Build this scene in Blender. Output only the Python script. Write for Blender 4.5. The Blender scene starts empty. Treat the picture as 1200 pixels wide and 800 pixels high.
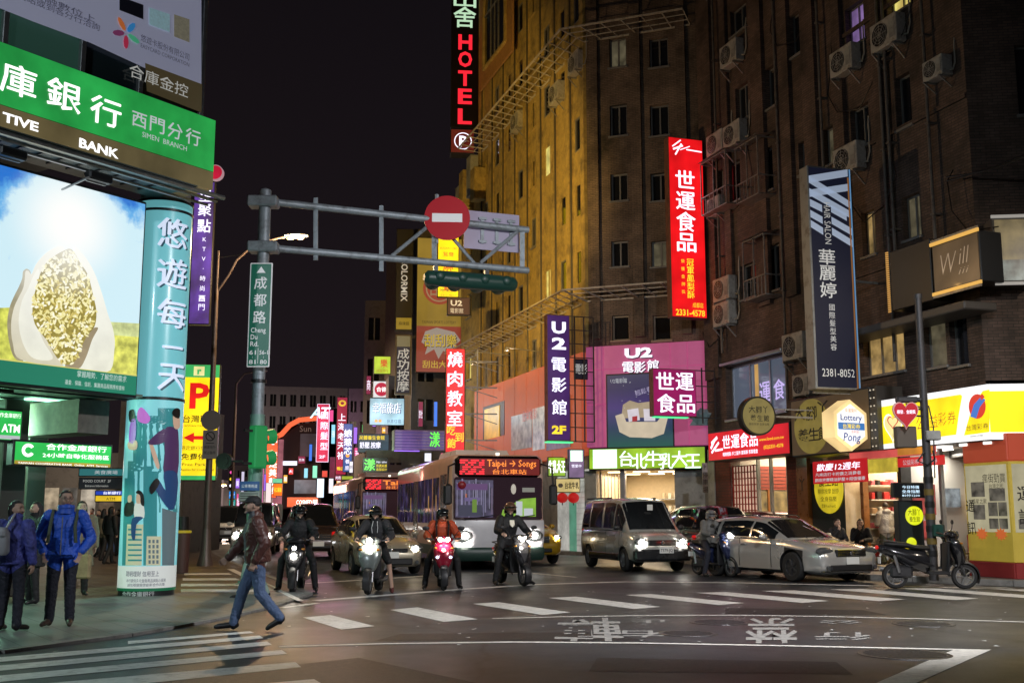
import bpy,bmesh,math,random
import numpy as np
from mathutils import Vector,Matrix
random.seed(7)
PI=math.pi
S=bpy.context.scene
C=S.collection
#   camera
F_PX=1300.0
TH=math.atan(203/F_PX)
CZ=1.5
cam_d=bpy.data.cameras.new('camera')
cam_d.sensor_width=36.0
cam_d.lens=36.0*F_PX/1200.0
cam_d.clip_start=0.1
cam_d.clip_end=2000
cam=bpy.data.objects.new('camera',cam_d)
cam.location=(0,0,CZ)
cam.rotation_euler=(PI/2+TH,0,0)
C.objects.link(cam)
S.camera=cam
#   world: night sky over a lit town
w=bpy.data.worlds.new('World')
S.world=w
w.use_nodes=True
nt=w.node_tree
nt.nodes.clear()
out=nt.nodes.new('ShaderNodeOutputWorld')
bg=nt.nodes.new('ShaderNodeBackground')
tc=nt.nodes.new('ShaderNodeTexCoord')
sep=nt.nodes.new('ShaderNodeSeparateXYZ')
rmp=nt.nodes.new('ShaderNodeValToRGB')
rmp.color_ramp.elements[0].position=0.0
rmp.color_ramp.elements[0].color=(0.0135,0.0092,0.0115,1)
rmp.color_ramp.elements[1].position=0.55
rmp.color_ramp.elements[1].color=(0.0042,0.0034,0.0045,1)
nt.links.new(tc.outputs['Generated'],sep.inputs[0])
nt.links.new(sep.outputs['Z'],rmp.inputs[0])
nt.links.new(rmp.outputs[0],bg.inputs[0])
bg.inputs[1].default_value=1.0
nt.links.new(bg.outputs[0],out.inputs[0])
S.view_settings.view_transform='Standard'
S.view_settings.look='None'
S.view_settings.exposure=0.0
S.view_settings.gamma=1.0
S.render.engine='CYCLES'
S.cycles.use_denoising=True
S.cycles.max_bounces=5
S.cycles.diffuse_bounces=2
S.cycles.glossy_bounces=3
S.cycles.transparent_max_bounces=8
S.cycles.caustics_reflective=False
S.cycles.caustics_refractive=False
S.cycles.sample_clamp_indirect=4.0
#   photograph pixel -> place in the world
def ray(x,y):
 cx=(x-600)/F_PX;cy=(400-y)/F_PX
 s,c=math.sin(TH),math.cos(TH)
 return Vector((cx,c-cy*s,s+cy*c))
def P(x,y,Y):
 r=ray(x,y);t=Y/r.y
 return Vector((r.x*t,Y,CZ+r.z*t))
def G(x,y,z=0.0):
 r=ray(x,y);t=(z-CZ)/r.z
 return Vector((r.x*t,r.y*t,z))
class Fr:
 """upright plane: local x runs right, local y goes into the wall, local z up"""
 def __init__(s,o,ang):
  s.o=Vector((o[0],o[1],0));s.a=ang
  s.u=Vector((math.cos(ang),math.sin(ang),0))
  s.n=Vector((math.sin(ang),-math.cos(ang),0))
 def hit(s,x,y,off=0.0):
  r=ray(x,y);c0=Vector((0,0,CZ))
  t=(s.o+s.n*off-c0).dot(s.n)/r.dot(s.n)
  p=c0+r*t
  return (p-s.o).dot(s.u),p.z
 def box(s,x0,yt,yb,x1,off=0.0):
  """local x0,z0,x1,z1 of a panel whose left edge runs yt..yb in the photograph"""
  zt=s.hit(x0,yt,off)[1];zb=s.hit(x0,yb,off)[1]
  return s.hit(x0,(yt+yb)/2,off)[0],zb,s.hit(x1,(yt+yb)/2,off)[0],zt
 def at(s,lx,ly=0.0,z=0.0):
  p=s.o+s.u*lx-s.n*ly
  return Vector((p.x,p.y,z))
#   materials
MATS={}
def mat(key,col=(.5,.5,.5),rough=.6,metal=0.0,em=None,es=1.0,var=0.0,vscale=8.0,bump=0.0,bscale=60.0,
coat=0.0,mis=True,dirt=None,dscale=2.0,trans=0.0):
 if key in MATS:return MATS[key]
 m=bpy.data.materials.new(key);m.use_nodes=True
 n=m.node_tree;b=n.nodes['Principled BSDF']
 b.inputs['Base Color'].default_value=(*col,1)
 b.inputs['Roughness'].default_value=rough
 b.inputs['Metallic'].default_value=metal
 if coat:
  b.inputs['Coat Weight'].default_value=coat;b.inputs['Coat Roughness'].default_value=.08
 if trans:b.inputs['Transmission Weight'].default_value=trans
 if em is not None:
  b.inputs['Emission Color'].default_value=(*em,1)
  b.inputs['Emission Strength'].default_value=es
  m.cycles.emission_sampling='FRONT_BACK' if mis else 'NONE'
  if key.startswith('lit_') and 'white' not in key and 'char' not in key:
   tt=n.nodes.new('ShaderNodeTexCoord');nn=n.nodes.new('ShaderNodeTexNoise');nn.inputs['Scale'].default_value=1.1;nn.inputs['Detail'].default_value=5
   mm=n.nodes.new('ShaderNodeMapRange');mm.inputs[1].default_value=.3;mm.inputs[2].default_value=.7;mm.inputs[3].default_value=es*.62;mm.inputs[4].default_value=es*1.25
   n.links.new(tt.outputs['Object'],nn.inputs['Vector']);n.links.new(nn.outputs[0],mm.inputs[0]);n.links.new(mm.outputs[0],b.inputs['Emission Strength'])
 src=None
 t=None
 if var or dirt or bump:
  t=n.nodes.new('ShaderNodeTexCoord')
 if var:
  no=n.nodes.new('ShaderNodeTexNoise');no.inputs['Scale'].default_value=vscale
  no.inputs['Detail'].default_value=6;no.inputs['Roughness'].default_value=.65
  n.links.new(t.outputs['Object'],no.inputs['Vector'])
  mr=n.nodes.new('ShaderNodeMapRange')
  mr.inputs[1].default_value=.3;mr.inputs[2].default_value=.7
  mr.inputs[3].default_value=1-var;mr.inputs[4].default_value=1+var
  n.links.new(no.outputs[0],mr.inputs[0])
  mx=n.nodes.new('ShaderNodeMix');mx.data_type='RGBA';mx.blend_type='MULTIPLY'
  mx.inputs[0].default_value=1;mx.inputs[6].default_value=(*col,1)
  n.links.new(mr.outputs[0],mx.inputs[7]);src=mx.outputs[2]
  n.links.new(src,b.inputs['Base Color'])
  mr2=n.nodes.new('ShaderNodeMapRange')
  mr2.inputs[3].default_value=max(0.02,rough-.12);mr2.inputs[4].default_value=min(1,rough+.12)
  n.links.new(no.outputs[0],mr2.inputs[0]);n.links.new(mr2.outputs[0],b.inputs['Roughness'])
 if dirt:
  no=n.nodes.new('ShaderNodeTexNoise');no.inputs['Scale'].default_value=dscale
  no.inputs['Detail'].default_value=8;no.inputs['Roughness'].default_value=.7
  n.links.new(t.outputs['Object'],no.inputs['Vector'])
  rp=n.nodes.new('ShaderNodeMapRange');rp.inputs[1].default_value=.5;rp.inputs[2].default_value=.72
  n.links.new(no.outputs[0],rp.inputs[0])
  mx=n.nodes.new('ShaderNodeMix');mx.data_type='RGBA'
  n.links.new(rp.outputs[0],mx.inputs[0])
  if src:n.links.new(src,mx.inputs[6])
  else:mx.inputs[6].default_value=(*col,1)
  mx.inputs[7].default_value=(*dirt,1)
  n.links.new(mx.outputs[2],b.inputs['Base Color'])
 if bump:
  no=n.nodes.new('ShaderNodeTexNoise');no.inputs['Scale'].default_value=bscale
  no.inputs['Detail'].default_value=4
  n.links.new(t.outputs['Object'],no.inputs['Vector'])
  bp=n.nodes.new('ShaderNodeBump');bp.inputs['Strength'].default_value=bump
  bp.inputs['Distance'].default_value=.02
  n.links.new(no.outputs[0],bp.inputs['Height']);n.links.new(bp.outputs[0],b.inputs['Normal'])
 MATS[key]=m
 return m
def glow(key,col=(.5,.5,.5),es=1.0,mis=False,base=None):
 if key in MATS:return MATS[key]
 return mat(key,base or tuple(min(.5,c*.15+.01) for c in col),.4,em=col,es=es,mis=mis)
def brick_mat(key,c1,c2,mortar,bw=.24,bh=.075,rough=.8,stain=(.02,.018,.015)):
 if key in MATS:return MATS[key]
 m=bpy.data.materials.new(key);m.use_nodes=True
 n=m.node_tree;b=n.nodes['Principled BSDF'];L=n.links.new
 t=n.nodes.new('ShaderNodeTexCoord');sp=n.nodes.new('ShaderNodeSeparateXYZ');cb=n.nodes.new('ShaderNodeCombineXYZ')
 L(t.outputs['Object'],sp.inputs[0])
 ad=n.nodes.new('ShaderNodeMath');ad.operation='ADD'
 L(sp.outputs['X'],ad.inputs[0]);L(sp.outputs['Y'],ad.inputs[1])
 L(ad.outputs[0],cb.inputs['X']);L(sp.outputs['Z'],cb.inputs['Y'])
 br=n.nodes.new('ShaderNodeTexBrick')
 br.inputs['Color1'].default_value=(*c1,1);br.inputs['Color2'].default_value=(*c2,1)
 br.inputs['Mortar'].default_value=(*mortar,1);br.inputs['Scale'].default_value=1
 br.inputs['Mortar Size'].default_value=.008;br.inputs['Brick Width'].default_value=bw
 br.inputs['Row Height'].default_value=bh;br.inputs['Bias'].default_value=-.2
 L(cb.outputs[0],br.inputs['Vector'])
 no=n.nodes.new('ShaderNodeTexNoise');no.inputs['Scale'].default_value=.55;no.inputs['Detail'].default_value=9
 no.inputs['Roughness'].default_value=.7
 L(t.outputs['Object'],no.inputs['Vector'])
 mr=n.nodes.new('ShaderNodeMapRange');mr.inputs[1].default_value=.38;mr.inputs[2].default_value=.68
 mr.inputs[4].default_value=.93
 L(no.outputs[0],mr.inputs[0])
 mx=n.nodes.new('ShaderNodeMix');mx.data_type='RGBA'
 L(mr.outputs[0],mx.inputs[0]);L(br.outputs['Color'],mx.inputs[6]);mx.inputs[7].default_value=(*stain,1)
 L(mx.outputs[2],b.inputs['Base Color']);b.inputs['Roughness'].default_value=rough
 bp=n.nodes.new('ShaderNodeBump');bp.inputs['Strength'].default_value=.5;bp.inputs['Distance'].default_value=.01
 bp.invert=True
 L(br.outputs['Fac'],bp.inputs['Height']);L(bp.outputs[0],b.inputs['Normal'])
 MATS[key]=m
 return m
#   mesh builder
class MB:
 def __init__(s):s.v=[];s.f=[];s.m=[];s.k=0;s.sm=[]
 def add(s,vs,fs,smooth=False):
  o=len(s.v);s.v+=[tuple(v) for v in vs]
  for f in fs:s.f.append(tuple(i+o for i in f));s.m.append(s.k);s.sm.append(smooth)
  return s
 def mk(s,k):s.k=k;return s
 def quad(s,a,b,c,d):return s.add([a,b,c,d],[(0,1,2,3)])
 def poly(s,pts):return s.add(pts,[tuple(range(len(pts)))])
 def box(s,x0,y0,z0,x1,y1,z1):
  v=[(x,y,z) for z in (z0,z1) for y in (y0,y1) for x in (x0,x1)]
  return s.add(v,[(0,2,3,1),(4,5,7,6),(0,1,5,4),(2,6,7,3),(0,4,6,2),(1,3,7,5)])
 def cbox(s,x0,y0,z0,x1,y1,z1,b=.01):
  """box with chamfered edges"""
  cx,cy,cz=(x0+x1)/2,(y0+y1)/2,(z0+z1)/2
  hx,hy,hz=abs(x1-x0)/2,abs(y1-y0)/2,abs(z1-z0)/2
  b=min(b,hx*.9,hy*.9,hz*.9)
  vs=[];idx={}
  for sx in (-1,1):
   for sy in (-1,1):
    for sz in (-1,1):
     for ax in range(3):
      e=[hx-b,hy-b,hz-b];e[ax]+=b
      idx[(sx,sy,sz,ax)]=len(vs)
      vs.append((cx+sx*e[0],cy+sy*e[1],cz+sz*e[2]))
  fs=[]
  for ax in range(3):
   o1,o2=[(1,2),(2,0),(0,1)][ax]
   for sg in (-1,1):
    q=[]
    for (p,r) in ((-1,-1),(1,-1),(1,1),(-1,1)):
     k=[0,0,0];k[ax]=sg;k[o1]=p;k[o2]=r
     q.append(idx[(k[0],k[1],k[2],ax)])
    fs.append(tuple(q if sg>0 else q[::-1]))
  for ax in range(3):
   o1,o2=[(1,2),(2,0),(0,1)][ax]
   for p in (-1,1):
    for r in (-1,1):
     k=[0,0,0];k[o1]=p;k[o2]=r
     k[ax]=-1;a1,a2=idx[(*k,o1)],idx[(*k,o2)]
     k[ax]=1;b1,b2=idx[(*k,o1)],idx[(*k,o2)]
     q=(a1,a2,b2,b1)
     fs.append(q if p*r<0 else q[::-1])
  for sx in (-1,1):
   for sy in (-1,1):
    for sz in (-1,1):
     q=tuple(idx[(sx,sy,sz,a)] for a in range(3))
     fs.append(q if sx*sy*sz>0 else q[::-1])
  return s.add(vs,fs)
 def loft(s,rings,closed=True,caps=True,smooth=True):
  n=len(rings[0]);vs=[p for r in rings for p in r];fs=[]
  for i in range(len(rings)-1):
   for j in range(n if closed else n-1):
    k=(j+1)%n
    fs.append((i*n+j,i*n+k,(i+1)*n+k,(i+1)*n+j))
  if caps:
   fs.append(tuple(range(n))[::-1]);fs.append(tuple((len(rings)-1)*n+j for j in range(n)))
  return s.add(vs,fs,smooth)
 def tube(s,pts,r,n=8,smooth=True,caps=True):
  pts=[Vector(p) for p in pts];rr=r if isinstance(r,(list,tuple)) else [r]*len(pts)
  rings=[];up=None
  for i,p in enumerate(pts):
   d=(pts[min(i+1,len(pts)-1)]-pts[max(i-1,0)]).normalized()
   if up is None:
    up=Vector((0,0,1)) if abs(d.z)<.9 else Vector((0,1,0))
   a=d.cross(up)
   if a.length<1e-4:a=d.cross(Vector((1,0,0)))
   a.normalize();b=a.cross(d).normalized();up=b
   rings.append([p+(a*math.cos(t)+b*math.sin(t))*rr[i] for t in (2*PI*k/n for k in range(n))])
  return s.loft(rings,True,caps,smooth)
 def bar(s,a,b,w,h=None):
  """square bar between two points"""
  a,b=Vector(a),Vector(b);h=h or w;d=(b-a).normalized()
  up=Vector((0,0,1)) if abs(d.z)<.95 else Vector((0,1,0))
  x=d.cross(up).normalized()*w/2;y=x.cross(d).normalized()*h/2
  r=lambda p:[p-x-y,p+x-y,p+x+y,p-x+y]
  return s.loft([r(a),r(b)],True,True,False)
 def cyl(s,c,r,h,n=20,axis='z',r2=None,smooth=True):
  r2=r if r2 is None else r2;rings=[]
  for (q,rad) in ((0,r),(h,r2)):
   ring=[]
   for k in range(n):
    a=2*PI*k/n;p,t=math.cos(a)*rad,math.sin(a)*rad
    if axis=='z':ring.append((c[0]+p,c[1]+t,c[2]+q))
    elif axis=='y':ring.append((c[0]+p,c[1]+q,c[2]-t))
    else:ring.append((c[0]+q,c[1]+p,c[2]+t))
   rings.append(ring)
  return s.loft(rings,True,True,smooth)
 def ell(s,c,rx,ry,rz,n=12,m=8):
  rings=[]
  for i in range(1,m):
   ph=PI*i/m;z=-math.cos(ph);q=math.sin(ph)
   rings.append([(c[0]+rx*q*math.cos(t),c[1]+ry*q*math.sin(t),c[2]+rz*z) for t in (2*PI*k/n for k in range(n))])
  o=len(s.v);s.loft(rings,True,False,True)
  b=len(s.v);s.v+=[(c[0],c[1],c[2]-rz),(c[0],c[1],c[2]+rz)]
  for k in range(n):
   s.f.append((b,o+(k+1)%n,o+k));s.m.append(s.k);s.sm.append(True)
   e=o+(m-2)*n
   s.f.append((b+1,e+k,e+(k+1)%n));s.m.append(s.k);s.sm.append(True)
  return s
 def prism(s,pts,y0,y1):
  """outline in x,z pushed along y"""
  n=len(pts)
  v=[(p[0],y0,p[1]) for p in pts]+[(p[0],y1,p[1]) for p in pts]
  fs=[tuple(range(n)),tuple(range(2*n-1,n-1,-1))]+[(i,i+n,(i+1)%n+n,(i+1)%n) for i in range(n)]
  return s.add(v,fs)
 def mesh(s,name,mats,ang=None):
  me=bpy.data.meshes.new(name)
  me.from_pydata(s.v,[],s.f)
  if not isinstance(mats,(list,tuple)):mats=[mats]
  for m in mats:me.materials.append(m)
  if any(s.m):me.polygons.foreach_set('material_index',s.m)
  if any(s.sm):me.polygons.foreach_set('use_smooth',s.sm)
  me.update()
  if any(s.sm):me.set_sharp_from_angle(angle=ang or math.radians(42))
  return me
 def build(s,name,mats,parent=None,**k):
  return link(name,s.mesh(name,mats,k.pop('ang',None)),parent,**k)
def link(name,me,parent=None,loc=None,rot=None,label=None,cat=None,group=None,kind=None):
 o=bpy.data.objects.new(name,me);C.objects.link(o)
 if parent is not None:o.parent=parent
 if loc is not None:o.location=loc
 if rot is not None:o.rotation_euler=rot if isinstance(rot,(tuple,list)) else (0,0,rot)
 tag(o,label,cat,group,kind)
 return o
def tag(o,label=None,cat=None,group=None,kind=None):
 if label:o['label']=label
 if cat:o['category']=cat
 if group:o['group']=group
 if kind:o['kind']=kind
 return o
def thing(name,label,cat,loc=(0,0,0),rz=0.0,group=None,fr=None,kind=None):
 if fr is not None:
  loc=fr.at(*loc) if len(loc)==3 else fr.o;rz=fr.a+rz
 o=bpy.data.objects.new(name,None);C.objects.link(o)
 o.empty_display_size=.3
 o.location=loc;o.rotation_euler=(0,0,rz)
 tag(o,label,cat,group,kind)
 return o
def copy_tree(o,parent=None):
 c=o.copy();C.objects.link(c)
 if parent is not None:c.parent=parent
 for ch in list(o.children):copy_tree(ch,c)
 return c
def lamp(name,loc,power,col,radius=.1,parent=None,spot=None,rot=None,area=None):
 d=bpy.data.lights.new(name,'SPOT' if spot else ('AREA' if area else 'POINT'))
 d.energy=power;d.color=col
 if spot:d.spot_size=spot;d.spot_blend=.6
 if area:d.shape='RECTANGLE';d.size,d.size_y=area
 else:d.shadow_soft_size=radius
 o=bpy.data.objects.new(name,d);C.objects.link(o)
 if parent is not None:o.parent=parent
 o.location=loc
 if rot:o.rotation_euler=rot
 return o
#   lettering (Blender's own font)
def text(body,parent,m,x,z,size,y=-.012,bold=0.0,ext=.003,w=None,align='CENTER',name='lettering',rot=0.0,
shear=0.0,vertical=False,step=None,sx=1.0,res=1,horiz=False,font_rx=PI/2):
 """letters standing in the local x-z plane, facing local -y; x,z = centre (or left) of the line"""
 chars=list(body) if vertical else [body]
 step=step or size*1.12
 mb=MB()
 cjk=any(ord(q)>0x2000 for q in body);fat=0.0
 if cjk and bold>.012:fat=min(.018,(bold-.004)*.8);bold=0.0
 if not cjk:res=max(res,2)
 for i,chs in enumerate(chars):
  if not chs.strip():continue
  c=bpy.data.curves.new('t','FONT');c.body=chs;c.size=1;c.offset=bold
  c.extrude=0;c.resolution_u=res;c.shear=shear;c.align_x='LEFT'
  o=bpy.data.objects.new('t',c);C.objects.link(o)
  me=o.to_mesh()
  n=len(me.vertices)
  if n:
   co=np.empty(n*3);me.vertices.foreach_get('co',co);co=co.reshape(-1,3)
   lo,hi=co.min(0),co.max(0)
   if vertical:
    cx=(lo[0]+hi[0])/2;cz=(lo[1]+hi[1])/2
    px=(co[:,0]-cx)*size*sx;pz=(co[:,1]-cz)*size-i*step
   else:
    cz=.36 if len(body) and ord(max(body))<0x2000 else (lo[1]+hi[1])/2
    k=size*sx
    if w:k=w/max(1e-6,hi[0]-lo[0])
    ax={'CENTER':(lo[0]+hi[0])/2,'LEFT':lo[0],'RIGHT':hi[0]}[align]
    px=(co[:,0]-ax)*k;pz=(co[:,1]-cz)*size
   cr,sr=math.cos(rot),math.sin(rot)
   X=px*cr-pz*sr;Z=px*sr+pz*cr
   fs=[tuple(p.vertices) for p in me.polygons]
   for q_,(dx,dz_) in enumerate(((0,0),) if not fat else ((0,0),(-fat,0),(fat,0),(0,fat*.6),(0,-fat*.6))):
    base=len(mb.v)
    mb.v+=[(float(a)+dx*size,q_*.0007,float(b)+dz_*size) for a,b in zip(X,Z)]
    for f in fs:mb.f.append(tuple(q+base for q in f));mb.m.append(0);mb.sm.append(False)
  o.to_mesh_clear();bpy.data.objects.remove(o);bpy.data.curves.remove(c)
 me=mb.mesh(name,m)
 return link(name,me,parent,loc=(x,y,z))
PIXW=1/F_PX
#   lights that hang over the street
SODIUM=(1.0,.55,.12);WARM=(1.0,.78,.52)
#   frames of the facades
AX=P(1160,680,26.2)
ang_R=math.atan2(-math.cos(math.radians(18.1)),math.sin(math.radians(18.1)))
R=Fr((0,0),ang_R)
_t=P(1160,520,26.2)
R=Fr((_t.x,26.2),ang_R)
R2=Fr((_t.x,26.2),math.radians(-7))
_r=ray(829,470);
def on_R(px,py):return R.hit(px,py)
RL=R.hit(829,480)[0]
c_right=R.at(RL,.35)
c_left=P(690,400,41.8);c_left=Vector((c_left.x,41.8,0))
CH=Fr((c_left.x,c_left.y),math.atan2(c_right.y+.6-c_left.y,c_right.x-c_left.x))
CHW=(Vector((c_right.x,c_right.y+.6,0))-c_left).length
Lf=Fr((c_left.x,c_left.y),ang_R)
LFAR=Lf.hit(564,300)[0]
B=Fr((0,0),math.atan2(.822,.569))
_q=G(172,700)
B=Fr((_q.x,_q.y-.05),math.atan2(.822,.569))
BS=Fr(tuple((B.o+B.n*1.0)[:2]),B.a)
#   road surface
def asphalt():
 m=bpy.data.materials.new('asphalt');m.use_nodes=True
 n=m.node_tree;b=n.nodes['Principled BSDF'];L=n.links.new
 t=n.nodes.new('ShaderNodeTexCoord')
 def noise(sc,d=6,r=.6):
  q=n.nodes.new('ShaderNodeTexNoise');q.inputs['Scale'].default_value=sc;q.inputs['Detail'].default_value=d
  q.inputs['Roughness'].default_value=r;L(t.outputs['Object'],q.inputs['Vector']);return q
 big=noise(.12,8,.65);mid=noise(1.6,6);fine=noise(55,3,.8);grit=noise(38,5,.9)
 rp=n.nodes.new('ShaderNodeValToRGB')
 rp.color_ramp.elements[0].position=.32;rp.color_ramp.elements[0].color=(.013,.0155,.019,1)
 rp.color_ramp.elements[1].position=.7;rp.color_ramp.elements[1].color=(.050,.056,.064,1)
 mx=n.nodes.new('ShaderNodeMath');mx.operation='MULTIPLY_ADD'
 L(mid.outputs[0],mx.inputs[0]);mx.inputs[1].default_value=.35
 sb=n.nodes.new('ShaderNodeMath');sb.operation='MULTIPLY';L(big.outputs[0],sb.inputs[0]);sb.inputs[1].default_value=.65
 L(sb.outputs[0],mx.inputs[2]);L(mx.outputs[0],rp.inputs[0])
 g=n.nodes.new('ShaderNodeMapRange');g.inputs[1].default_value=.35;g.inputs[2].default_value=.65
 g.inputs[3].default_value=.35;g.inputs[4].default_value=1.9
 L(grit.outputs[0],g.inputs[0])
 m2=n.nodes.new('ShaderNodeMix');m2.data_type='RGBA';m2.blend_type='MULTIPLY';m2.inputs[0].default_value=1
 L(rp.outputs[0],m2.inputs[6]);L(g.outputs[0],m2.inputs[7])
 vo=n.nodes.new('ShaderNodeTexVoronoi');vo.feature='DISTANCE_TO_EDGE';vo.inputs['Scale'].default_value=.28
 wv=n.nodes.new('ShaderNodeMix');wv.data_type='VECTOR';wv.inputs[0].default_value=.25
 L(t.outputs['Object'],wv.inputs[4]);L(mid.outputs[1],wv.inputs[5]);L(wv.outputs[1],vo.inputs['Vector'])
 ck=n.nodes.new('ShaderNodeMapRange');ck.inputs[1].default_value=.0;ck.inputs[2].default_value=.012
 ck.inputs[3].default_value=.35;ck.inputs[4].default_value=1
 L(vo.outputs['Distance'],ck.inputs[0])
 m3=n.nodes.new('ShaderNodeMix');m3.data_type='RGBA';m3.blend_type='MULTIPLY';m3.inputs[0].default_value=1
 L(m2.outputs[2],m3.inputs[6]);L(ck.outputs[0],m3.inputs[7]);L(m3.outputs[2],b.inputs['Base Color'])
 rr=n.nodes.new('ShaderNodeMapRange');rr.inputs[1].default_value=.35;rr.inputs[2].default_value=.65
 rr.inputs[3].default_value=.26;rr.inputs[4].default_value=.56
 L(big.outputs[0],rr.inputs[0]);L(rr.outputs[0],b.inputs['Roughness'])
 bp=n.nodes.new('ShaderNodeBump');bp.inputs['Strength'].default_value=.3;bp.inputs['Distance'].default_value=.010
 L(fine.outputs[0],bp.inputs['Height']);L(bp.outputs[0],b.inputs['Normal'])
 return m
def tiles_mat(key,c1,c2,mortar,size=.3,rough=.45,rot=0.0):
 m=bpy.data.materials.new(key);m.use_nodes=True
 n=m.node_tree;b=n.nodes['Principled BSDF'];L=n.links.new
 t=n.nodes.new('ShaderNodeTexCoord');mp=n.nodes.new('ShaderNodeMapping');mp.inputs['Rotation'].default_value=(0,0,rot)
 L(t.outputs['Object'],mp.inputs[0])
 br=n.nodes.new('ShaderNodeTexBrick');br.offset=0.5
 br.inputs['Color1'].default_value=(*c1,1);br.inputs['Color2'].default_value=(*c2,1);br.inputs['Mortar'].default_value=(*mortar,1)
 br.inputs['Scale'].default_value=1;br.inputs['Brick Width'].default_value=size;br.inputs['Row Height'].default_value=size/2
 br.inputs['Mortar Size'].default_value=.006
 L(mp.outputs[0],br.inputs['Vector'])
 no=n.nodes.new('ShaderNodeTexNoise');no.inputs['Scale'].default_value=.9;no.inputs['Detail'].default_value=9
 L(t.outputs['Object'],no.inputs[0])
 mr=n.nodes.new('ShaderNodeMapRange');mr.inputs[1].default_value=.3;mr.inputs[2].default_value=.7;mr.inputs[3].default_value=.6;mr.inputs[4].default_value=1.25
 L(no.outputs[0],mr.inputs[0])
 mx=n.nodes.new('ShaderNodeMix');mx.data_type='RGBA';mx.blend_type='MULTIPLY';mx.inputs[0].default_value=1
 L(br.outputs[0],mx.inputs[6]);L(mr.outputs[0],mx.inputs[7]);L(mx.outputs[2],b.inputs['Base Color'])
 r2=n.nodes.new('ShaderNodeMapRange');r2.inputs[3].default_value=rough-.15;r2.inputs[4].default_value=rough+.2
 L(no.outputs[0],r2.inputs[0]);L(r2.outputs[0],b.inputs['Roughness'])
 bp=n.nodes.new('ShaderNodeBump');bp.inputs['Strength'].default_value=.4;bp.inputs['Distance'].default_value=.006;bp.invert=True
 L(br.outputs['Fac'],bp.inputs['Height']);L(bp.outputs[0],b.inputs['Normal'])
 return m
M_asph=asphalt()
M_tile=tiles_mat('pavement_tiles',(.15,.115,.085),(.11,.085,.065),(.05,.04,.035),.3,.42,B.a)
M_slab=tiles_mat('light_paving',(.20,.205,.20),(.165,.17,.165),(.045,.045,.045),.8,.42,B.a)
M_kerb=mat('kerb_stone',(.24,.235,.22),.7,var=.2,vscale=5,dirt=(.06,.055,.05))
M_paint=mat('road_paint',(.80,.79,.75),.5,var=.15,vscale=9,dirt=(.42,.41,.38),dscale=6)
M_painty=mat('road_paint_aged',(.80,.77,.70),.6,var=.15,vscale=12,dirt=(.50,.48,.44),dscale=7)
g=MB();N=24
for i in range(N):
 for j in range(N):
  x0,x1=-300+600*i/N,-300+600*(i+1)/N
  y0,y1=-60+660*j/N,-60+660*(j+1)/N
  g.quad((x0,y0,0),(x1,y0,0),(x1,y1,0),(x0,y1,0))
g.build('road',M_asph,kind='structure')
def slab(name,pts,z,m,drop=None):
 mb=MB();n=len(pts)
 mb.poly([(p[0],p[1],z) for p in pts])
 for i in range(n):
  a,b=pts[i],pts[(i+1)%n]
  mb.quad((a[0],a[1],-.05),(b[0],b[1],-.05),(b[0],b[1],z),(a[0],a[1],z))
 return mb.build(name,m,kind='structure')
def gp(*pp):return [tuple(G(x,y)[:2]) for x,y in pp]
far=Vector((-math.sin(math.radians(18.1)),math.cos(math.radians(18.1)),0))
edge=gp((0,765),(150,745),(250,727),(318,712),(362,697),(345,688),(270,659))
last=Vector((*edge[-1],0))+far*90
pb=gp((0,711),(140,700),(215,696),(300,694),(352,693))
slab('left_pavement',[(-40,4)]+[(edge[0][0]-3,edge[0][1]-1.2)]+edge+[tuple(last[:2]),(-90,110),(-60,20)],.03,M_tile)
slab('corner_pavement',[(edge[0][0]-3,edge[0][1]-1.15),*[(x-.02,y+.05) for x,y in edge[:5]]]+pb[::-1]+[(pb[0][0]-4,pb[0][1]-.8)],.034,M_slab)
kb=MB()
ep=[Vector((edge[0][0]-3,edge[0][1]-1.2,0))]+[Vector((*p,0)) for p in edge]+[last]
for a,b in zip(ep,ep[1:]):
 d=(b-a);n=max(1,int(d.length/1.0));n=min(n,40)
 for i in range(n):
  p,q=a+d*(i/n),a+d*((i+1)/n-.008/max(1,d.length)*1.0)
  kb.bar((p.x,p.y,.012),(q.x,q.y,.012),.15,.052)
kb.build('left_kerb',M_kerb,kind='structure')
kerb_l=[R2.at(14,-2.6),R2.at(2.0,-2.6),R2.at(.6,-2.7),R.at(-1.2,-2.7),R.at(RL-4,-2.7),Lf.at(-4.0,-2.3),Lf.at(-120,-2.3)]
back=[Lf.at(-120,6),Lf.at(0,6),CH.at(CHW,8),R.at(-2,9),R2.at(14,9)]
slab('right_pavement',[tuple(p[:2]) for p in kerb_l+back],.12,tiles_mat('shop_pavement',(.20,.185,.165),(.165,.15,.135),(.08,.075,.07),.4,.45,R.a))
kb=MB()
for a,b in zip(kerb_l,kerb_l[1:]):
 d=b-a;n=min(60,max(1,int(d.length)))
 for i in range(n):
  p,q=a+d*(i/n),a+d*((i+.985)/n)
  kb.bar((p.x,p.y,.063),(q.x,q.y,.063),.16,.13)
kb.build('right_kerb',M_kerb,kind='structure')
M_patch=mat('asphalt_patch',(.018,.018,.020),.5,var=.35,vscale=14,bump=.4,bscale=60)
for q in ([(470,742),(700,740),(760,750),(440,750)],[(150,800),(420,770),(560,800),(300,845)],[(700,770),(980,775),(1000,790),(690,786)],[(850,712),(1010,714),(1040,720),(850,719)]):
 mb=MB();mb.poly([G(x,y,.0022) for x,y in q]);mb.build('road_patch',M_patch,kind='structure')
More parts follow.
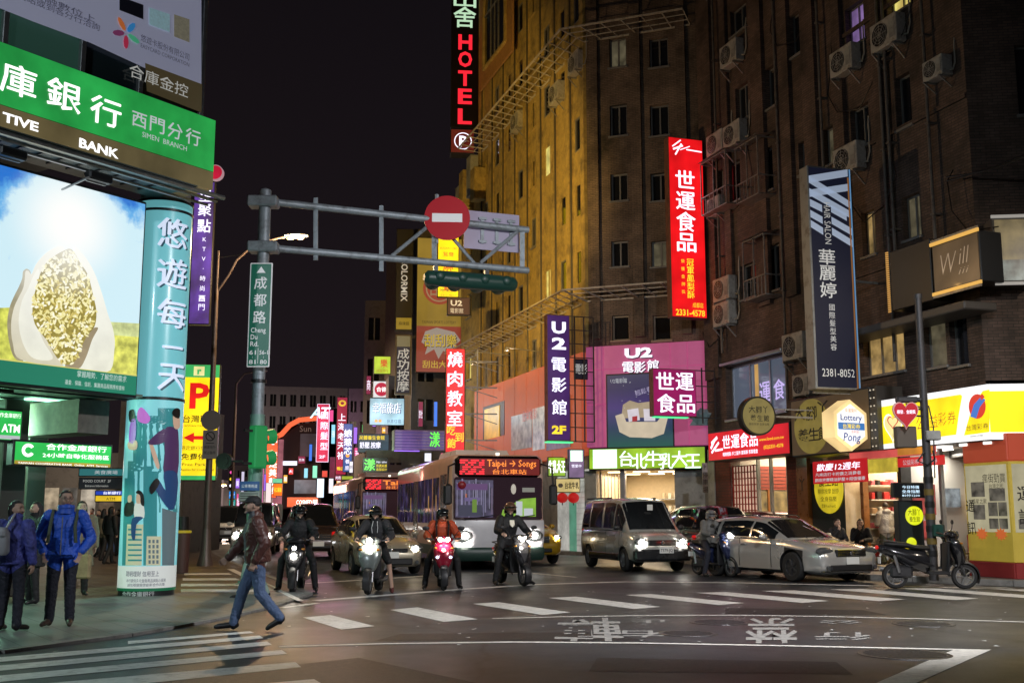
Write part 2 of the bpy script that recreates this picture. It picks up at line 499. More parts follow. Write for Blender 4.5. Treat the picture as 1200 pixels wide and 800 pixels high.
#   painted markings
def marks(name,quads,m,z=.0045,sub=1):
 mb=MB()
 for q in quads:
  mb.poly([G(x,y,z) for x,y in q])
 return mb.build(name,m,kind='structure')
def line_quads(pts,w):
 """strip of road paint w metres wide through pixel points"""
 P3=[G(x,y,0) for x,y in pts];out=[]
 for a,b in zip(P3,P3[1:]):
  d=(b-a).normalized();s_=Vector((-d.y,d.x,0))*w/2
  out.append((a-s_,b-s_+d*.0,b+s_,a+s_))
 return out
def strip(name,pts,w,m,z=.0045):
 P3=[G(x,y,0) for x,y in pts];L_,R_=[],[]
 for i,p in enumerate(P3):
  d=(P3[min(i+1,len(P3)-1)]-P3[max(0,i-1)]).normalized();s_=Vector((-d.y,d.x,0))*w/2
  L_.append(p+s_);R_.append(p-s_)
 mb=MB()
 for i in range(len(P3)-1):
  mb.quad(*[(q.x,q.y,z) for q in (R_[i],R_[i+1],L_[i+1],L_[i])])
 return mb.build(name,m,kind='structure')
bars=[[(355,723),(387,720),(439,733),(400,737)],[(457,714),(489,711),(560,725),(520,728)],
[(554,707),(584,705),(669,717),(636,720)],[(643,700),(675,698.5),(774,710.5),(743,713)],
[(732,696.5),(762,695.5),(872,706),(842,708.3)],[(815,694),(850,693.2),(972,703.5),(940,705.8)],
[(892,691.8),(930,691.2),(1060,701.8),(1030,703.8)],[(972,690),(1012,689.6),(1147,700.6),(1120,702.6)],
[(1055,689),(1092,688.6),(1240,699.4),(1212,701)],[(1140,688),(1175,687.8),(1320,698),(1290,699)]]
for q in bars:marks('crossing_bar',[q],M_paint)
zl=[[(150,750.5),(293,739),(298,741),(150,754)],[(-90,777),(304,744),(309,747.3),(-90,783)],
[(-90,787),(313,751),(319,755),(-90,794)],[(-90,799),(330,761),(337,765.5),(-90,807)],
[(-40,808),(346,775),(353,781),(-40,822)],[(60,822),(368,795),(378,801),(60,836)]]
for q in zl:marks('zebra_bar',[q],M_paint)
strip('stop_line',[(370,703.5),(455,697),(540,690.2),(631,684.5),(732,681.5),(860,682.5),(1000,685.6),(1200,690)],.26,M_paint)
strip('waiting_box_line',[(358,683.5),(430,679),(500,674.5)],.16,M_paint)
strip('lane_line',[(308,684),(352,706)],.12,M_paint,.0385)
strip('edge_line',[(270,668),(322,694)],.18,M_paint,.0385)
strip('edge_line',[(330,712),(372,706.5)],.14,M_paint)
strip('lane_curve',[(577,724.5),(650,722.6),(760,720.9),(860,720.6),(960,721.9),(1080,724.8),(1200,728.6),(1290,731.5)],.10,M_painty)
strip('box_line',[(327,757.5),(450,754),(600,752),(750,753.2),(900,756),(1040,759),(1150,761.4)],.11,M_painty)
marks('box_line',[[(1118,760.4),(1162,760.4),(1000,832),(965,826)]],M_painty,.0052)
strip('lane_line',[(620,671),(675,676)],.12,M_painty)
strip('lane_line',[(560,672),(620,671)],.12,M_painty)
zz=[[(216,671),(268,671),(272,673),(216,673.4)],[(214,677),(276,677),(282,679.4),(214,679.8)],[(212,683.4),(287,683.4),(294,686),(212,686.6)],
[(212,690),(300,690),(308,693),(212,693.6)]]
for q in zz:marks('side_zebra_bar',[q],M_paint,.0385)
def road_text(ch,cx,cy,wpx,hpx,shear=0):
 a=G(cx-wpx/2,cy);b=G(cx+wpx/2,cy);n0=G(cx,cy+hpx/2);f0=G(cx,cy-hpx/2)
 o=text(ch,None,mat('road_letter_paint',(.36,.35,.33),.6,var=.3,vscale=12,dirt=(.12,.12,.12),dscale=7),0,0,1.0,y=0,bold=.012,name='road_lettering')
 d=o.dimensions;me=o.data
 co=np.array([v.co[:] for v in me.vertices]);lo,hi=co.min(0),co.max(0)
 for v in me.vertices:
  u_=(v.co.x-lo[0])/(hi[0]-lo[0]);w_=(v.co.z-lo[2])/(hi[2]-lo[2])
  p=a+(b-a)*(1-u_)+(n0-f0)*(w_-.5)
  v.co=(p.x,p.y,.005)
 o.location=(0,0,0);o['kind']='structure'
road_text('轉',690,736,78,27);road_text('右',752,742.5,55,8.5);road_text('禁',904,737,60,29);road_text('行',988,745,66,9)
road_text('止',762,728,48,4);road_text('公',985,728.5,52,4)
M_iron=mat('cast_iron',(.10,.10,.105),.35,metal=.7,bump=.6,bscale=40)
for (x,y,r_,lb) in ((843,729,.42,'round iron manhole cover between the two road characters'),(1082,731,.42,'round iron manhole cover far right beyond the curved lane line'),
(806,742,.38,'shiny round manhole cover beside the painted road character'),(1060,766.5,.5,'large round manhole cover beside the yellow box corner')):
 p=G(x,y);mb=MB();mb.cyl((0,0,0),r_,.006,28,r2=r_-.006)
 for k in range(-4,5):
  h_=math.sqrt(max(0,(r_-.07)**2-(k*.08)**2));mb.box(-h_,k*.08-.01,.006,h_,k*.08+.01,.009)
 o=mb.build('manhole_cover',M_iron,loc=(p.x,p.y,.0015),label=lb,cat='manhole cover',group='manhole covers in the road')
#   bank corner on the left
M_dkmetal=mat('dark_metal',(.05,.052,.055),.4,metal=.6)
M_alu=mat('aluminium',(.45,.47,.48),.35,metal=.85,var=.1)
M_steel=mat('galvanised_steel',(.34,.37,.40),.42,metal=.6,var=.2,vscale=6,dirt=(.14,.13,.12),dscale=4)
M_black=mat('black_plastic',(.015,.015,.016),.35)
M_white=mat('white_print',(.75,.76,.76),.5)
M_conc=mat('grey_concrete',(.26,.255,.24),.8,var=.2,dirt=(.09,.085,.08))
M_dkwall=mat('dark_wall',(.05,.048,.045),.6,var=.25)
G_white=glow('lit_white',(1.0,1.0,.98),1.5)
G_soft=glow('lit_soft_white',(.8,.85,.9),.55)
G_green=glow('lit_bank_green',(.022,.37,.07),.85,mis=True)
G_brown=glow('lit_bank_brown',(.16,.125,.055),.65)
bank=thing('bank_building','corner bank building with glass upper floor and open arcade on pavement','building',fr=B)
def blocal(px,py,off=0.0):return B.hit(px,py,off)
xb_end=B.hit(165,340)[0]
x_bs_end=BS.hit(252,180)[0]
UP=Fr(tuple((B.o+B.n*.8)[:2]),B.a)
ux1,uz0=UP.hit(238,136);uz0-=.15
ux_s=-15.0
zt_=22
wallm=[mat('curtain_wall_glass',(.02,.035,.04),.12,var=.2,vscale=1.5),mat('interior_dim_green',(.03,.07,.055),.6,em=(.012,.035,.026),es=.8,mis=False)]
mb=MB();mb.box(ux_s,-.70,uz0,ux1-.02,9,zt_);mb.build('wall',M_dkwall,bank)
xs=[UP.hit(px,60)[0] for px in (-90,4,97,166,238)]
for i in range(4):
 mb=MB();mb.cbox(xs[i]+.04,-.76,uz0+.1,xs[i+1]-.04,-.72,uz0+3.6,.01)
 mb.build('window_pane',wallm[1] if i<2 else wallm[0],bank)
 mb=MB();mb.cbox(xs[i+1]-.05,-.84,uz0,xs[i+1]+.05,-.70,zt_,.01);mb.build('window_post',M_alu,bank)
mb=MB();mb.cbox(ux_s,-.83,uz0-.02,ux1,-.71,uz0+.10,.01);mb.build('window_sill',M_alu,bank)
def film(name,px,m,off,par=bank,fr=UP):
 q=[fr.hit(x,y,off) for x,y in px]
 mb=MB();mb.poly([(x,-(.8 if fr is UP else 0)-off,z) for x,z in q]);return mb.build(name,m,par)
M_film=mat('printed_film_lilac',(.55,.56,.68),.4,em=(.15,.155,.22),es=.75,mis=False)
M_filmb=mat('printed_film_brown',(.09,.07,.04),.5,em=(.05,.038,.018),es=.7,mis=False)
film('advert_film',[(-30,-60),(236,-10),(236,101),(170,80),(105,50),(40,26),(-30,-2)],M_film,.045)
film('advert_film',[(170,74),(237,99),(236,132),(172,107)],M_filmb,.05)
M_ltxt=mat('grey_lettering',(.10,.11,.16),.6,em=(.05,.05,.08),es=.5,mis=False)
M_dimw=mat('dim_white_lettering',(.7,.7,.7),.6,em=(.45,.45,.42),es=.6,mis=False)
def btext(s,px,py,h,m,off=.06,w=None,fr=UP,par=bank,base=.8,bold=0,**k):
 x,z=fr.hit(px,py,off);hz=fr.hit(px,py-h/2,off)[1]-fr.hit(px,py+h/2,off)[1]
 if w:w=fr.hit(px+w/2,py,off)[0]-fr.hit(px-w/2,py,off)[0]
 return text(s,par,m,x,z,hz,y=-(base if fr is UP else 0)-off,w=w,bold=bold,**k)
btext('悠遊卡股份有限公司',194,56,9,M_ltxt,w=58)
btext('EASYCARD CORPORATION',194,65,6.5,M_ltxt,w=58)
btext('合庫金控',187,95,17,M_dimw,.065,w=70)
btext('國際金融數位上',60,2,9,M_ltxt,w=110);btext('網站或到各分行洽詢',70,14,9,M_ltxt,w=100)
for k,col in enumerate([(.05,.3,.7),(.1,.55,.3),(.6,.04,.1),(.25,.05,.15),(.75,.2,.05)]):
 cx_,cz_=UP.hit(148,39,.06);a0=PI/2-.6-k*2*PI/5
 pts=[]
 for j in range(9):
  t=j/8*2*PI
  rx,rz=.13*math.cos(t),.055*math.sin(t)
  pts.append((cx_+math.cos(a0)*(.17+rx)-math.sin(a0)*rz,cz_+math.sin(a0)*(.17+rx)+math.cos(a0)*rz))
 mb=MB();mb.poly([(x,-.862,z) for x,z in pts])
 mb.build('emblem_petal',mat('petal%d'%k,col,.5,em=col,es=.35,mis=False),bank)
def bcard(px,m,off=.06):
 q=[UP.hit(x,y,off) for x,y in px];mb=MB();mb.poly([(x,-.8-off,z) for x,z in q]);mb.build('printed_card',m,bank)
bcard([(140,-4),(168,6),(168,23),(140,12)],mat('card_dark',(.03,.03,.05),.4))
bcard([(175,9),(199,17),(199,38),(175,29)],mat('card_pale',(.4,.6,.65),.4,em=(.25,.4,.45),es=.4,mis=False,var=.4,vscale=10))
bcard([(204,17),(222,23),(222,50),(204,43)],mat('card_olive',(.25,.22,.12),.4,em=(.14,.13,.1),es=.6,mis=False,var=.6,vscale=12))
fascia=thing('bank_fascia_sign','long lit green bank fascia sign with white characters over the billboard','sign',fr=BS)
fx1=x_bs_end;fx0=-15.0
zt1=BS.hit(252,143)[1];zg1=BS.hit(252,206)[1];zb1=BS.hit(252,227)[1]
zt0=BS.hit(0,45)[1];zb0=BS.hit(0,144)[1]
print('bank fascia z',zt0,zt1,zb0,zb1,'x',fx0,fx1)
ztp=(zt0+zt1)/2;zbp=(zb0+zb1)/2;zgp=zbp+(zg1-zb1)*1.0
mb=MB();mb.cbox(fx0,.005,zgp,fx1,.9,ztp,.02);mb.build('casing',mat('green_casing',(.02,.12,.05),.5),fascia)
mb=MB();mb.box(fx0+.02,-.012,zgp+.01,fx1-.03,.004,ztp-.02);mb.build('green_face',G_green,fascia)
mb=MB();mb.cbox(fx0,-.02,zbp,fx1-.03,.85,zgp-.005,.01);mb.build('brown_strip',G_brown,fascia)
def ftext(s,px,py,h,m,w=None,bold=0,**k):
 x,z=BS.hit(px,py,.02);hz=BS.hit(px,py-h/2,.02)[1]-BS.hit(px,py+h/2,.02)[1]
 if w:w=BS.hit(px+w/2,py,.02)[0]-BS.hit(px-w/2,py,.02)[0]
 return text(s,fascia,m,x,z,hz,y=-.03,w=w,bold=bold,**k)
for ch,px,py,h,w_ in (('庫',22,95,40,42),('銀',75,112,38,40),('行',124,131,36,36)):
 ftext(ch,px,py,h*.98,G_white,w=w_,bold=.022,name='character')
for ch,px,py in (('西',163,141),('門',184,147),('分',205,154),('行',226,161)):
 ftext(ch,px,py,20,G_soft,w=17.5,bold=.008,name='character')
ftext('SIMEN  BRANCH',193,166,8.5,G_soft,w=53)
ftext('TIVE',24,143,15,G_white,w=43,bold=.03);ftext('BANK',116,174,15,G_white,w=47,bold=.03)
for ch,x_ in (('合',-1.9),('作',-.95),):
 xx,zz_=BS.hit(0,80,.02)
 text(ch,fascia,G_white,xx+x_*1.25-.2,zz_+.05,1.0,y=-.03,bold=.02,name='character')
soff=thing('bank_soffit','ribbed metal soffit with rails under the green bank fascia','soffit',fr=B)
mb=MB();mb.box(-15,-1.0,zbp-.02,xb_end+.4,.3,zbp+.0);mb.build('soffit_panel',mat('soffit_metal',(.16,.20,.20),.4,metal=.4),soff)
for k,(dy,r_) in enumerate(((-.92,.05),(-.72,.035),(-.45,.03))):
 mb=MB();mb.tube([(-15,dy,zbp-.06-k*.03),(xb_end+1.1,dy,zbp-.06-k*.03)],r_,8);mb.build('rail',M_alu,soff)
for i in range(26):
 x_=-9+i*.38
 if x_<xb_end:mb=MB();mb.box(x_,-.6,zbp-.05,x_+.04,.02,zbp-.021);mb.build('rib',M_dkmetal,soff)
def floodlight(px,py,lb):
 x,z=B.hit(px,py,.6)
 t=thing('floodlight',lb,'floodlight',(x,-.6,z),fr=B,group='floodlights over the billboard')
 mb=MB();mb.cbox(-.24,-.09,-.08,.24,.09,.08,.03);mb.build('housing',M_black,t)
 mb=MB();mb.cbox(-.2,.06,-.1,.2,.1,.04,.01);mb.build('lens',mat('lamp_lens',(.5,.5,.5),.1),t)
 mb=MB();mb.tube([(-.1,.05,.02),(-.3,.52,-.18),(-.32,.62,-.2)],.02,6);mb.build('bracket',M_alu,t)
floodlight(116,208,'black floodlight on a bracket at right top of the grain billboard')
floodlight(14,180,'black floodlight on a bracket at left top of the grain billboard')
#   billboard with cupped hands
bz1=B.hit(165,238)[1];bz0=B.hit(160,463)[1];gz=B.hit(160,440)[1]
bx0=-9.0;bx1=xb_end
print('billboard',bz0,gz,bz1,B.hit(0,193)[1],B.hit(0,418)[1])
bb=thing('billboard','large backlit billboard of hands holding grain under a blue sky','billboard',fr=B)
mb=MB();mb.cbox(bx0-.08,.03,bz0-.05,bx1+.06,.28,bz1+.06,.02);mb.build('case',M_dkmetal,bb)
def sky_print():
 m=bpy.data.materials.new('print_sky');m.use_nodes=True
 n=m.node_tree;b=n.nodes['Principled BSDF'];L=n.links.new
 t=n.nodes.new('ShaderNodeTexCoord');sp=n.nodes.new('ShaderNodeSeparateXYZ');L(t.outputs['Object'],sp.inputs[0])
 no=n.nodes.new('ShaderNodeTexNoise');no.inputs['Scale'].default_value=.75;no.inputs['Detail'].default_value=8;no.inputs['Roughness'].default_value=.62
 L(t.outputs['Object'],no.inputs['Vector'])
 sx_,sz_=B.hit(82,262)
 v=n.nodes.new('ShaderNodeVectorMath');v.operation='DISTANCE';L(t.outputs['Object'],v.inputs[0]);v.inputs[1].default_value=(sx_,0,sz_)
 rp=n.nodes.new('ShaderNodeValToRGB');e=rp.color_ramp.elements
 e[0].position=.40;e[0].color=(.02,.17,.62,1);e[1].position=.56;e[1].color=(.62,.84,.92,1)
 x_=e.new(.47);x_.color=(.12,.42,.80,1)
 mr=n.nodes.new('ShaderNodeMapRange');mr.inputs[1].default_value=bz1-2.1;mr.inputs[2].default_value=bz1;mr.inputs[3].default_value=.26;mr.inputs[4].default_value=-.09
 L(sp.outputs['Z'],mr.inputs[0])
 a1=n.nodes.new('ShaderNodeMath');a1.operation='ADD';L(no.outputs[0],a1.inputs[0]);L(mr.outputs[0],a1.inputs[1])
 md=n.nodes.new('ShaderNodeMapRange');md.inputs[1].default_value=.4;md.inputs[2].default_value=1.35;md.inputs[3].default_value=.35;md.inputs[4].default_value=0
 L(v.outputs['Value'],md.inputs[0])
 a2=n.nodes.new('ShaderNodeMath');a2.operation='ADD';L(a1.outputs[0],a2.inputs[0]);L(md.outputs[0],a2.inputs[1])
 L(a2.outputs[0],rp.inputs[0])
 g1=n.nodes.new('ShaderNodeMapRange');g1.inputs[1].default_value=.15;g1.inputs[2].default_value=1.35;g1.inputs[3].default_value=1;g1.inputs[4].default_value=0
 g1.interpolation_type='SMOOTHSTEP';L(v.outputs['Value'],g1.inputs[0])
 mx=n.nodes.new('ShaderNodeMix');mx.data_type='RGBA';L(g1.outputs[0],mx.inputs[0]);L(rp.outputs[0],mx.inputs[6]);mx.inputs[7].default_value=(1,1,.97,1)
 L(mx.outputs[2],b.inputs['Emission Color']);b.inputs['Emission Strength'].default_value=1.0
 b.inputs['Base Color'].default_value=(.1,.1,.1,1);b.inputs['Roughness'].default_value=.25
 m.cycles.emission_sampling='FRONT_BACK'
 return m
mb=MB();mb.quad((bx0,0,gz),(bx1,0,gz),(bx1,0,bz1),(bx0,0,bz1));mb.build('printed_sky',sky_print(),bb)
def prt(name,px,m,lay,par=bb,fr=B,smooth=0):
 off=.004*lay;q=[fr.hit(x,y,off) for x,y in px]
 mb=MB();mb.poly([(max(bx0,min(bx1,x)),-off,max(gz,z)) if par is bb else (x,-off,z) for x,z in q])
 return mb.build(name,m,par)
def pm(key,col=(.5,.5,.5),es=1.0,var=0,vs=8):
 if key in MATS:return MATS[key]
 m=mat(key,(.04,.04,.04),.3,em=col,es=es,mis=False)
 if var:
  n=m.node_tree;b=n.nodes['Principled BSDF']
  t=n.nodes.new('ShaderNodeTexCoord');no=n.nodes.new('ShaderNodeTexNoise');no.inputs['Scale'].default_value=vs;no.inputs['Detail'].default_value=5
  n.links.new(t.outputs['Object'],no.inputs['Vector'])
  rp=n.nodes.new('ShaderNodeValToRGB');rp.color_ramp.elements[0].position=.3;rp.color_ramp.elements[1].position=.7
  rp.color_ramp.elements[0].color=(*[c*(1-var) for c in col],1);rp.color_ramp.elements[1].color=(*[min(1,c*(1+var)) for c in col],1)
  n.links.new(no.outputs[0],rp.inputs[0]);n.links.new(rp.outputs[0],b.inputs['Emission Color'])
 return m
def sunny(m,r0=.25,r1=1.5,to=(1,1,.95),fac=1.0):
 n=m.node_tree;b=n.nodes['Principled BSDF'];L=n.links.new;inp=b.inputs['Emission Color']
 t=n.nodes.new('ShaderNodeTexCoord');v=n.nodes.new('ShaderNodeVectorMath');v.operation='DISTANCE';L(t.outputs['Object'],v.inputs[0])
 sx_,sz_=B.hit(80,282);v.inputs[1].default_value=(sx_,0,sz_)
 g1=n.nodes.new('ShaderNodeMapRange');g1.inputs[1].default_value=r0;g1.inputs[2].default_value=r1;g1.inputs[3].default_value=fac;g1.inputs[4].default_value=0;L(v.outputs['Value'],g1.inputs[0])
 mx=n.nodes.new('ShaderNodeMix');mx.data_type='RGBA';L(g1.outputs[0],mx.inputs[0])
 if inp.is_linked:L(inp.links[0].from_socket,mx.inputs[6])
 else:mx.inputs[6].default_value=inp.default_value[:]
 mx.inputs[7].default_value=(*to,1);L(mx.outputs[2],inp);return m
prt('printed_field',[(-40,362),(20,360),(20,440),(-40,440)],pm('print_field_l',(.60,.62,.10),1,.5,6),1)
prt('printed_field',[(110,378),(170,382),(170,450),(110,450)],pm('print_field_r',(.66,.66,.12),1,.5,6),1)
prt('printed_field',[(110,376),(170,380),(170,396),(110,391)],pm('print_field_top',(.62,.68,.30),1,.3,6),2)
skin1=sunny(pm('print_skin',(.60,.55,.38),1,.15,2.5),.2,2.5);skin2=sunny(pm('print_skin_light',(.78,.77,.62),1,.12,2.5),.2,2.7);skin3=sunny(pm('print_skin_shade',(.34,.30,.18),1,.25,4),.1,1.6)
def smooth(pts,n=5):
 out=[];m=len(pts)
 for i in range(m):
  a,b,c,d=(pts[(i+q)%m] for q in (-1,0,1,2))
  for k in range(n):
   t=k/n
   out.append(tuple(.5*(2*b[q]+(c[q]-a[q])*t+(2*a[q]-5*b[q]+4*c[q]-d[q])*t*t+(3*b[q]-a[q]-3*c[q]+d[q])*t**3) for q in (0,1)))
 return out
prt('printed_hand',smooth([(8.5,380),(11,361),(16,348),(22,336),(26,326),(27,318),(32,315),(36,322),(28,345),(22,380),(28,421),(17,419),(11,402)]),skin3,3)
prt('printed_hand',smooth([(13,380),(16,362),(21,350),(27,338),(29,327),(30,318),(33.5,317.5),(37,321),(42,310),(50,300),(59,293),(72,288),(76,300),(60,330),(52,360),(56,390),(66,415),(72,429),(24,421),(15,402)]),skin1,4)
prt('printed_hand',smooth([(22,380),(25,355),(33,338),(40,322),(46,316),(44,340),(40,365),(50,398),(62,420),(40,420),(28,405)]),skin2,5)
prt('printed_hand',smooth([(88,290),(99,300),(110,318),(119,342),(126,366),(133,388),(134,410),(125,437),(76,429),(90,400),(98,375),(96,340),(90,310)]),skin2,4)
prt('printed_hand',smooth([(104,388),(115,384),(108,398),(101,418),(92,432),(76,429),(90,410)]),sunny(pm('print_skin_warm',(.34,.27,.16),1,.2,3),.1,1.2),5.5)
grain_out=smooth([(84,292),(94,308),(103,322),(109,345),(113,365),(111,382),(103,392),(96,405),(88,423),(77,427),(66,418),(55,399),(41,380),(38,358),(43,335),(50,314),(61,302),(74,294)],3)
prt('printed_grain_heap',grain_out,sunny(pm('print_grain_base',(.34,.27,.05),1,.3,20),0,1.1,fac=.8),6)
from mathutils.geometry import intersect_point_tri_2d
def inpoly(x,y,poly):
 c=False ;j=len(poly)-1
 for i in range(len(poly)):
  if (poly[i][1]>y)!=(poly[j][1]>y) and x<(poly[j][0]-poly[i][0])*(y-poly[i][1])/(poly[j][1]-poly[i][1])+poly[i][0]:c=not c
  j=i
 return c
gcols=[(.88,.80,.34),(.98,.93,.62),(.66,.53,.14),(.95,.88,.48),(1.0,.98,.80)]
gm=MB();rnd=random.Random(3)
for k in range(900):
 gx,gy=rnd.uniform(36,115),rnd.uniform(290,428)
 if not inpoly(gx,gy,grain_out):continue
 x,z=B.hit(gx,gy,.03);a=rnd.uniform(0,PI);l_,w_=rnd.uniform(.035,.055),rnd.uniform(.016,.024)
 gm.mk(rnd.choice([0,0,1,2,3,3,4]) if gy>325 else rnd.choice([1,3,4,4]))
 gm.poly([(x+math.cos(a)*l_*math.cos(t)-math.sin(a)*w_*math.sin(t),-.028-k*4e-6,z+math.sin(a)*l_*math.cos(t)+math.cos(a)*w_*math.sin(t)) for t in (2*PI*j/7 for j in range(7))])
gm.build('printed_grain',[sunny(pm('grain%d'%i,c),.0,1.1,fac=.75) for i,c in enumerate(gcols)],bb,kind='stuff')
mb=MB();mb.box(bx0,-.012,bz0,bx1,.02,gz);mb.build('green_band',mat('band_green',(.02,.14,.09),.4,em=(.012,.17,.10),es=.9,mis=False),bb)
mb=MB();mb.box(bx0,-.014,gz-.012,bx1,.02,gz+.012);mb.build('yellow_rule',pm('rule_yellow',(.7,.65,.15)),bb)
for s_,px,py,h,w_ in (('掌握趨勢．了解您的需求',120,441,8,58),('基金．保險．信託．集團商品服務應有盡有',112,451,6,70)):
 x,z=B.hit(px,py,.02);hz=B.hit(px,py-h/2,.02)[1]-B.hit(px,py+h/2,.02)[1]
 text(s_,bb,glow('lit_dim',(.65,.8,.75),.9),x,z,hz,y=-.02,w=B.hit(px+w_/2,py)[0]-B.hit(px-w_/2,py)[0])
#   printed advertising pillar
pc=Vector((_q.x-.15,_q.y+.42,0));PR=.525
pz_top=7.55;
def on_pillar(px,py,off=0.0):
 """ray meets the pillar's skin -> (angle, z)"""
 r=ray(px,py);rad=PR+off
 a=r.x*r.x+r.y*r.y;b=-2*(r.x*pc.x+r.y*pc.y);c=pc.x**2+pc.y**2-rad*rad
 d=b*b-4*a*c
 t=(-b-math.sqrt(max(d,0)))/(2*a)
 return math.atan2(r.y*t-pc.y,r.x*t-pc.x),CZ+r.z*t
print('pillar top z',on_pillar(198,232)[1],'ring',on_pillar(185,463)[1],'white',on_pillar(172,663)[1],'green',on_pillar(172,690)[1],'base',on_pillar(172,700)[1])
pil=thing('advertising_pillar','round building pillar wrapped in pale blue printed advert beside the billboard','pillar',(pc.x,pc.y,0))
ring_z=on_pillar(185,466)[1];wz=on_pillar(172,663)[1];gz_=on_pillar(172,689)[1]
cyan=mat('print_cyan_glow',(.20,.52,.57),.28,em=(.12,.40,.44),es=.72,mis=True,coat=.3)  # emission added to the print to brighten the pillar
cyan2=mat('print_pale_cyan_glow',(.30,.66,.70),.28,em=(.14,.44,.48),es=.75,mis=True,coat=.3)
for nm,z0,z1,m in (('upper_drum',ring_z+.03,pz_top,cyan),('lower_drum',wz,ring_z-.03,cyan2),('white_panel',gz_,wz,mat('print_white',(.6,.62,.6),.3,em=(.42,.44,.42),es=.8,mis=False)),
('green_panel',.12,gz_,mat('print_green',(.02,.16,.08),.3,em=(.01,.12,.05),es=.5,mis=False)),('plinth',.03,.12,M_dkmetal)):
 mb=MB();mb.cyl((0,0,z0),PR if nm!='plinth' else PR-.02,z1-z0,56);mb.build(nm,m,pil)
for z_ in (ring_z,on_pillar(198,245)[1],pz_top-.02):
 mb=MB();mb.cyl((0,0,z_-.03),PR+.015,.05,56);mb.build('ring',M_dkmetal,pil)
mb=MB();mb.cyl((0,0,pz_top),PR*.9,1.6,40);mb.build('column_head',M_conc,pil)
def wrap(name,px,m,lay,sub=6):
 """flat print laid round the pillar"""
 off=.004*lay;me=bmesh.new();vs=[]
 pts=[]
 for i,(a,b) in enumerate(zip(px,px[1:]+px[:1])):
  for k in range(sub):pts.append((a[0]+(b[0]-a[0])*k/sub,a[1]+(b[1]-a[1])*k/sub))
 loc=[]
 for x,y in pts:
  an,z=on_pillar(x,y,off);loc.append((an,z))
 from mathutils.geometry import tessellate_polygon
 tri=tessellate_polygon([[Vector((a*PR,z,0)) for a,z in loc]])
 mb=MB();vv=[(math.cos(a)*(PR+off),math.sin(a)*(PR+off),z) for a,z in loc]
 mb.add(vv,[tuple(t) for t in tri])
 bm=bmesh.new();me=mb.mesh(name,m);bm.from_mesh(me)
 for _ in range(2):
  ed=[e for e in bm.edges if math.hypot(e.verts[0].co.x-e.verts[1].co.x,e.verts[0].co.y-e.verts[1].co.y)>.08]
  if not ed:break
  bmesh.ops.subdivide_edges(bm,edges=ed,cuts=2,use_grid_fill=True)
 for v in bm.verts:
  h=math.hypot(v.co.x,v.co.y);v.co.x*=(PR+off)/h;v.co.y*=(PR+off)/h
 bm.to_mesh(me);bm.free()
 return link(name,me,pil)
def wrap_text(s,px,py,h,m,lay=2,w=None,bold=0,name='lettering'):
 an,z=on_pillar(px,py,.004*lay);hz=on_pillar(px,py-h/2)[1]-on_pillar(px,py+h/2)[1]
 o=text(s,pil,m,0,0,hz,y=0,bold=bold,w=w,name=name);o.location=(0,0,0)
 R0=PR+.004*lay
 bm=bmesh.new();bm.from_mesh(o.data)
 xs__=[v.co.x for v in bm.verts]
 for q in np.arange(min(xs__)+.03,max(xs__),.03):
  bmesh.ops.bisect_plane(bm,geom=bm.verts[:]+bm.edges[:]+bm.faces[:],plane_co=(q,0,0),plane_no=(1,0,0))
 for v in bm.verts:
  a=an+v.co.x/R0;zz_=z+v.co.z;r_=R0-v.co.y
  v.co=(math.cos(a)*r_,math.sin(a)*r_,zz_)
 bm.to_mesh(o.data);bm.free()
M_silver=mat('silver_print',(.62,.68,.80),.4,em=(.58,.66,.82),es=.75,mis=False)
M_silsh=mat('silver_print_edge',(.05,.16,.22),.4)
for ch,py,h in (('悠',273,37),('遊',320,37),('每',367,36),('一',407,30),('天',442,36)):
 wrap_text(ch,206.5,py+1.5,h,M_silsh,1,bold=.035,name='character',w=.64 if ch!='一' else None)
 wrap_text(ch,204,py,h,M_silver,3,bold=.03,name='character',w=.62 if ch!='一' else None)
m_sk1=mat('print_teal_city',(.06,.30,.32),.3,em=(.02,.20,.22),es=.4,mis=False)
m_sk2=mat('print_cream_city',(.62,.60,.42),.3,em=(.45,.43,.28),es=.45,mis=False)
m_sk3=mat('print_grey_city',(.16,.22,.24),.3,em=(.08,.12,.14),es=.4,mis=False)
m_jean=mat('print_jeans',(.02,.06,.16),.4,em=(.01,.035,.11),es=.6,mis=False)
m_plaid=mat('print_plaid',(.07,.03,.10),.4,em=(.05,.02,.07),es=.6,mis=False)
m_pskin=mat('print_flesh',(.6,.4,.3),.4,em=(.4,.26,.18),es=.6,mis=False)
m_purp=mat('print_purple',(.28,.08,.5),.4,em=(.25,.07,.42),es=.6,mis=False)
m_phair=mat('print_hair',(.015,.012,.012),.4)
wrap('print',[(156,487),(185,487),(185,478),(205,478),(208,600),(148,600),(150,540),(156,540)],m_sk1,.5)
wrap('print',[(146,560),(158,560),(157,662),(143,662)],m_sk1,1)
wrap('print',[(168,546),(178,546),(178,552),(184,552),(184,662),(168,662)],m_sk1,1)
wrap('print',[(149,614),(168,614),(166,662),(147,662)],m_sk2,2)
wrap('print',[(172,628),(189,628),(188,662),(171,662)],m_sk2,2)
wrap('print',[(190,595),(207,600),(204,662),(190,662)],m_sk3,2)
for r_ in range(7):
 y_=619+r_*6
 if y_<658:wrap('print',[(150,y_),(166,y_),(166,y_+2),(150,y_+2)],m_sk1,3,3)
for c_ in range(3):
 for r_ in range(5):wrap('print',[(174+c_*4.6,632+r_*6),(176.6+c_*4.6,632+r_*6),(176.6+c_*4.6,636+r_*6),(174+c_*4.6,636+r_*6)],m_sk3,3,2)
wrapS=lambda nm,px,m,lay:wrap(nm,smooth(px,3),m,lay,2)
wrapS('print',[(193,503),(203,500),(209,506),(208,556),(192,554),(193,530)],m_plaid,4)
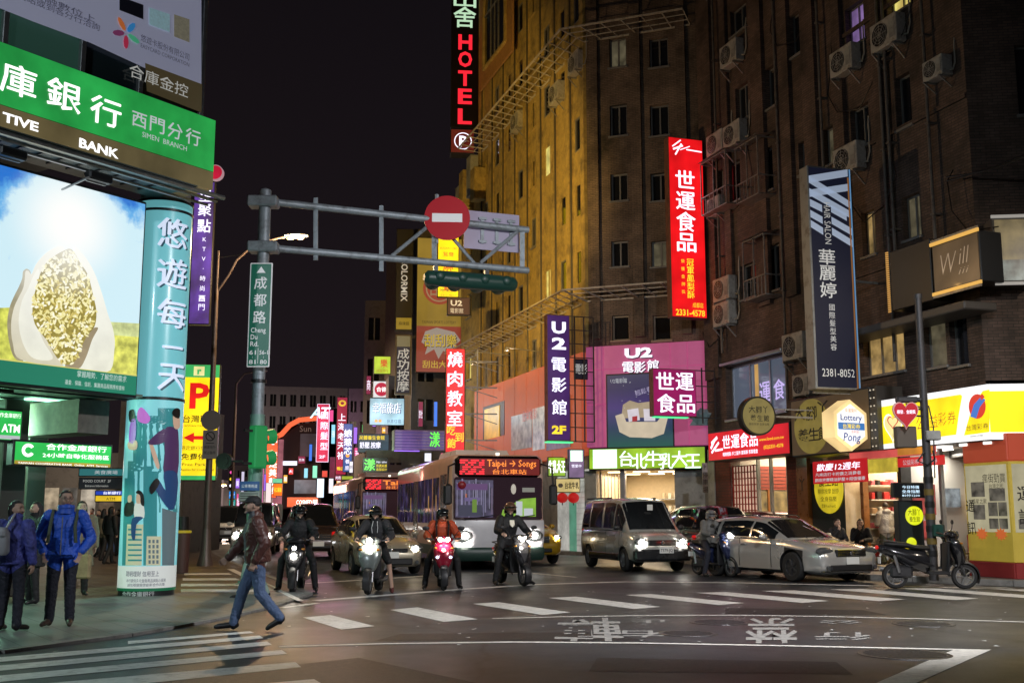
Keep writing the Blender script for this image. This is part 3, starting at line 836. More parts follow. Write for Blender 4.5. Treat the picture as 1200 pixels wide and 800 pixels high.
wrapS('print',[(174,517),(192,502),(198,512),(190,519),(178,521)],m_plaid,4.5)
wrapS('print',[(174,517),(179,520),(187,545),(183,547)],m_pskin,4)
wrapS('print',[(203,484),(209,480),(211,500),(204,501)],m_pskin,5)
wrapS('print',[(202,482),(206,478),(211,480),(210,490),(203,487)],m_phair,5.5)
wrapS('print',[(192,553),(208,555),(206,590),(199,597),(186,580),(180,566),(186,562),(194,574)],m_jean,4.8)
wrapS('print',[(175,571),(183,560),(187,566),(178,579)],m_phair,5)
wrapS('print',[(161,483),(166,477),(176,489),(172,496),(162,493)],mat('print_pink',(.5,.15,.55),.4,em=(.38,.1,.42),es=.7,mis=False),4)
wrapS('print',[(153,494),(159,492),(158,517),(151,518)],m_purp,4)
wrapS('print',[(150,518),(160,516),(160,526),(151,526)],m_pskin,4)
wrapS('print',[(151,482),(157,480),(158,492),(152,494)],m_phair,4)
wrapS('print',[(147,590),(156,587),(156,602),(146,604)],m_phair,5)
wrapS('print',[(150,581),(154,580),(154,587),(150,588)],m_pskin,6)
wrapS('print',[(158,590),(167,588),(169,606),(158,607)],mat('print_cream',(.6,.6,.58),.4,em=(.5,.5,.46),es=.6,mis=False),5)
wrapS('print',[(160,579),(166,578),(166,588),(160,589)],m_pskin,6)
wrapS('print',[(159,577),(163,574),(168,579),(169,592),(165,590),(164,580)],m_phair,6.5)
wrapS('print',[(155,607),(168,606),(160,614),(158,632),(154,628)],m_jean,6)
wrap_text('聰明理財 信用至上',166,672,7,M_ltxt,2,w=.62)
wrap_text('本行提供多元金融商品與貼心服務',171,680,4.5,M_ltxt,2,w=.75);wrap_text('誠信穩健關懷創新合作共榮',171,685,4,M_ltxt,2,w=.7)
wrap_text('合作金庫銀行',160,696,7,M_white,2,w=.62,bold=.01)
#   arcade under the billboard
arc=thing('arcade','dark arcade with green-lit ceiling under the grain billboard','arcade',fr=B)
cz_a=bz0-.02
mb=MB();mb.box(bx0,.05,cz_a,bx1+.2,7.5,cz_a+.05);mb.build('ceiling',mat('arcade_ceiling',(.22,.30,.25),.35,metal=.3,var=.15),arc)
for k in range(9):
 y_=.5+k*.8
 mb=MB();mb.box(bx0,y_,cz_a-.03,bx1+.2,y_+.02,cz_a-.001);mb.build('ceiling_joint',M_dkmetal,arc)
for (x0_,y0_) in ((-1.4,1.8),(-3.3,3.6),(-4.2,1.2)):
 mb=MB();mb.box(x0_,y0_,cz_a-.025,x0_+1.0,y0_+.25,cz_a-.004);mb.build('ceiling_light',glow('arcade_light',(.35,1.0,.62),5,mis=True),arc)
mb=MB();mb.cbox(-3.2,.4,cz_a-.12,-2.6,.44,cz_a-.05,.01);mb.build('air_slot',M_black,arc)
mb=MB();mb.box(bx1-.55,.9,3.0,bx1+.1,7.4,cz_a-.04);mb.build('ribbed_beam',mat('ribbed_beam',(.14,.12,.10),.7,var=.3),arc)
for (px,d_,w_) in ((4,2.2,.5),(33,3.0,.42)):
 xx=B.hit(px,600)[0]
 r0=ray(px,600);
 F2=Fr(tuple((B.o-B.n*d_)[:2]),B.a);xx=F2.hit(px,600)[0]
 mb=MB();mb.cbox(xx-w_/2,d_-w_/2,.03,xx+w_/2,d_+w_/2,cz_a-.04,.02);mb.build('column',mat('arcade_column',(.055,.05,.045),.35,coat=.3),arc)
def face_sign(name,label,cat,px0,yt,yb,px1,off_in,casing,face,depth=.2,fr=None,rim=.04,group=None,y0=None):
 """lit box sign standing parallel to a frame; returns thing and helper"""
 f_=fr or B
 F2=Fr(tuple((f_.o-f_.n*off_in)[:2]),f_.a)
 x0,z0,x1,z1=F2.box(px0,yt,yb,px1)
 t=thing(name,label,cat,(x0,0,z0),fr=F2,group=group)
 W_,H_=x1-x0,z1-z0
 mb=MB();mb.cbox(0,0,0,W_,depth,H_,.015);mb.build('casing',casing,t)
 mb=MB();mb.box(rim,-.008,rim,W_-rim,-.0005,H_-rim);mb.build('face',face,t)
 def put(s,fx,fz,h,m,w=None,bold=0.0,**k):
  return text(s,t,m,fx*W_,fz*H_,h*H_,y=-.013-.002*k.pop('lay',0),w=w*W_ if w else None,bold=bold,**k)
 return t,W_,H_,put
G_atm=glow('lit_atm_green',(.03,.62,.10),.95,mis=True)
t,W_,H_,put=face_sign('atm_sign','small green lit ATM sign at far left under the arcade ceiling','sign',-22,476,516,27,1.0,M_dkmetal,G_atm)
put('ATM',.7,.42,.34,G_white,w=.44,bold=.02);put('合作金庫銀行',.62,.8,.15,G_white,w=.62)
mb=MB();mb.box(.05,-.012,.05,W_-.05,-.009,H_*.2);mb.build('white_strip',G_soft,t)
t,W_,H_,put=face_sign('atm_service_sign','green lit 24-hour bank service sign with ochre strip under arcade','sign',15,514,545,132,.9,M_dkmetal,G_atm)
mb=MB();mb.box(.04,-.012,.03,W_-.04,-.0085,H_*.2);mb.build('ochre_strip',glow('lit_ochre',(.42,.30,.03),1.0),t)
put('合作金庫銀行',.62,.78,.26,G_white,w=.62,bold=.01);put('24小時自動化服務區',.62,.45,.2,G_white,w=.68,bold=.01)
put('TAIWAN COOPERATIVE BANK  Online  ATM  Services',.5,.11,.11,G_white,w=.9)
mb=MB()
for k in range(20):
 a0,a1=.6+k*.27,.6+(k+1)*.27
 if k<19:mb.quad(*[(W_*.14+math.cos(a)*r_*H_,-.012,H_*.6+math.sin(a)*r_*H_*.95) for a,r_ in ((a0,.27),(a1,.27),(a1,.14),(a0,.14))])
mb.build('emblem',G_white,t)
for px in (57,94):pass
#   buildings on the right
M_brickR=brick_mat('brown_brick',(.21,.135,.105),(.12,.078,.06),(.07,.06,.05))
M_brickC=brick_mat('buff_brick',(.32,.23,.165),(.23,.165,.12),(.10,.09,.075),.22,.07)
M_yel=mat('ochre_render',(.50,.37,.12),.75,var=.25,vscale=3,dirt=(.13,.10,.06),dscale=1.2,bump=.3,bscale=25)
M_frame=mat('window_frame_grey',(.25,.25,.24),.45,metal=.3)
M_glass=mat('dark_window_glass',(.012,.014,.018),.07,coat=.5)
M_gray=mat('cool_grey_paint',(.38,.39,.38),.6,var=.2,dirt=(.12,.11,.10))
M_cage=mat('cage_iron',(.36,.36,.34),.5,metal=.5,dirt=(.14,.10,.07),dscale=9)
M_shade=mat('room_curtain',(.30,.24,.15),.8,var=.4,vscale=3)
G_amber=mat('lit_amber_room',(.4,.3,.15),.7,em=(.75,.42,.12),es=.55,mis=False)
G_amber2=pm('lit_amber_curtain',(.62,.40,.14),.55,.6,2.5)
G_yelw=pm('lit_yellow_room',(.9,.68,.18),.9,.3,3)
G_lilac=pm('lit_lilac_curtain',(.20,.12,.30),.7,.4,3)
G_dimw=pm('lit_dim_room',(.10,.085,.05),.6,.6,3)
def wall(parent,name,m,x0,x1,z0,z1,holes,y=0.0,depth=.35,reveal=None):
 """front sheet with openings and their reveals; holes = (x0,z0,x1,z1)"""
 xs=sorted({x0,x1,*[max(x0,min(x1,v)) for h in holes for v in (h[0],h[2])]})
 zs=sorted({z0,z1,*[max(z0,min(z1,v)) for h in holes for v in (h[1],h[3])]})
 mb=MB()
 for a,b in zip(xs,xs[1:]):
  run=None
  for c,d in zip(zs,zs[1:]):
   mx_,mz_=(a+b)/2,(c+d)/2
   if any(h[0]<mx_<h[2] and h[1]<mz_<h[3] for h in holes):continue
   mb.quad((a,y,c),(b,y,c),(b,y,d),(a,y,d))
 for h in holes:
  a,c,b,d=max(h[0],x0),max(h[1],z0),min(h[2],x1),min(h[3],z1)
  e=y+depth
  mb.quad((a,y,c),(a,e,c),(b,e,c),(b,y,c));mb.quad((a,y,d),(b,y,d),(b,e,d),(a,e,d))
  mb.quad((a,y,c),(a,y,d),(a,e,d),(a,e,c));mb.quad((b,y,c),(b,e,c),(b,e,d),(b,y,d))
 return mb.build(name,m,parent)
WCACHE={}
def window(parent,h,y=.2,pane=None,mull=1,fw=.05,frame=None,sill=True):
 a,c,b,d=h;frame=frame or M_frame
 mb=MB()
 mb.box(a,y-.03,c,a+fw,y+.05,d);mb.box(b-fw,y-.03,c,b,y+.05,d)
 mb.box(a+fw,y-.03,c,b-fw,y+.05,c+fw);mb.box(a+fw,y-.03,d-fw,b-fw,y+.05,d)
 for k in range(mull):
  x=a+(b-a)*(k+1)/(mull+1);mb.box(x-fw/2,y-.04,c+fw,x+fw/2,y+.05,d-fw)
 o=mb.build('window_frame',frame,parent)
 mb=MB();mb.box(a+fw*.8,y+.01,c+fw*.8,b-fw*.8,y+.02,d-fw*.8)
 p=mb.build('window_pane',pane or M_glass,parent)
 if sill:
  mb=MB();mb.cbox(a-.06,-.07,c-.08,b+.06,y-.03,c-.002,.01);mb.build('window_sill',frame,parent)
 return o,p
def hole(fr,x0,yt,yb,x1):
 a,c,b,d=fr.box(x0,yt,yb,x1);return (a,c,b,d)
#   right brick building
TOPR=34.0
rb=thing('brick_building','dark brown brick building on the right with window cages and shops below','building',fr=R)
SH=3.75
RH={}
def rh(k,*p):RH[k]=hole(R,*p);return RH[k]
rh('a',856,14,45,875);rh('b',862,104,146,877);rh('c',897,82,130,913);rh('d',991,12,60,1013)
rh('e',1040,-6,22,1067);rh('f',1050,92,154,1068);rh('g',997,130,178,1019);rh('h',965,152,196,977)
rh('i',936,168,206,945);rh('j',868,312,352,886);rh('k',1010,250,302,1026);rh('l',1058,232,283,1079)
rh('m',851,430,492,921);rh('n',1012,383,442,1060);rh('o',1083,374,432,1109);rh('p',1113,366,430,1134)
rh('q',842,200,246,868);rh('r',884,182,232,906);rh('s',893,292,345,914);rh('t',925,20,70,943);rh('u',1012,330,345,1022)
wall(rb,'wall',M_brickR,RL,0,SH,TOPR,[v for k,v in RH.items() if k!='u'])
panes={'d':G_lilac,'e':G_yelw,'k':G_amber2,'n':G_amber2,'o':G_dimw,'p':M_glass,'l':G_dimw,'g':M_glass,'h':G_dimw}
for k,h in RH.items():
 if k in 'u':continue
 if k=='m':continue
 window(rb,h,pane=panes.get(k,M_glass),mull={'n':2,'e':1,'i':0,'h':0,'f':0,'o':0,'p':0}.get(k,1),fw=.045)
mb=MB();mb.box(RL+.02,.36,SH,-.02,12,TOPR-.01);mb.build('block',M_dkwall,rb)
mb=MB();mb.quad((RL,0,SH),(RL,12,SH),(RL,12,TOPR),(RL,0,TOPR));mb.build('side_wall',M_brickR,rb)
for (p0,p1) in ((819,834),(846,853),(881,895),(913,926),(942,957),(979,989),(1026,1036)):
 a=R.hit(p0,130,.1)[0];b=R.hit(p1,130,.1)[0];z0_=8.2 if p0>840 else 6.2
 mb=MB();mb.box(a,-.14,z0_,b,-.002,TOPR);mb.build('brick_rib',M_brickR,rb)
for z_ in (8.1,11.7,15.3,18.9):
 mb=MB();mb.box(R.hit(990,130)[0],-.06,z_,-.01,-.002,z_+.12);mb.build('string_course',M_brickR,rb)
M_pipe=mat('wall_pipe',(.16,.145,.13),.6,metal=.2,var=.2,dirt=(.07,.05,.04),dscale=5)
for px,z0_,z1_ in ((910,5,24),(962,8,30),(1033,5.5,30),(1040,8,30),(1087,8,30),(838,7,20)):
 x_=R.hit(px,130,.2)[0];mb=MB();mb.tube([(x_,-.2,z0_),(x_,-.2,z1_)],.045,7)
 for z_ in np.arange(z0_+1,z1_,2.4):mb.box(x_-.07,-.26,z_,x_+.07,-.003,z_+.05)
 mb.build('drainpipe',M_pipe,rb)
for k in range(9):
 x_=R.hit(845+k*33,200,.2)[0];z_=7.5+(k*37%11)*1.1;sg=rnd.choice((-1,1))
 mb=MB();mb.tube([(x_,-.05,z_+3),(x_+.1*sg,-.17,z_+1.8),(x_-.15*sg,-.18,z_+.8),(x_+.3*sg,-.2,z_+.1),(x_+1.3*sg,-.16,z_-.15),(x_+1.9*sg,-.08,z_+.5)],.018,5);mb.build('cable',M_black,rb)
h=RH['m']
window(rb,h,y=.25,pane=mat('bluish_glass',(.10,.13,.17),.08,em=(.10,.13,.19),es=.55,mis=False),mull=2,fw=.07,frame=M_alu)
mb=MB();mb.box(h[0]+1.55,.22,h[1]+.1,h[0]+1.75,.245,h[3]-.1);mb.build('lit_curtain',G_amber,rb)
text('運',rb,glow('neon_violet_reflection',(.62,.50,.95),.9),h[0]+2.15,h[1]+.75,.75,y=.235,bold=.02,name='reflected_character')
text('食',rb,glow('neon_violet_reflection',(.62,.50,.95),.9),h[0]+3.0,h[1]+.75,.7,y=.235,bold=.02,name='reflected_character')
mb=MB();mb.cbox(h[0]-.1,-.2,h[3]+.02,h[2]+.1,-.003,h[3]+.12,.02);mb.build('window_hood',M_alu,rb)
x2=14
wall(rb_end:=thing('brick_building_end','brick end wall of the right building turned to the junction','wall',fr=R2),'wall',M_brickR,0,x2,SH+.9,TOPR,
[(1.2,6.6,2.6,8.4),(1.2,11.2,2.4,13.0),(1.2,15,2.4,16.6)])
for h in ((1.2,11.2,2.4,13.0),(1.2,15,2.4,16.6)):window(rb_end,h)
mb=MB();mb.box(.03,.4,3,x2,11,TOPR-.02);mb.build('block',M_dkwall,rb_end)
def cage(h,out=.62,bars=3):
 a,c,b,d=h;a-=.12;b+=.12;c-=.25;d+=.2
 mb=MB();w_=.035
 for z_ in (c,c+(d-c)*.33,d):
  mb.bar((a,-.005,z_),(a,-out,z_),w_);mb.bar((b,-.005,z_),(b,-out,z_),w_);mb.bar((a,-out,z_),(b,-out,z_),w_)
 for x_ in (a,a+(b-a)/2,b):mb.bar((x_,-out,c),(x_,-out,d),w_)
 for x_ in np.linspace(a,b,bars+4)[1:-1]:mb.bar((x_,-out,c),(x_,-out,c+(d-c)*.33),.02)
 mb.build('window_cage',M_cage,rb)
 mb=MB();mb.box(a,-out,c-.02,b,-.005,c-.003+.02);mb.build('cage_floor',M_cage,rb)
 mb=MB();mb.add([(a-.05,-out-.12,d+.03),(b+.05,-out-.12,d+.03),(b+.05,0,d+.2),(a-.05,0,d+.2)],[(0,1,2,3)]);mb.build('cage_roof',M_cage,rb)
for k in 'qrs':cage(RH[k])
#   air conditioners
M_ac=mat('ac_casing',(.46,.45,.42),.5,var=.12,dirt=(.18,.15,.11),dscale=7)
def ac_proto():
 t=thing('air_conditioner','x','air conditioner')
 mb=MB();mb.cbox(-.42,-.34,0,.42,0,.60,.02);mb.build('casing',M_ac,t)
 mb=MB();mb.cyl((-.1,-.355,.3),.24,.014,24,'y');mb.build('fan_opening',M_black,t)
 mb=MB()
 for r_ in (.06,.12,.18,.235):
  for k in range(20):
   a0,a1=2*PI*k/20,2*PI*(k+1)/20
   mb.bar((-.1+r_*math.cos(a0),-.365,.3+r_*math.sin(a0)),(-.1+r_*math.cos(a1),-.365,.3+r_*math.sin(a1)),.008)
 for k in range(4):a0=PI*k/4;mb.bar((-.1-.24*math.cos(a0),-.362,.3-.24*math.sin(a0)),(-.1+.24*math.cos(a0),-.362,.3+.24*math.sin(a0)),.008)
 mb.build('fan_guard',M_ac,t)
 mb=MB();mb.cbox(.2,-.352,.1,.38,-.341,.5,.004);mb.build('side_panel',M_gray,t)
 mb=MB()
 for x_ in (-.32,.32):mb.bar((x_,0,-.025),(x_,-.40,-.025),.04);mb.bar((x_,0,-.32),(x_,-.36,-.04),.03)
 mb.build('bracket',M_cage,t)
 mb=MB();mb.tube([(.43,-.1,.12),(.52,-.08,.1),(.56,-.03,.3),(.55,-.02,.9),(.5,.05,1.1)],.022,6);mb.build('hose',mat('pipe_wrap',(.4,.38,.33),.8),t)
 return t
_ac=None
def ac(fr,px,py,wpx,lb,off=0.02):
 """px,py = centre of the unit in the photograph"""
 global _ac
 x,z=fr.hit(px,py,.2);x1,_=fr.hit(px+wpx/2,py,.2);sc=(x1-x)/.42
 if _ac is None:_ac=ac_proto();o=_ac
 else:o=copy_tree(_ac)
 sc=max(.8,min(1.35,sc))
 o.location=fr.at(x,-off,z-.3*sc);o.rotation_euler=(0,0,fr.a);o.scale=(sc,1,sc)
 tag(o,lb,'air conditioner','outdoor air conditioners on the walls');return o
for a in ((857,64,20,'air conditioner below the topmost window beside the tall red sign'),
(841,169,19,'left air conditioner of the pair just above the red sign'),
(861,158,22,'right air conditioner of the pair just above the red sign'),
(840,242,15,'air conditioner tucked under the left window cage'),
(990,72,27,'air conditioner under the window with lilac light'),
(1040,40,42,'large air conditioner under the lit yellow top window'),
(1098,81,24,'lone small air conditioner high on the dark right wall'),
(995,187,30,'air conditioner right above the hair salon sign'),
(849,339,24,'upper air conditioner of the stacked pair beside the red sign foot'),
(849,368,24,'lower air conditioner of the stacked pair beside the red sign foot'),
(933,406,25,'air conditioner directly left of the hair salon sign foot'),
(943,451,20,'air conditioner just above the brown massage sign'),
(966,212,18,'air conditioner hidden behind the salon sign top')):
 ac(R,*a[:3],a[3])
ac(Lf,606,143,15,'air conditioner below the upper lattice of the ochre facade')
ac(Lf,675,75,12,'air conditioner beneath the upper lattice near the ochre corner')
ac(Lf,652,110,12,'small air conditioner on the ochre wall under the lattice bend')
#   hotel building: chamfer and long ochre side
hb=thing('hotel_building','tall hotel building with ochre lit side and dark brick chamfered corner','building',fr=CH)
TOPC=36.0
ST=3.3
row_px=[(370,400,398),(283,313),(205,236),(123,161),(46,80)]
z_rows=[]
ch_holes=[]
for k,(yt,yb) in enumerate([(370,399),(283,313),(204,236),(124,160),(46,80)]):
 for (x0_,x1_) in ((717,737),(764,786)) if k else ((717,737),(765,786)):
  ch_holes.append(hole(CH,x0_-k*.8,yt,yb,x1_-k*.8))
zpink=CH.hit(700,407)[1];zgreen0=CH.hit(760,550)[1];zgreen1=CH.hit(760,525)[1]
print('pink top',zpink,CH.hit(820,401)[1],'green',zgreen0,zgreen1,Lf.hit(562,460)[1],Lf.hit(637,432)[1],'LFAR',LFAR,'RL',RL,'CHW',CHW)
wall(hb,'wall',M_brickC,0,CHW,zpink-.3,TOPC,ch_holes)
for i,h in enumerate(ch_holes):window(hb,h,pane=G_dimw if i in (3,8) else M_glass,mull=1 if i>1 else 0,fw=.06,frame=M_frame if i>1 else mat('buff_frame',(.4,.34,.25),.6))
for (p0,p1) in ((693,703),(742,754),(797,808)):
 a=CH.hit(p0,250)[0];b=CH.hit(p1,250)[0]
 mb=MB();mb.box(max(0,a),-.16,zpink+.3,min(CHW,b),-.002,TOPC);mb.build('brick_rib',M_brickC,hb)
mb=MB();mb.box(.15,.36,zgreen0+.1,CHW+.3,10,TOPC-.02);mb.build('block',M_dkwall,hb)
oc=thing('ochre_facade','long ochre side wall of the hotel building with slot windows between ribs','building',fr=Lf)
L0=LFAR;zb_=7.4
nb=8;bw=(0-L0)/nb
lh=[]
zrow=[CH.hit(725,y)[1] for y in (385,298,220,142,63)]
print('row z',zrow)
dz=(zrow[3]-zrow[0])/3
for r_ in range(8):
 zc=zrow[0]+dz*r_
 for b_ in range(nb):
  xa=L0+b_*bw
  if (b_*5+r_*3)%4!=3:lh.append((xa+.30*bw,zc-.75,xa+.30*bw+.95,zc+.65) if b_%2 else (xa+.36*bw,zc-.7,xa+.36*bw+.8,zc+.6))
wall(oc,'wall',M_yel,L0,0,zb_,TOPC,lh,depth=.1)
mb=MB();mb.box(L0+.02,.36,3.5,-.2,9,TOPC-.02);mb.build('block',M_dkwall,oc)
for i,h in enumerate(lh):
 window(oc,h,y=.045,pane=G_yelw if i in (9,22) else M_glass,mull=1 if i%3==0 else 0,fw=.07,sill=i%3==0,frame=M_frame if i%5 in (0,3) else M_yel)
for b_ in range(nb+1):
 xa=L0+b_*bw
 for (o_,w_) in ((0.0,.40),(.17*bw,.12)):
  if xa+o_+w_/2>.2:continue
  x_=min(xa+o_,-.18)
  mb=MB();mb.box(x_-w_/2,-.13 if o_==0 else -.05,zb_,x_+w_/2,-.002,TOPC);mb.build('rib',M_yel,oc)
  if b_<nb and o_==0:
   mb=MB();mb.tube([(x_+w_/2+.09,-.07,zb_),(x_+w_/2+.09,-.07,TOPC)],.05,6);mb.build('drainpipe',mat('drainpipe',(.08,.07,.05),.5),oc)
az=Lf.hit(590,75,.3)
mb=MB();x0_=Lf.hit(571,20)[0];x1_=Lf.hit(610,20)[0]
zA0=Lf.hit(575,78,.4)[1];zA1=zA0+7.0
pts=[(x0_,zA0-.6),(x1_,zA0-.6),(x1_,zA1),(x0_,zA1)]
mb.prism(pts,-.32,-.42)
mb.build('arch_panel',mat('orange_render',(.50,.27,.10),.8,var=.2,bump=.3),oc)
ar=(x1_-x0_)*.33;xc_=(x0_+x1_)/2
arc_pts=[(xc_+ar*math.cos(t),zA0+3.1+ar*math.sin(t)) for t in np.linspace(PI,0,15)]
op=[(xc_-ar,zA0+.2)]+arc_pts+[(xc_+ar,zA0+.2)]
mb=MB();mb.prism(op,-.43,-.425);mb.build('arch_window',M_glass,oc)
mb=MB()
for a,b in zip(op,op[1:]+op[:1]):mb.bar((a[0],-.47,a[1]),(b[0],-.47,b[1]),.16,.12)
mb.build('arch_frame',M_yel,oc)
mb=MB()
for q in (-.35,0,.35):mb.bar((xc_+q*ar,-.45,zA0+.2),(xc_+q*ar,-.45,zA0+3+ar*.9),.05)
mb.bar((xc_-ar,-.45,zA0+3.0),(xc_+ar,-.45,zA0+3.0),.05)
mb.build('arch_glazing_bar',M_cage,oc)
x_n0=Lf.hit(541,300)[0];zN=Lf.hit(552,205)[1]
nb_=thing('narrow_ochre_building','lower ochre building with cluttered rooftop just beyond the hotel','building',fr=Lf)
wall(nb_,'wall',M_yel,x_n0,L0-.05,3.5,zN,[(x_n0+1,z,x_n0+2.0,z+1.3) for z in np.arange(8.5,zN-2,3.3)])
for z in np.arange(8.5,zN-2,3.3):window(nb_,(x_n0+1,z,x_n0+2.0,z+1.3),pane=G_yelw if z<10 else M_glass)
mb=MB();mb.box(x_n0,.35,3.5,L0-.08,9,zN-.02);mb.build('block',M_yel,nb_)
for k in range(4):
 mb=MB();x_=x_n0+.4+k*1.1;mb.cbox(x_,-.5-.1*(k%2),zN-1.6-.5*(k%2),x_+.8,.3,zN-.4+.5*(k%3),.03);mb.build('roof_shed',M_yel if k%2 else M_gray,nb_)
#   tilted lattice guards round the hotel building
M_lat=mat('lattice_metal',(.60,.56,.48),.5,metal=.0,dirt=(.2,.16,.1),dscale=4)
def lattice(name,label,zi,zo,x_left,out=1.25,xr=CHW,m=M_lat):
 t=thing(name,label,'lattice guard',(0,0,0),fr=Lf,group='lattice guards round the hotel')
 cvec=CH.at(xr)-Lf.o;inner=[Vector((x_left,0)),Vector((0,0)),Vector((cvec.dot(Lf.u),-cvec.dot(Lf.n)))]
 n1=Vector((0,-1));n2v=CH.n;n2=Vector((n2v.dot(Lf.u),-n2v.dot(Lf.n)))
 bis=(n1+n2).normalized()/math.cos(n1.angle(n2)/2)
 outer=[inner[0]+n1*out,inner[1]+bis*out,inner[2]+n2*out]
 off=[inner[0]+n1*.06,inner[1]+bis*.06,inner[2]+n2*.06]
 rails=MB();rr=[]
 for f_ in (0,.33,.66,1):
  pts=[Vector((*(a*(1-f_)+b*f_),zi+(zo-zi)*f_)) for a,b in zip(off,outer)];rr.append(pts)
  for a,b in zip(pts,pts[1:]):rails.bar(a,b,.06 if f_ in (0,1) else .03)
 rails.build('rail',m,t)
 for seg in range(2):
  ln=(rr[0][seg+1]-rr[0][seg]).length;n=int(ln/.62)
  for i in range(n+1):
   f_=i/n
   if seg==1 and i==0:continue
   a=rr[0][seg].lerp(rr[0][seg+1],f_);b=rr[-1][seg].lerp(rr[-1][seg+1],f_)
   mb=MB();mb.bar(a,b,.045 if i%2 else .032);mb.build('rung',m,t)
 return t
z_lo_i=(Lf.hit(559,417,.06)[1]+Lf.hit(686,352,.06)[1])/2;z_hi_i=(Lf.hit(562,182,.06)[1]+Lf.hit(686,47,.06)[1])/2
print('lattice z',Lf.hit(559,417)[1],Lf.hit(686,352)[1],Lf.hit(562,182)[1],Lf.hit(686,47)[1])
lattice('lattice_guard','lower tilted metal lattice guard above the pink shopfront band',z_lo_i,z_lo_i+.25,Lf.hit(549,410)[0],1.3)
lattice('lattice_guard','upper tilted metal lattice guard high round the hotel corner',z_hi_i,z_hi_i+.1,L0+.1,1.3,CHW*.9)
#   first-floor cladding and shops of the hotel building
M_pinkL=mat('salmon_cladding_glow',(.50,.13,.07),.5,var=.12,vscale=2,em=(.72,.14,.05),es=.42,mis=False)  # own emission stands in for lamplight on the salmon panels
M_pinkC=mat('pink_cladding_glow',(.55,.16,.30),.4,var=.12,vscale=1.2,em=(.52,.09,.26),es=.45,mis=False)  # own emission stands in for light from the nearby signs
zl1=(Lf.hit(562,460)[1]+Lf.hit(637,432)[1])/2;zl0=zl1-3.9
bandL=thing('salmon_shopfront_band','salmon panelled band with posters on the ochre side above bus','shopfront',fr=Lf)
nP=9;xl0=Lf.hit(563,480)[0]
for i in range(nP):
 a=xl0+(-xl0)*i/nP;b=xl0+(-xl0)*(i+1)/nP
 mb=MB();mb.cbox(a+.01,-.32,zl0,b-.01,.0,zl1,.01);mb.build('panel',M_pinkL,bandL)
def on_band(px0,yt,yb,px1,nm,m,off=.34):
 x0_,z0_,x1_,z1_=Lf.box(px0,yt,yb,px1,off);mb=MB();mb.cbox(x0_,-off,z0_,x1_,-off+.03,z1_,.005);return mb.build(nm,m,bandL),(x0_,z0_,x1_,z1_)
on_band(566,477,515,591,'panel_frame',M_dkmetal,.335);
on_band(567.5,480,515,585,'yellow_panel',pm('lit_yellow_panel',(.75,.42,.01),.9,.1,2),.365)
on_band(599,488,528,623,'poster',pm('poster_grey',(.30,.26,.20),.55,.8,2.5),.36)
on_band(624,479,528,638,'poster',pm('poster_cream',(.50,.44,.36),.6,.6,3),.36)
on_band(640,470,528,668,'poster',pm('poster_brown',(.16,.09,.06),.6,.6,3),.36)
t_=text('音樂電影',bandL,glow('lit_red_print',(.55,.08,.06),.8),Lf.hit(631,486)[0],Lf.hit(631,486)[1],.5,y=-.41)
zs=Lf.hit(660,535)[1]
shl=thing('side_shopfront','narrow white tiled shopfront with red lanterns left of the van','shopfront',fr=Lf)
mb=MB();mb.box(-13,-.02,.12,-.1,.5,zl0);mb.build('wall',M_gray,shl)
xA,zA,xB,zB=Lf.box(654,577,641,668,.03)
mb=MB();mb.box(xA,-.05,.13,xB,-.025,3.2);mb.build('tiled_wall',pm('lit_tiles',(.45,.44,.40),.8,.15,8),shl)
xA,zA,xB,zB=Lf.box(668,577,641,676,.03)
mb=MB();mb.box(xA,-.06,.13,xB,-.025,3.2);mb.build('door',pm('lit_green_door',(.10,.30,.20),.8,.2,2),shl)
xA2=Lf.hit(677,600)[0]
mb=MB();mb.box(xA2,-.05,.13,-.05,-.025,3.2);mb.build('tiled_wall',pm('lit_tiles',(.45,.44,.40),.8,.15,8),shl)
for k in range(14):
 mb=MB();mb.box(xA2,-.056,.35+k*.2,-.06,-.051,.362+k*.2);mb.build('tile_joint',M_gray,shl)
for px,lb in ((655,'left red paper lantern beside the side shop door'),(668,'right red paper lantern beside the side shop door')):
 p=Lf.hit(px+4,583,.35);c0=Lf.at(p[0],-.35,p[1])
 mb=MB();mb.ell((0,0,0),.22,.22,.2,14,8);mb.mk(1).cyl((0,0,-.28),.02,.1,6).cyl((0,0,.18),.07,.05,10)
 mb.build('lantern',[mat('lantern_red',(.5,.02,.02),.5,em=(.5,.01,.01),es=.6),M_dkmetal],loc=c0,label=lb,cat='lantern',group='red lanterns by the side shop')
bandC=thing('pink_shopfront_cladding','bright pink panelled cladding with film poster on the chamfered corner','shopfront',fr=CH)
zc1=(CH.hit(695,408)[1]+CH.hit(815,401)[1])/2;zc0=zgreen1+.05
cols=[0]+[CH.hit(px,450)[0] for px in (711,750,789,809)]+[CHW+.15]
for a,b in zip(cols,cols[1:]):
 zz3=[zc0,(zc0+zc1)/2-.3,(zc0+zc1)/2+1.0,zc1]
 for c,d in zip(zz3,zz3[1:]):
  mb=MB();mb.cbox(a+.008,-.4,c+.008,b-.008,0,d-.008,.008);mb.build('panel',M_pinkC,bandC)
def cput(s,px,py,h,m,w=None,off=.46,bold=0,**k):
 x,z=CH.hit(px,py,off);hz=CH.hit(px,py-h/2)[1]-CH.hit(px,py+h/2)[1]
 if w:w=CH.hit(px+w/2,py)[0]-CH.hit(px-w/2,py)[0]
 return text(s,bandC,m,x,z,hz,y=-off,w=w,bold=bold,**k)
G_letter=glow('white_channel_letters',(.92,.90,.98),1.25)
M_lsh=mat('letter_side',(.05,.02,.06),.5)
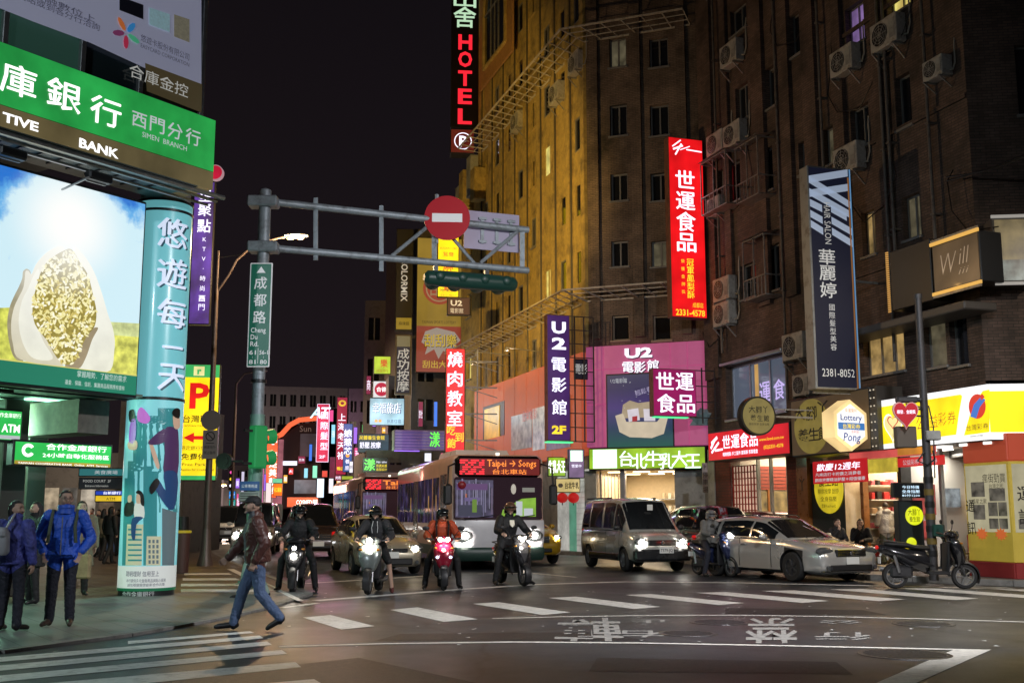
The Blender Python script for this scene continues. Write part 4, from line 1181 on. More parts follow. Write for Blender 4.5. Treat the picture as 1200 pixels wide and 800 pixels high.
for s_,px,py,h,w_ in (('U2',748,413,15,32),('電',736,430,14,13),('影',750,430,14,13),('館',765,428,14,13)):
 cput(s_,px+1,py+1,h,M_lsh,w_,.425,.05);cput(s_,px,py,h,G_letter,w_,.46,.045)
x0_,z0_,x1_,z1_=CH.box(712,440,524,788,.42)
mb=MB();mb.cbox(x0_-.05,-.415,z0_-.05,x1_+.05,-.402,z1_+.05,.004);mb.build('poster_frame',M_dkmetal,bandC)
def poster_sky():
 m=bpy.data.materials.new('print_night');m.use_nodes=True
 n=m.node_tree;b=n.nodes['Principled BSDF'];L=n.links.new
 t=n.nodes.new('ShaderNodeTexCoord');sp=n.nodes.new('ShaderNodeSeparateXYZ');L(t.outputs['Object'],sp.inputs[0])
 mr=n.nodes.new('ShaderNodeMapRange');mr.inputs[1].default_value=z0_;mr.inputs[2].default_value=z1_;L(sp.outputs['Z'],mr.inputs[0])
 rp=n.nodes.new('ShaderNodeValToRGB');e=rp.color_ramp.elements
 e[0].position=0;e[0].color=(.01,.10,.07,1);e[1].position=1;e[1].color=(.05,.05,.10,1)
 for p_,c_ in ((.25,(.02,.05,.10,1)),(.55,(.07,.045,.19,1)),(.8,(.04,.035,.10,1))):q=e.new(p_);q.color=c_
 L(mr.outputs[0],rp.inputs[0]);L(rp.outputs[0],b.inputs['Emission Color']);b.inputs['Emission Strength'].default_value=.85
 b.inputs['Base Color'].default_value=(.05,.05,.08,1);b.inputs['Roughness'].default_value=.3;m.cycles.emission_sampling='NONE'
 return m
mb=MB();mb.quad((x0_,-.418,z0_),(x1_,-.418,z0_),(x1_,-.418,z1_),(x0_,-.418,z1_));mb.build('poster',poster_sky(),bandC)
def cprt(px,m,lay):
 q=[CH.hit(x,y,.42) for x,y in px];mb=MB();mb.poly([(x,-.418-.004*lay,z) for x,z in q]);mb.build('print',m,bandC)
cs1=pm('print_sofa',(.62,.52,.38),.9,.1,3);cs2=pm('print_sofa_shade',(.42,.33,.22),.9,.1,3);cs3=pm('print_cushion',(.72,.66,.72),.9,.1,3)
cprt([(730,474),(738,469),(748,472),(764,470),(778,471),(780,488),(728,490)],cs2,1)
cprt([(721,487),(730,484),(734,494),(770,494),(776,486),(783,488),(778,508),(764,513),(738,512),(726,506)],cs1,2)
cprt([(735,480),(748,478),(750,492),(737,494)],cs3,3);cprt([(754,479),(768,479),(768,493),(755,493)],cs3,3)
cprt([(741,488),(747,487),(747,493),(741,494)],pm('print_red',(.4,.03,.04),.9),4)
cput('U2電影館',725,446,6,G_soft,19,.43);cput('輕鬆看',754,458,7,glow('print_lilac',(.45,.4,.6),.8),20,.435,rot=.25)
for k in range(26):
 px,py=rnd.uniform(714,786),rnd.uniform(442,480);x,z=CH.hit(px,py,.42);mb=MB();mb.box(x-.012,-.4225,z-.012,x+.012,-.421,z+.012);mb.build('printed_star',G_soft,bandC)
milk=thing('milk_shop_sign','long lit green and yellow milk bar sign with white characters under poster','sign',fr=CH)
xg0=CH.hit(690,538,.6)[0];xg1=CH.hit(827,538,.6)[0]
mb=MB();mb.cbox(xg0,-.6,zgreen0,xg1,-.02,zgreen1,.01);mb.build('casing',M_dkmetal,milk)
mb=MB();mb.box(xg0+.03,-.607,zgreen0+.03,xg1-.03,-.601,zgreen1-.03);mb.build('face',pm('lit_lime',(.30,.52,.02),1.0,.2,1.5),milk)
x0_=CH.hit(695,538,.6)[0];x1_=CH.hit(723,538,.6)[0]
mb=MB();mb.box(x0_,-.612,zgreen0+.05,x1_,-.608,zgreen1-.05);mb.build('bright_panel',mat('lit_mint',(.5,.8,.6),.4,em=(.55,1.0,.62),es=2.2),milk)
for i,ch in enumerate('台北牛乳大王'):
 px=734+i*15.6;x,z=CH.hit(px,538+(2 if i%2 else -1),.6)
 text(ch,milk,mat('lit_char_green_edge',(.05,.5,.2),.4,em=(.02,.55,.15),es=1.0,mis=False),x,z,.62,y=-.614,bold=.06,name='character')
 text(ch,milk,G_white,x,z,.6,y=-.622,bold=.02,name='character')
def room(parent,x0,x1,z1,depth,wm,fm,light,z0=.14,n=2,pw=20):
 mb=MB()
 mb.quad((x0,depth,z0),(x1,depth,z0),(x1,depth,z1),(x0,depth,z1))
 mb.quad((x0,.02,z0),(x0,depth,z0),(x0,depth,z1),(x0,.02,z1));mb.quad((x1,.02,z0),(x1,depth,z0),(x1,depth,z1),(x1,.02,z1))
 mb.build('room_wall',wm,parent)
 mb=MB();mb.quad((x0,.02,z0),(x1,.02,z0),(x1,depth,z0),(x0,depth,z0));mb.build('room_floor',fm,parent)
 mb=MB();mb.quad((x0,.02,z1),(x1,.02,z1),(x1,depth,z1),(x0,depth,z1));mb.build('room_ceiling',wm,parent)
 for i in range(n):
  cx=x0+(x1-x0)*(i+.5)/n
  for y_ in (.9,depth-1.0):
   mb=MB();mb.box(cx-.3,y_-.1,z1-.04,cx+.3,y_+.1,z1-.01);mb.build('ceiling_light',light,parent)
  lamp('room_light',(cx,depth*.45,z1-.12),pw*(x1-x0)/n,(1,.80,.55) if light is G_lampw else (1,.92,.8),parent=parent,area=(.8,depth*.5),rot=(0,0,0))
M_cream=mat('cream_wall',(.62,.52,.36),.6,var=.08);M_wfloor=mat('shop_floor',(.35,.31,.26),.3)
M_wwall=mat('white_wall',(.7,.68,.62),.6)
G_lampw=mat('shop_light',(1,1,1),.4,em=(1.0,.80,.52),es=5);G_lampc=mat('shop_light_cool',(1,1,1),.4,em=(1,.93,.82),es=5)
ms=thing('milk_shop','warm lit milk bar interior behind windows under the green sign','shop',fr=CH)
zms=zgreen0-.02
ctr=[CH.hit(px,600)[0] for px in (691,714,728,733,792,800)]
mb=MB();mb.box(-.2,-.1,.12,.25,.4,zms);mb.build('pier',M_gray,ms)
mb=MB();mb.box(ctr[4],-.1,.12,CHW+.1,.4,zms);mb.build('pier',M_gray,ms)
mb=MB();mb.box(ctr[2],-.1,.12,ctr[3],.2,zms);mb.build('pier',M_alu,ms)
mb=MB();mb.box(ctr[3],-.06,.12,ctr[4],.15,1.2);mb.build('counter',M_alu,ms)
room(ms,.26,ctr[4]-.02,zms,4.2,M_cream,M_wfloor,G_lampw,n=3,pw=60)
for i in range(9):
 x_=.3+i*.13
 mb=MB();mb.box(x_,-.05,.14,x_+.02,-.02,zms-.1);mb.build('shutter_slat',mat('shutter_metal',(.4,.38,.5),.3,metal=.8),ms)
for z_ in (1.6,2.1):
 mb=MB();mb.box(ctr[3]+.3,3.7,z_,ctr[4]-.3,4.1,z_+.04);mb.build('shelf',M_alu,ms)
 for i in range(12):mb=MB();mb.cyl((ctr[3]+.5+i*.24,3.9,z_+.045),.07,.22,8);mb.build('jug',M_wwall if i%3 else M_cream,ms)
#   shops under the brick building
def rx(px,off=0.0,y=600):return R.hit(px,y,off)[0]
fs=thing('food_shop','bright food shop with red lattice screen under the small red fascia','shop',fr=R)
xs_=[RL,rx(840),rx(857),rx(886),rx(925),rx(952),rx(1020),rx(1056),rx(1134)]
M_redb=brick_mat('red_tile',(.30,.07,.05),(.24,.05,.04),(.10,.05,.04),.2,.1)
mb=MB();mb.box(xs_[0],-.05,.12,xs_[1],.4,SH+.02);mb.build('pier',M_gray,fs)
mb=MB();mb.box(xs_[1],-.02,.12,xs_[2],.4,SH+.02);mb.build('pier',M_redb,fs)
room(fs,xs_[2],xs_[4],SH-.1,5.5,M_wwall,M_wfloor,G_lampw,n=3,pw=50)
lt=MB();a,b=xs_[2]+.05,xs_[3]
mb=MB();mb.box(a,.12,.14,b,.14,3.1);mb.build('screen_back',pm('lit_cream_screen',(.75,.50,.36),.8,.1,2),fs)
for i in range(9):mb=MB();x_=a+(b-a)*i/8;mb.box(x_-.018,.06,.14,x_+.018,.1,3.1);mb.build('screen_bar',mat('screen_red',(.40,.03,.02),.4),fs)
for i in range(15):mb=MB();z_=.16+i*.21;mb.box(a,.065,z_,b,.105,z_+.035);mb.build('screen_bar',mat('screen_red',(.40,.03,.02),.4),fs)
mb=MB();mb.box(rx(905),.9,2.3,rx(924),1.0,3.1);mb.build('roller_shutter',mat('red_shutter',(.35,.07,.05),.4),fs)
for i in range(5):mb=MB();mb.box(rx(905),.88,2.35+i*.15,rx(924),.898,2.37+i*.15);mb.build('shutter_joint',M_dkmetal,fs)
for z_ in (.5,1.0,1.5,2.0):
 mb=MB();mb.box(rx(888),4.6,z_,rx(923),5.2,z_+.04);mb.build('shelf',M_alu,fs)
 for i in range(14):
  mb=MB();x_=rx(888)+.1+i*.22;mb.cbox(x_,4.62,z_+.045,x_+.16,4.9,z_+.045+rnd.uniform(.12,.26),.01);mb.build('goods',rnd.choice([mat('goods_gold',(.5,.33,.05),.4),mat('goods_red',(.5,.03,.03),.5),mat('goods_white',(.6,.58,.52),.5)]),fs)
wx=xs_[2]+.03
mb=MB();mb.box(wx,.5,2.35,wx+.06,2.3,3.15);mb.build('roller_shutter',mat('red_shutter',(.35,.07,.05),.4),fs)
for i in range(6):mb=MB();mb.box(wx+.061,.5,2.42+i*.12,wx+.07,2.3,2.435+i*.12);mb.build('shutter_joint',M_dkmetal,fs)
mb=MB();mb.box(wx,.6,.14,wx+.05,1.35,2.3);mb.box(wx,1.45,.14,wx+.05,2.2,2.3);mb.build('glass_door',pm('lit_shop_shelf',(.42,.26,.08),.6,.8,3),fs)
for y_ in (.52,1.37,2.24):mb=MB();mb.box(wx+.001,y_,.14,wx+.08,y_+.07,2.36);mb.build('door_post',mat('varnished_wood',(.32,.12,.03),.3,var=.3,vscale=5,coat=.4),fs)
for z_ in (.5,.95,1.4,1.85,2.3):
 mb=MB();mb.box(wx,2.6,z_,wx+.35,5.2,z_+.03);mb.build('shelf',M_wwall,fs)
 for i in range(11):
  mb=MB();y_=2.65+i*.23;mb.cbox(wx+.12,y_,z_+.032,wx+.33,y_+rnd.uniform(.10,.19),z_+.032+rnd.uniform(.12,.28),.01);mb.build('goods',rnd.choice([mat('goods_gold',(.5,.33,.05),.4),mat('goods_red',(.5,.03,.03),.5),mat('goods_white',(.6,.58,.52),.5),mat('goods_brown',(.22,.10,.04),.5)]),fs)
mb=MB();mb.box(xs_[2],.03,SH-.45,xs_[4],.12,SH-.1);mb.build('valance',mat('cream_valance',(.45,.36,.24),.6),fs)
for i in range(6):
 for y_ in (.8,2.2,3.6):mb=MB();mb.cyl((rx(888)+.2+i*.55,y_,SH-.14),.07,.03,10);mb.build('downlight',G_lampw,fs)
mb=MB();mb.cbox(rx(889),1.6,.14,rx(903),2.2,1.05,.03);mb.build('counter',mat('varnished_wood',(.32,.12,.03),.3,var=.3,vscale=5,coat=.4),fs)
for (a_,b_) in ((888,889.5),(903,904.5),(923,925)):mb=MB();mb.box(rx(a_),.0,.13,rx(b_),.1,SH-.1);mb.build('door_post',M_alu,fs)
mb=MB();mb.box(rx(905),3.2,.14,rx(922),3.3,2.2);mb.build('glass_door',pm('lit_shop_shelf',(.5,.34,.12),.8,.7,4),fs)
mb=MB();mb.box(xs_[4]-.02,-.02,.12,xs_[4]+.65,.4,SH+.02);mb.build('pier',M_redb,fs)
mb=MB();mb.box(xs_[4]+.66,-.12,.12,xs_[5]-.02,.3,3.4);mb.build('wood_post',mat('varnished_wood',(.32,.12,.03),.3,var=.3,vscale=5,coat=.4),fs)
text('丫',fs,M_black,(xs_[4]+.66+xs_[5])/2,2.4,.4,y=-.13,bold=.02)
ls=thing('bag_shop','open lit shop with stocked shelves behind the seated woman','shop',fr=R)
mb=MB();mb.box(xs_[5],.0,.12,rx(990),.3,3.0);mb.build('dark_panel',mat('panel_teal_black',(.025,.035,.035),.3,coat=.3),ls)
mb=MB();c0=R.hit(971,572,.02);mb.cyl((c0[0],-.03,c0[1]),.72,.02,32,'y');mb.build('yellow_disc',pm('lit_yellow_disc',(.80,.62,.02),.8,.05,2),ls)
text('養生館',ls,M_black,c0[0],c0[1]+.22,.34,y=-.04,bold=.02);text('腳底按摩 刮痧',ls,M_black,c0[0],c0[1]-.08,.16,y=-.04,w=1.05);text('全身指壓',ls,M_black,c0[0],c0[1]-.3,.15,y=-.04,w=.8);text('營業中 am10-am02',ls,M_black,c0[0],c0[1]-.5,.12,y=-.04,w=.7)
room(ls,rx(990)+.01,xs_[7],SH-.5,4.5,M_cream,M_wfloor,G_lampw,n=3,pw=100)
mb=MB();mb.box(xs_[5],-.01,3.01,xs_[7],.25,SH);mb.build('lintel',mat('lit_cream_lintel',(.6,.5,.35),.6),ls)
for (a,b) in ((rx(990)+.08,rx(1011)),(rx(1014),rx(1031)),(rx(1034),rx(1054))):
 for z_ in (.45,.85,1.3,1.75,2.15):
  mb=MB();mb.box(a,1.5,z_,b,1.95,z_+.035);mb.build('shelf',M_wwall,ls)
  x_=a+.1
  while x_<b-.1:
   hh=rnd.uniform(.08,.2);mb=MB();mb.cbox(x_,1.52,z_+.036,x_+rnd.uniform(.08,.16),1.7,z_+.036+hh,.015)
   mb.build('goods',rnd.choice([mat('goods_pink',(.55,.12,.16),.5),mat('goods_black',(.03,.03,.03),.4),mat('goods_tan',(.40,.26,.14),.5),mat('goods_white',(.6,.58,.52),.5),mat('goods_red',(.5,.03,.03),.5)]),ls);x_+=.2
wx=rx(990)+.04
for z_ in (.3,.7,1.1,1.5,1.9,2.3):
 mb=MB();mb.box(wx,.6,z_,wx+.38,4.3,z_+.035);mb.build('shelf',M_wwall,ls)
 y_=.65
 while y_<4.15:
  w_=rnd.uniform(.10,.24);mb=MB();mb.cbox(wx+.08,y_,z_+.036,wx+.34,y_+w_,z_+.036+rnd.uniform(.1,.24),.02);y_+=w_+.06
  mb.build('goods',rnd.choice([mat('goods_pink',(.55,.12,.16),.5),mat('goods_black',(.03,.03,.03),.4),mat('goods_tan',(.40,.26,.14),.5),mat('goods_white',(.6,.58,.52),.5),mat('goods_red',(.5,.03,.03),.5)]),ls)
for i in range(8):
 for y_ in (.7,2.0,3.3):mb=MB();mb.cyl((rx(992)+.2+i*.42,y_,SH-.545),.05,.03,8);mb.build('downlight',G_lampw,ls)
mb=MB();mb.box(rx(1012)-.06,-.04,.12,rx(1012)+.08,.14,3.0);mb.build('post',mat('varnished_wood'),ls)
mb=MB();mb.box(rx(1013),-.02,2.62,xs_[7],.02,3.0);mb.build('yellow_notice',pm('lit_yellow_notice',(.72,.55,.06),.8,.2,5),ls)
lo=thing('lottery_shop','white room with a pink and orange band under the lottery fascia','shop',fr=R)
room(lo,xs_[7]+.02,rx(1134),SH-.55,3.2,M_wwall,M_wfloor,G_lampc,n=2,pw=60)
mb=MB();mb.box(rx(1032),-.9,SH-.8,rx(1134),-.8,SH+.02);mb.build('awning_band',pm('lit_awning',(.75,.10,.09),.75,.35,.8),lo)
mb=MB();mb.box(rx(1092),-.93,SH-.78,rx(1134),-.902,SH-.25);mb.build('awning_orange',pm('lit_awning_orange',(.82,.28,.02),.75,.3,1.2),lo)
mb=MB();mb.box(rx(1078),-.6,SH-1.05,rx(1134),-.57,SH-.82);mb.build('red_strip',pm('lit_red_strip',(.7,.02,.02),.8),lo)
text('公益彩券 運動彩券',lo,G_soft,(rx(1078)+rx(1134))/2,SH-.94,.15,y=-.61,w=1.3)
mb=MB();mb.box(rx(1105),1.4,.14,rx(1134),1.5,2.4);mb.build('partition',M_wwall,lo)
mb=MB();mb.box(rx(1104),-.05,.12,rx(1105)+.06,.05,SH-.5);mb.build('post',M_alu,lo)
mb=MB();mb.box(xs_[7]-.06,-.02,.12,xs_[7]+.1,.3,SH);mb.build('pier',M_dkwall,lo)
for k,(a_,z_,w_,h_) in enumerate(((.5,1.5,.5,.7),(1.2,1.4,.4,.55),(1.8,1.6,.5,.4),(.6,.9,.9,.4),(2.3,1.2,.35,.8))):
 mb=MB();mb.box(xs_[7]+a_,3.15,z_,xs_[7]+a_+w_,3.19,z_+h_);mb.build('wall_poster',pm('wall_poster%d'%(k%3),[(.6,.35,.06),(.5,.06,.05),(.30,.34,.36)][k%3],.6,.6,5),lo)
wx=xs_[7]+.12
for k,(y_,z_,w_,h_) in enumerate(((.3,1.5,.7,.8),(1.2,1.7,.6,.5),(2.0,1.4,.8,.9),(.4,.9,.5,.45))):
 mb=MB();mb.box(wx-.0,y_,z_,wx+.02,y_+w_,z_+h_);mb.build('wall_poster',pm('wall_poster%d'%((k+1)%3),[(.5,.06,.05),(.30,.34,.36),(.6,.35,.06)][k%3],.6,.6,5),lo)
mb=MB();mb.box(wx+1.3,2.6,.14,wx+2.1,2.66,2.2);mb.build('white_door',M_wwall,lo);mb=MB();mb.box(wx+1.25,2.58,.14,wx+1.29,2.68,2.25);mb.build('door_frame',M_alu,lo)
mb=MB();mb.cbox(xs_[7]+.5,1.6,.14,xs_[7]+2.2,2.1,1.0,.03);mb.build('counter',mat('counter_red',(.40,.05,.04),.4),lo)
for k in range(3):
 a=rx(1110)+k*.5;mb=MB();mb.cbox(a,.2,.55,a+.4,.6,.6,.02);mb.cbox(a,.58,.6,a+.4,.62,1.0,.02)
 for (lx,ly) in ((.03,.24),(.37,.24),(.03,.56),(.37,.56)):mb.tube([(a+lx,ly,.14),(a+lx,ly,.56)],.012,6)
 mb.build('chair',mat('chair_tan',(.35,.24,.14),.5),lo)
#   windows of the left street and far blocks
def block(name,label,px0,px1,ytop,Y,col,depth=10,a=0.0,rows=4,colsn=3,lit=(),group=None,pz0=None,wm=None):
 p0=P(px0,ytop,Y);f=Fr((p0.x,p0.y),a);x1=f.hit(px1,560)[0];zt=p0.z
 t=thing(name,label,'building',fr=f,group=group)
 z0_=4.0;holes=[]
 for r_ in range(rows):
  for c_ in range(colsn):
   xa=x1*(c_+.2)/colsn;za=z0_+(zt-z0_-.6)*(r_+.25)/rows
   holes.append((xa,za,xa+x1*.6/colsn,za+(zt-z0_-.6)*.55/rows))
 m_=mat(name+'_wall'+str(px0),col,.75,var=.25,vscale=2,dirt=tuple(c*.35 for c in col))
 wall(t,'wall',m_,0,x1,0,zt,holes,depth=.25)
 mb=MB();mb.box(.01,.26,0,x1-.01,depth,zt-.02);mb.build('block',m_,t)
 for i,h in enumerate(holes):
  mb=MB();mb.box(h[0],.2,h[1],h[2],.24,h[3]);mb.build('window_pane',wm or (G_dimw if i in lit else M_glass),t)
  mb=MB();mb.box((h[0]+h[2])/2-.04,.14,h[1],(h[0]+h[2])/2+.04,.199,h[3]);mb.build('mullion',M_frame,t)
 return t,f,x1
SAang=math.radians(18.1)
block('grey_building','pale grey building behind the stacked small signs mid street',428,492,352,74,(.20,.19,.19),a=.05,rows=4,colsn=3,lit=(1,5))
block('office_block','long grey office block far down the street beyond traffic light',303,405,452,190,(.20,.185,.22),a=.25,rows=5,colsn=9,depth=20)
block('low_building','low dark building with lit rooms at the far end of street',372,430,478,120,(.16,.15,.17),a=.1,rows=3,colsn=5,lit=(2,6,9))
block('dark_block','dark block behind the orange outlined gateway',325,378,497,98,(.05,.045,.05),a=0,rows=2,colsn=3)
block('far_block','small dark building at the street end left of the pole',268,312,545,230,(.10,.09,.11),a=0,rows=3,colsn=5,lit=(1,4,7,9))
block('far_block','low far building glimpsed under the yellow parking sign',205,262,562,160,(.10,.09,.11),a=0,rows=2,colsn=5,lit=(1,3,7))
block('side_building','dim building behind the tall lottery billboard',486,545,268,62,(.13,.11,.09),a=SAang,rows=6,colsn=2,depth=8)
block('arcade_shop_row','dim shop row behind the crowd seen through the arcade',46,142,530,46,(.16,.14,.125),a=.05,rows=1,colsn=3,lit=(0,),depth=6)
block('left_street_building','dark corner building behind the blue pillar left of parking sign',142,214,470,44,(.12,.11,.10),a=.0,rows=2,colsn=2,depth=6)
#   projecting signs
SA=math.radians(18.1)
G_red=mat('lit_red',(.5,.01,.01),.35,em=(.88,.008,.012),es=1.0,mis=True)
G_mag=mat('lit_magenta',(.3,.02,.12),.35,em=(.30,.008,.10),es=.85,mis=True)
G_purple=mat('lit_purple',(.06,.02,.12),.35,em=(.055,.018,.12),es=.8,mis=False)
G_yel=mat('lit_yellow',(.8,.6,.02),.4,em=(.95,.72,.01),es=1.0,mis=True)
G_yt=glow('lit_yellow_letters',(1.0,.72,.03),1.2)
G_vw=glow('lit_violet_white',(.86,.84,1.0),1.5)
G_or=glow('lit_orange_letters',(1.0,.35,.02),1.3)
M_case=mat('rusty_casing',(.22,.10,.06),.6,var=.3,dirt=(.08,.04,.03))
M_silv=mat('silver_casing',(.42,.42,.40),.4,metal=.5,dirt=(.16,.13,.1))
def psign(name,label,px0,yt,yb,px1,Y,face,casing=None,a=SA,depth=.25,rim=.03,group=None,cat='sign',brackets=0):
 p=P(px0,(yt+yb)/2,Y);f=Fr((p.x,p.y),a)
 t,W_,H_,put=face_sign(name,label,cat,px0,yt,yb,px1,0,casing or M_dkmetal,face,depth=depth,fr=f,rim=rim,group=group)
 mb=MB()
 for i in range(brackets):
  z_=H_*(.12+.76*i/max(1,brackets-1));mb.bar((W_,depth/2,z_),(W_+1.3,depth/2,z_),.05);mb.bar((W_+.05,depth/2,z_-.02),(W_+1.3,depth/2,z_-.4),.03)
 if brackets:mb.bar((W_+.5,depth/2,0),(W_+.5,depth/2,H_),.05);mb.build('bracket',M_cage,t)
 return t,W_,H_,put
t,W_,H_,put=psign('hotel_sign','very tall black hotel sign with red neon letters beside the ochre facade',529,-60,149,566,56,mat('sign_black',(.012,.008,.010),.4),M_dkmetal,depth=.5,a=.1)
G_hr=glow('neon_red',(1.0,.02,.04),1.1);G_hg=glow('neon_mint',(.62,.92,.62),.8)
pxh=lambda py:(149-py)/209
for ch,py in zip('HOTEL',(50,70,92,113,136)):put(ch,.44,pxh(py),.115,G_hr,w=.44,bold=.03,name='letter')
for ch,py,h in (('山',0,.10),('舍',21,.125)):put(ch,.42,pxh(py),h,G_hg,w=.72,bold=.012,name='character')
t,W_,H_,put=psign('parking_box_sign','dark red box with circled white P below the hotel sign',528,151,179,556,55.5,mat('sign_maroon',(.16,.03,.025),.5,em=(.10,.012,.01),es=.6,mis=False),depth=.9,a=.1)
put('P',.52,.5,.62,G_vw,bold=.03)
mb=MB()
for k in range(32):
 a0,a1=2*PI*k/32,2*PI*(k+1)/32
 mb.quad(*[(W_*.52+math.cos(a)*r_,-.014,H_*.5+math.sin(a)*r_) for a,r_ in ((a0,.46),(a1,.46),(a1,.41),(a0,.41))])
mb.build('ring',G_vw,t)
t,W_,H_,put=psign('tall_food_sign','tall bright red vertical sign with white characters above the chamfered corner',785,160,371,826,38.2,G_red,M_case,depth=.35,brackets=0)
f2=lambda py:1-(py-160)/211
for ch,py in zip('世運食品',(209.5,235,259.5,284)):put(ch,.46,f2(py),.115,G_vw,w=.53,bold=.03,name='character')
put('冠軍鳳梨酥',.55,f2(307),.045,G_yt,bold=.02,vertical=True,step=H_*.044)
put('榮獲金牌獎',.34,f2(306),.022,G_yt,vertical=True,step=H_*.042)
put('2331-4578',.52,f2(365),.046,G_yt,w=.82,bold=.02);put('成都店',.74,f2(356),.03,G_yt,w=.3)
mb=MB()
for a,b,w_ in (((.12,.945),(.36,.985),.03),((.14,.93),(.42,.955),.04),((.2,.90),(.38,.965),.035),((.34,.93),(.62,.955),.02),((.52,.935),(.96,.93),.028)):
 mb.bar((a[0]*W_,-.013,a[1]*H_),(b[0]*W_,-.013,b[1]*H_),.01,w_*1.6)
mb.build('brush_mark',G_vw,t)
t,W_,H_,put=psign('cinema_sign','tall purple cinema sign reading U2 with ladder frame over the van',641,368,516,668,40.2,G_purple,M_case,depth=.3)
f2=lambda py:1-(py-368)/148
for ch,py,m in zip(('U','2','電','影','館'),(383,402,427,451,477),(G_vw,)*5):put(ch,.52,f2(py),.125,m,w=.62,bold=.04,name='character')
put('2F',.5,f2(503),.085,G_yt,w=.62,bold=.05)
mb=MB()
for x_ in (.25,.62,1.0):mb.bar((W_+x_,.15,0),(W_+x_,.15,H_),.045)
for i in range(10):z_=H_*i/9;mb.bar((W_,.15,z_),(W_+1.0,.15,z_),.035)
mb.build('ladder_frame',mat('dark_iron',(.06,.05,.045),.5),t)
mb=MB();mb.box(0,-.02,-.07,W_+.1,.3,-.02);mb.build('green_tube',glow('neon_green_tube',(.1,.9,.35),1.1),t)
t,W_,H_,put=psign('backward_cinema_sign','unlit white cinema characters behind the ladder frame near pink cladding',673,420,444,689,41.0,mat('navy_dim',(.05,.05,.09),.5),depth=.08)
put('電影',.5,.5,.55,M_dimw,w=.85,bold=.02)
t,W_,H_,put=psign('barbecue_sign','tall red barbecue classroom sign with white characters hanging above the bus',522,408,530,545,44,G_red,M_case,depth=.25,a=.12,brackets=4)
f2=lambda py:1-(py-408)/122
for ch,py in zip('燒肉教室',(421,444,467,490)):put(ch,.48,f2(py),.16,G_vw,w=.74,bold=.03,name='character')
for ch,fx,py in (('吃',.3,504),('到',.72,512),('飽',.32,519)):put(ch,fx,f2(py),.10,G_yt,w=.42,bold=.03,name='character')
t,W_,H_,put=psign('square_food_sign','square magenta sign with four white characters beside the film poster',765,431,487,816,37.6,G_mag,M_case,depth=.3)
for ch,fx,fz in (('世',.28,.74),('運',.73,.74),('食',.3,.27),('品',.75,.27)):put(ch,fx,fz,.42,G_vw,w=.4,bold=.035,name='character')
mb=MB();mb.box(.05,-.015,-.05,W_*.8,.2,-.01);mb.build('green_tube',glow('neon_green_tube',(.1,.9,.35),1.1),t)
mb=MB()
for x_ in (.3,.8):mb.bar((W_+x_,.15,-.2),(W_+x_,.15,H_+.1),.04)
for i in range(4):mb.bar((W_,.15,H_*i/3),(W_+.9,.15,H_*i/3),.035)
mb.build('bracket',mat('dark_iron'),t)
p=CH.at(CHW-.1,-.7,4.75);mb=MB()
pr=[[(-.75+.1*j,-.1*math.sin(j*1.3),.0+.12*math.sin(j*.9)) for j in range(16)],[(-.5+.08*j,-.35-.08*math.cos(j*1.7),.28+.05*math.sin(j*1.7)) for j in range(16)],[(-.2+.05*j,.05,.5+.03*math.cos(j)) for j in range(16)],[(-.6+.09*j,.12,-.1) for j in range(16)]]
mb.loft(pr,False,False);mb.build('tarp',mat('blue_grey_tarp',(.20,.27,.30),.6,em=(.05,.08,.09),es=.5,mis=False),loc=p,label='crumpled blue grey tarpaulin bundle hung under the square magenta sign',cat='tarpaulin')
t,W_,H_,put=psign('salon_sign','tall navy hair salon sign with crossing pale stripes and silver casing',951,194,455,1003,28.8,mat('salon_navy',(.012,.013,.028),.4,em=(.005,.006,.014),es=1,mis=False),M_silv,a=math.radians(16),depth=.42,rim=.05)
f2=lambda py:1-(py-194)/261
M_st=mat('salon_stripe',(.45,.50,.58),.4,em=(.24,.29,.38),es=.9,mis=False)
mb=MB()
def sbar(x0_,y0_,x1_,y1_,w_=.10):
 a=Vector((x0_*W_,-.012,f2(y0_)*H_));b=Vector((x1_*W_,-.012,f2(y1_)*H_));mb.quad(a+Vector((0,0,-w_)),b+Vector((0,0,-w_)),b+Vector((0,0,w_)),a+Vector((0,0,w_)))
sbar(.03,211,.92,199);sbar(.03,228,.92,216.5);sbar(.03,211,.95,238);sbar(.03,226,.92,249)
sbar(.03,239,.30,245);sbar(.03,252,.30,259);sbar(.03,264,.30,272);sbar(.50,244,.85,253);sbar(.5,258,.95,270);sbar(.5,271,.95,284)
mb.build('stripe',M_st,t)
put('HAIR SALON',.41,f2(262),.045,M_dimw,rot=-PI/2,w=.85)
for ch,py in zip('華麗婷',(302,321,341)):put(ch,.36,f2(py),.075,M_dimw,w=.36,bold=.02,name='character')
put('國際髮型美容',.42,f2(361),.032,M_dimw,vertical=True,step=H_*.035)
put('2381-8052',.5,f2(436),.05,M_dimw,w=.72,bold=.0)
mb=MB();mb.box(W_-.07,-.016,.02,W_-.035,-.009,H_-.02);mb.build('blue_edge',glow('edge_blue',(.12,.28,.5),.8),t)
mb=MB();mb.box(W_-.13,-.016,.02,W_-.09,-.009,H_-.25);mb.build('orange_edge',glow('edge_orange',(.30,.12,.03),.7),t)
mb=MB();mb.bar((.1,.3,-.05),(W_+1.2,.3,-.05),.08);mb.bar((.4,.3,H_*.5),(W_+1.4,.5,H_*.5),.06);mb.build('bracket',M_cage,t)
wl=Fr(tuple((R.o+R.n*.7)[:2]),R.a)
x0_,z0_,x1_,z1_=hole(wl,1093,288,345,1150)
will=thing('salon_light_box','copper salon light box with slanted letters and bulb-strip frame','light box',(x0_,0,z0_),fr=wl)
W_,H_=x1_-x0_,z1_-z0_
mb=MB();mb.cbox(0,0,0,W_,.65,H_,.02);mb.build('casing',M_dkmetal,will)
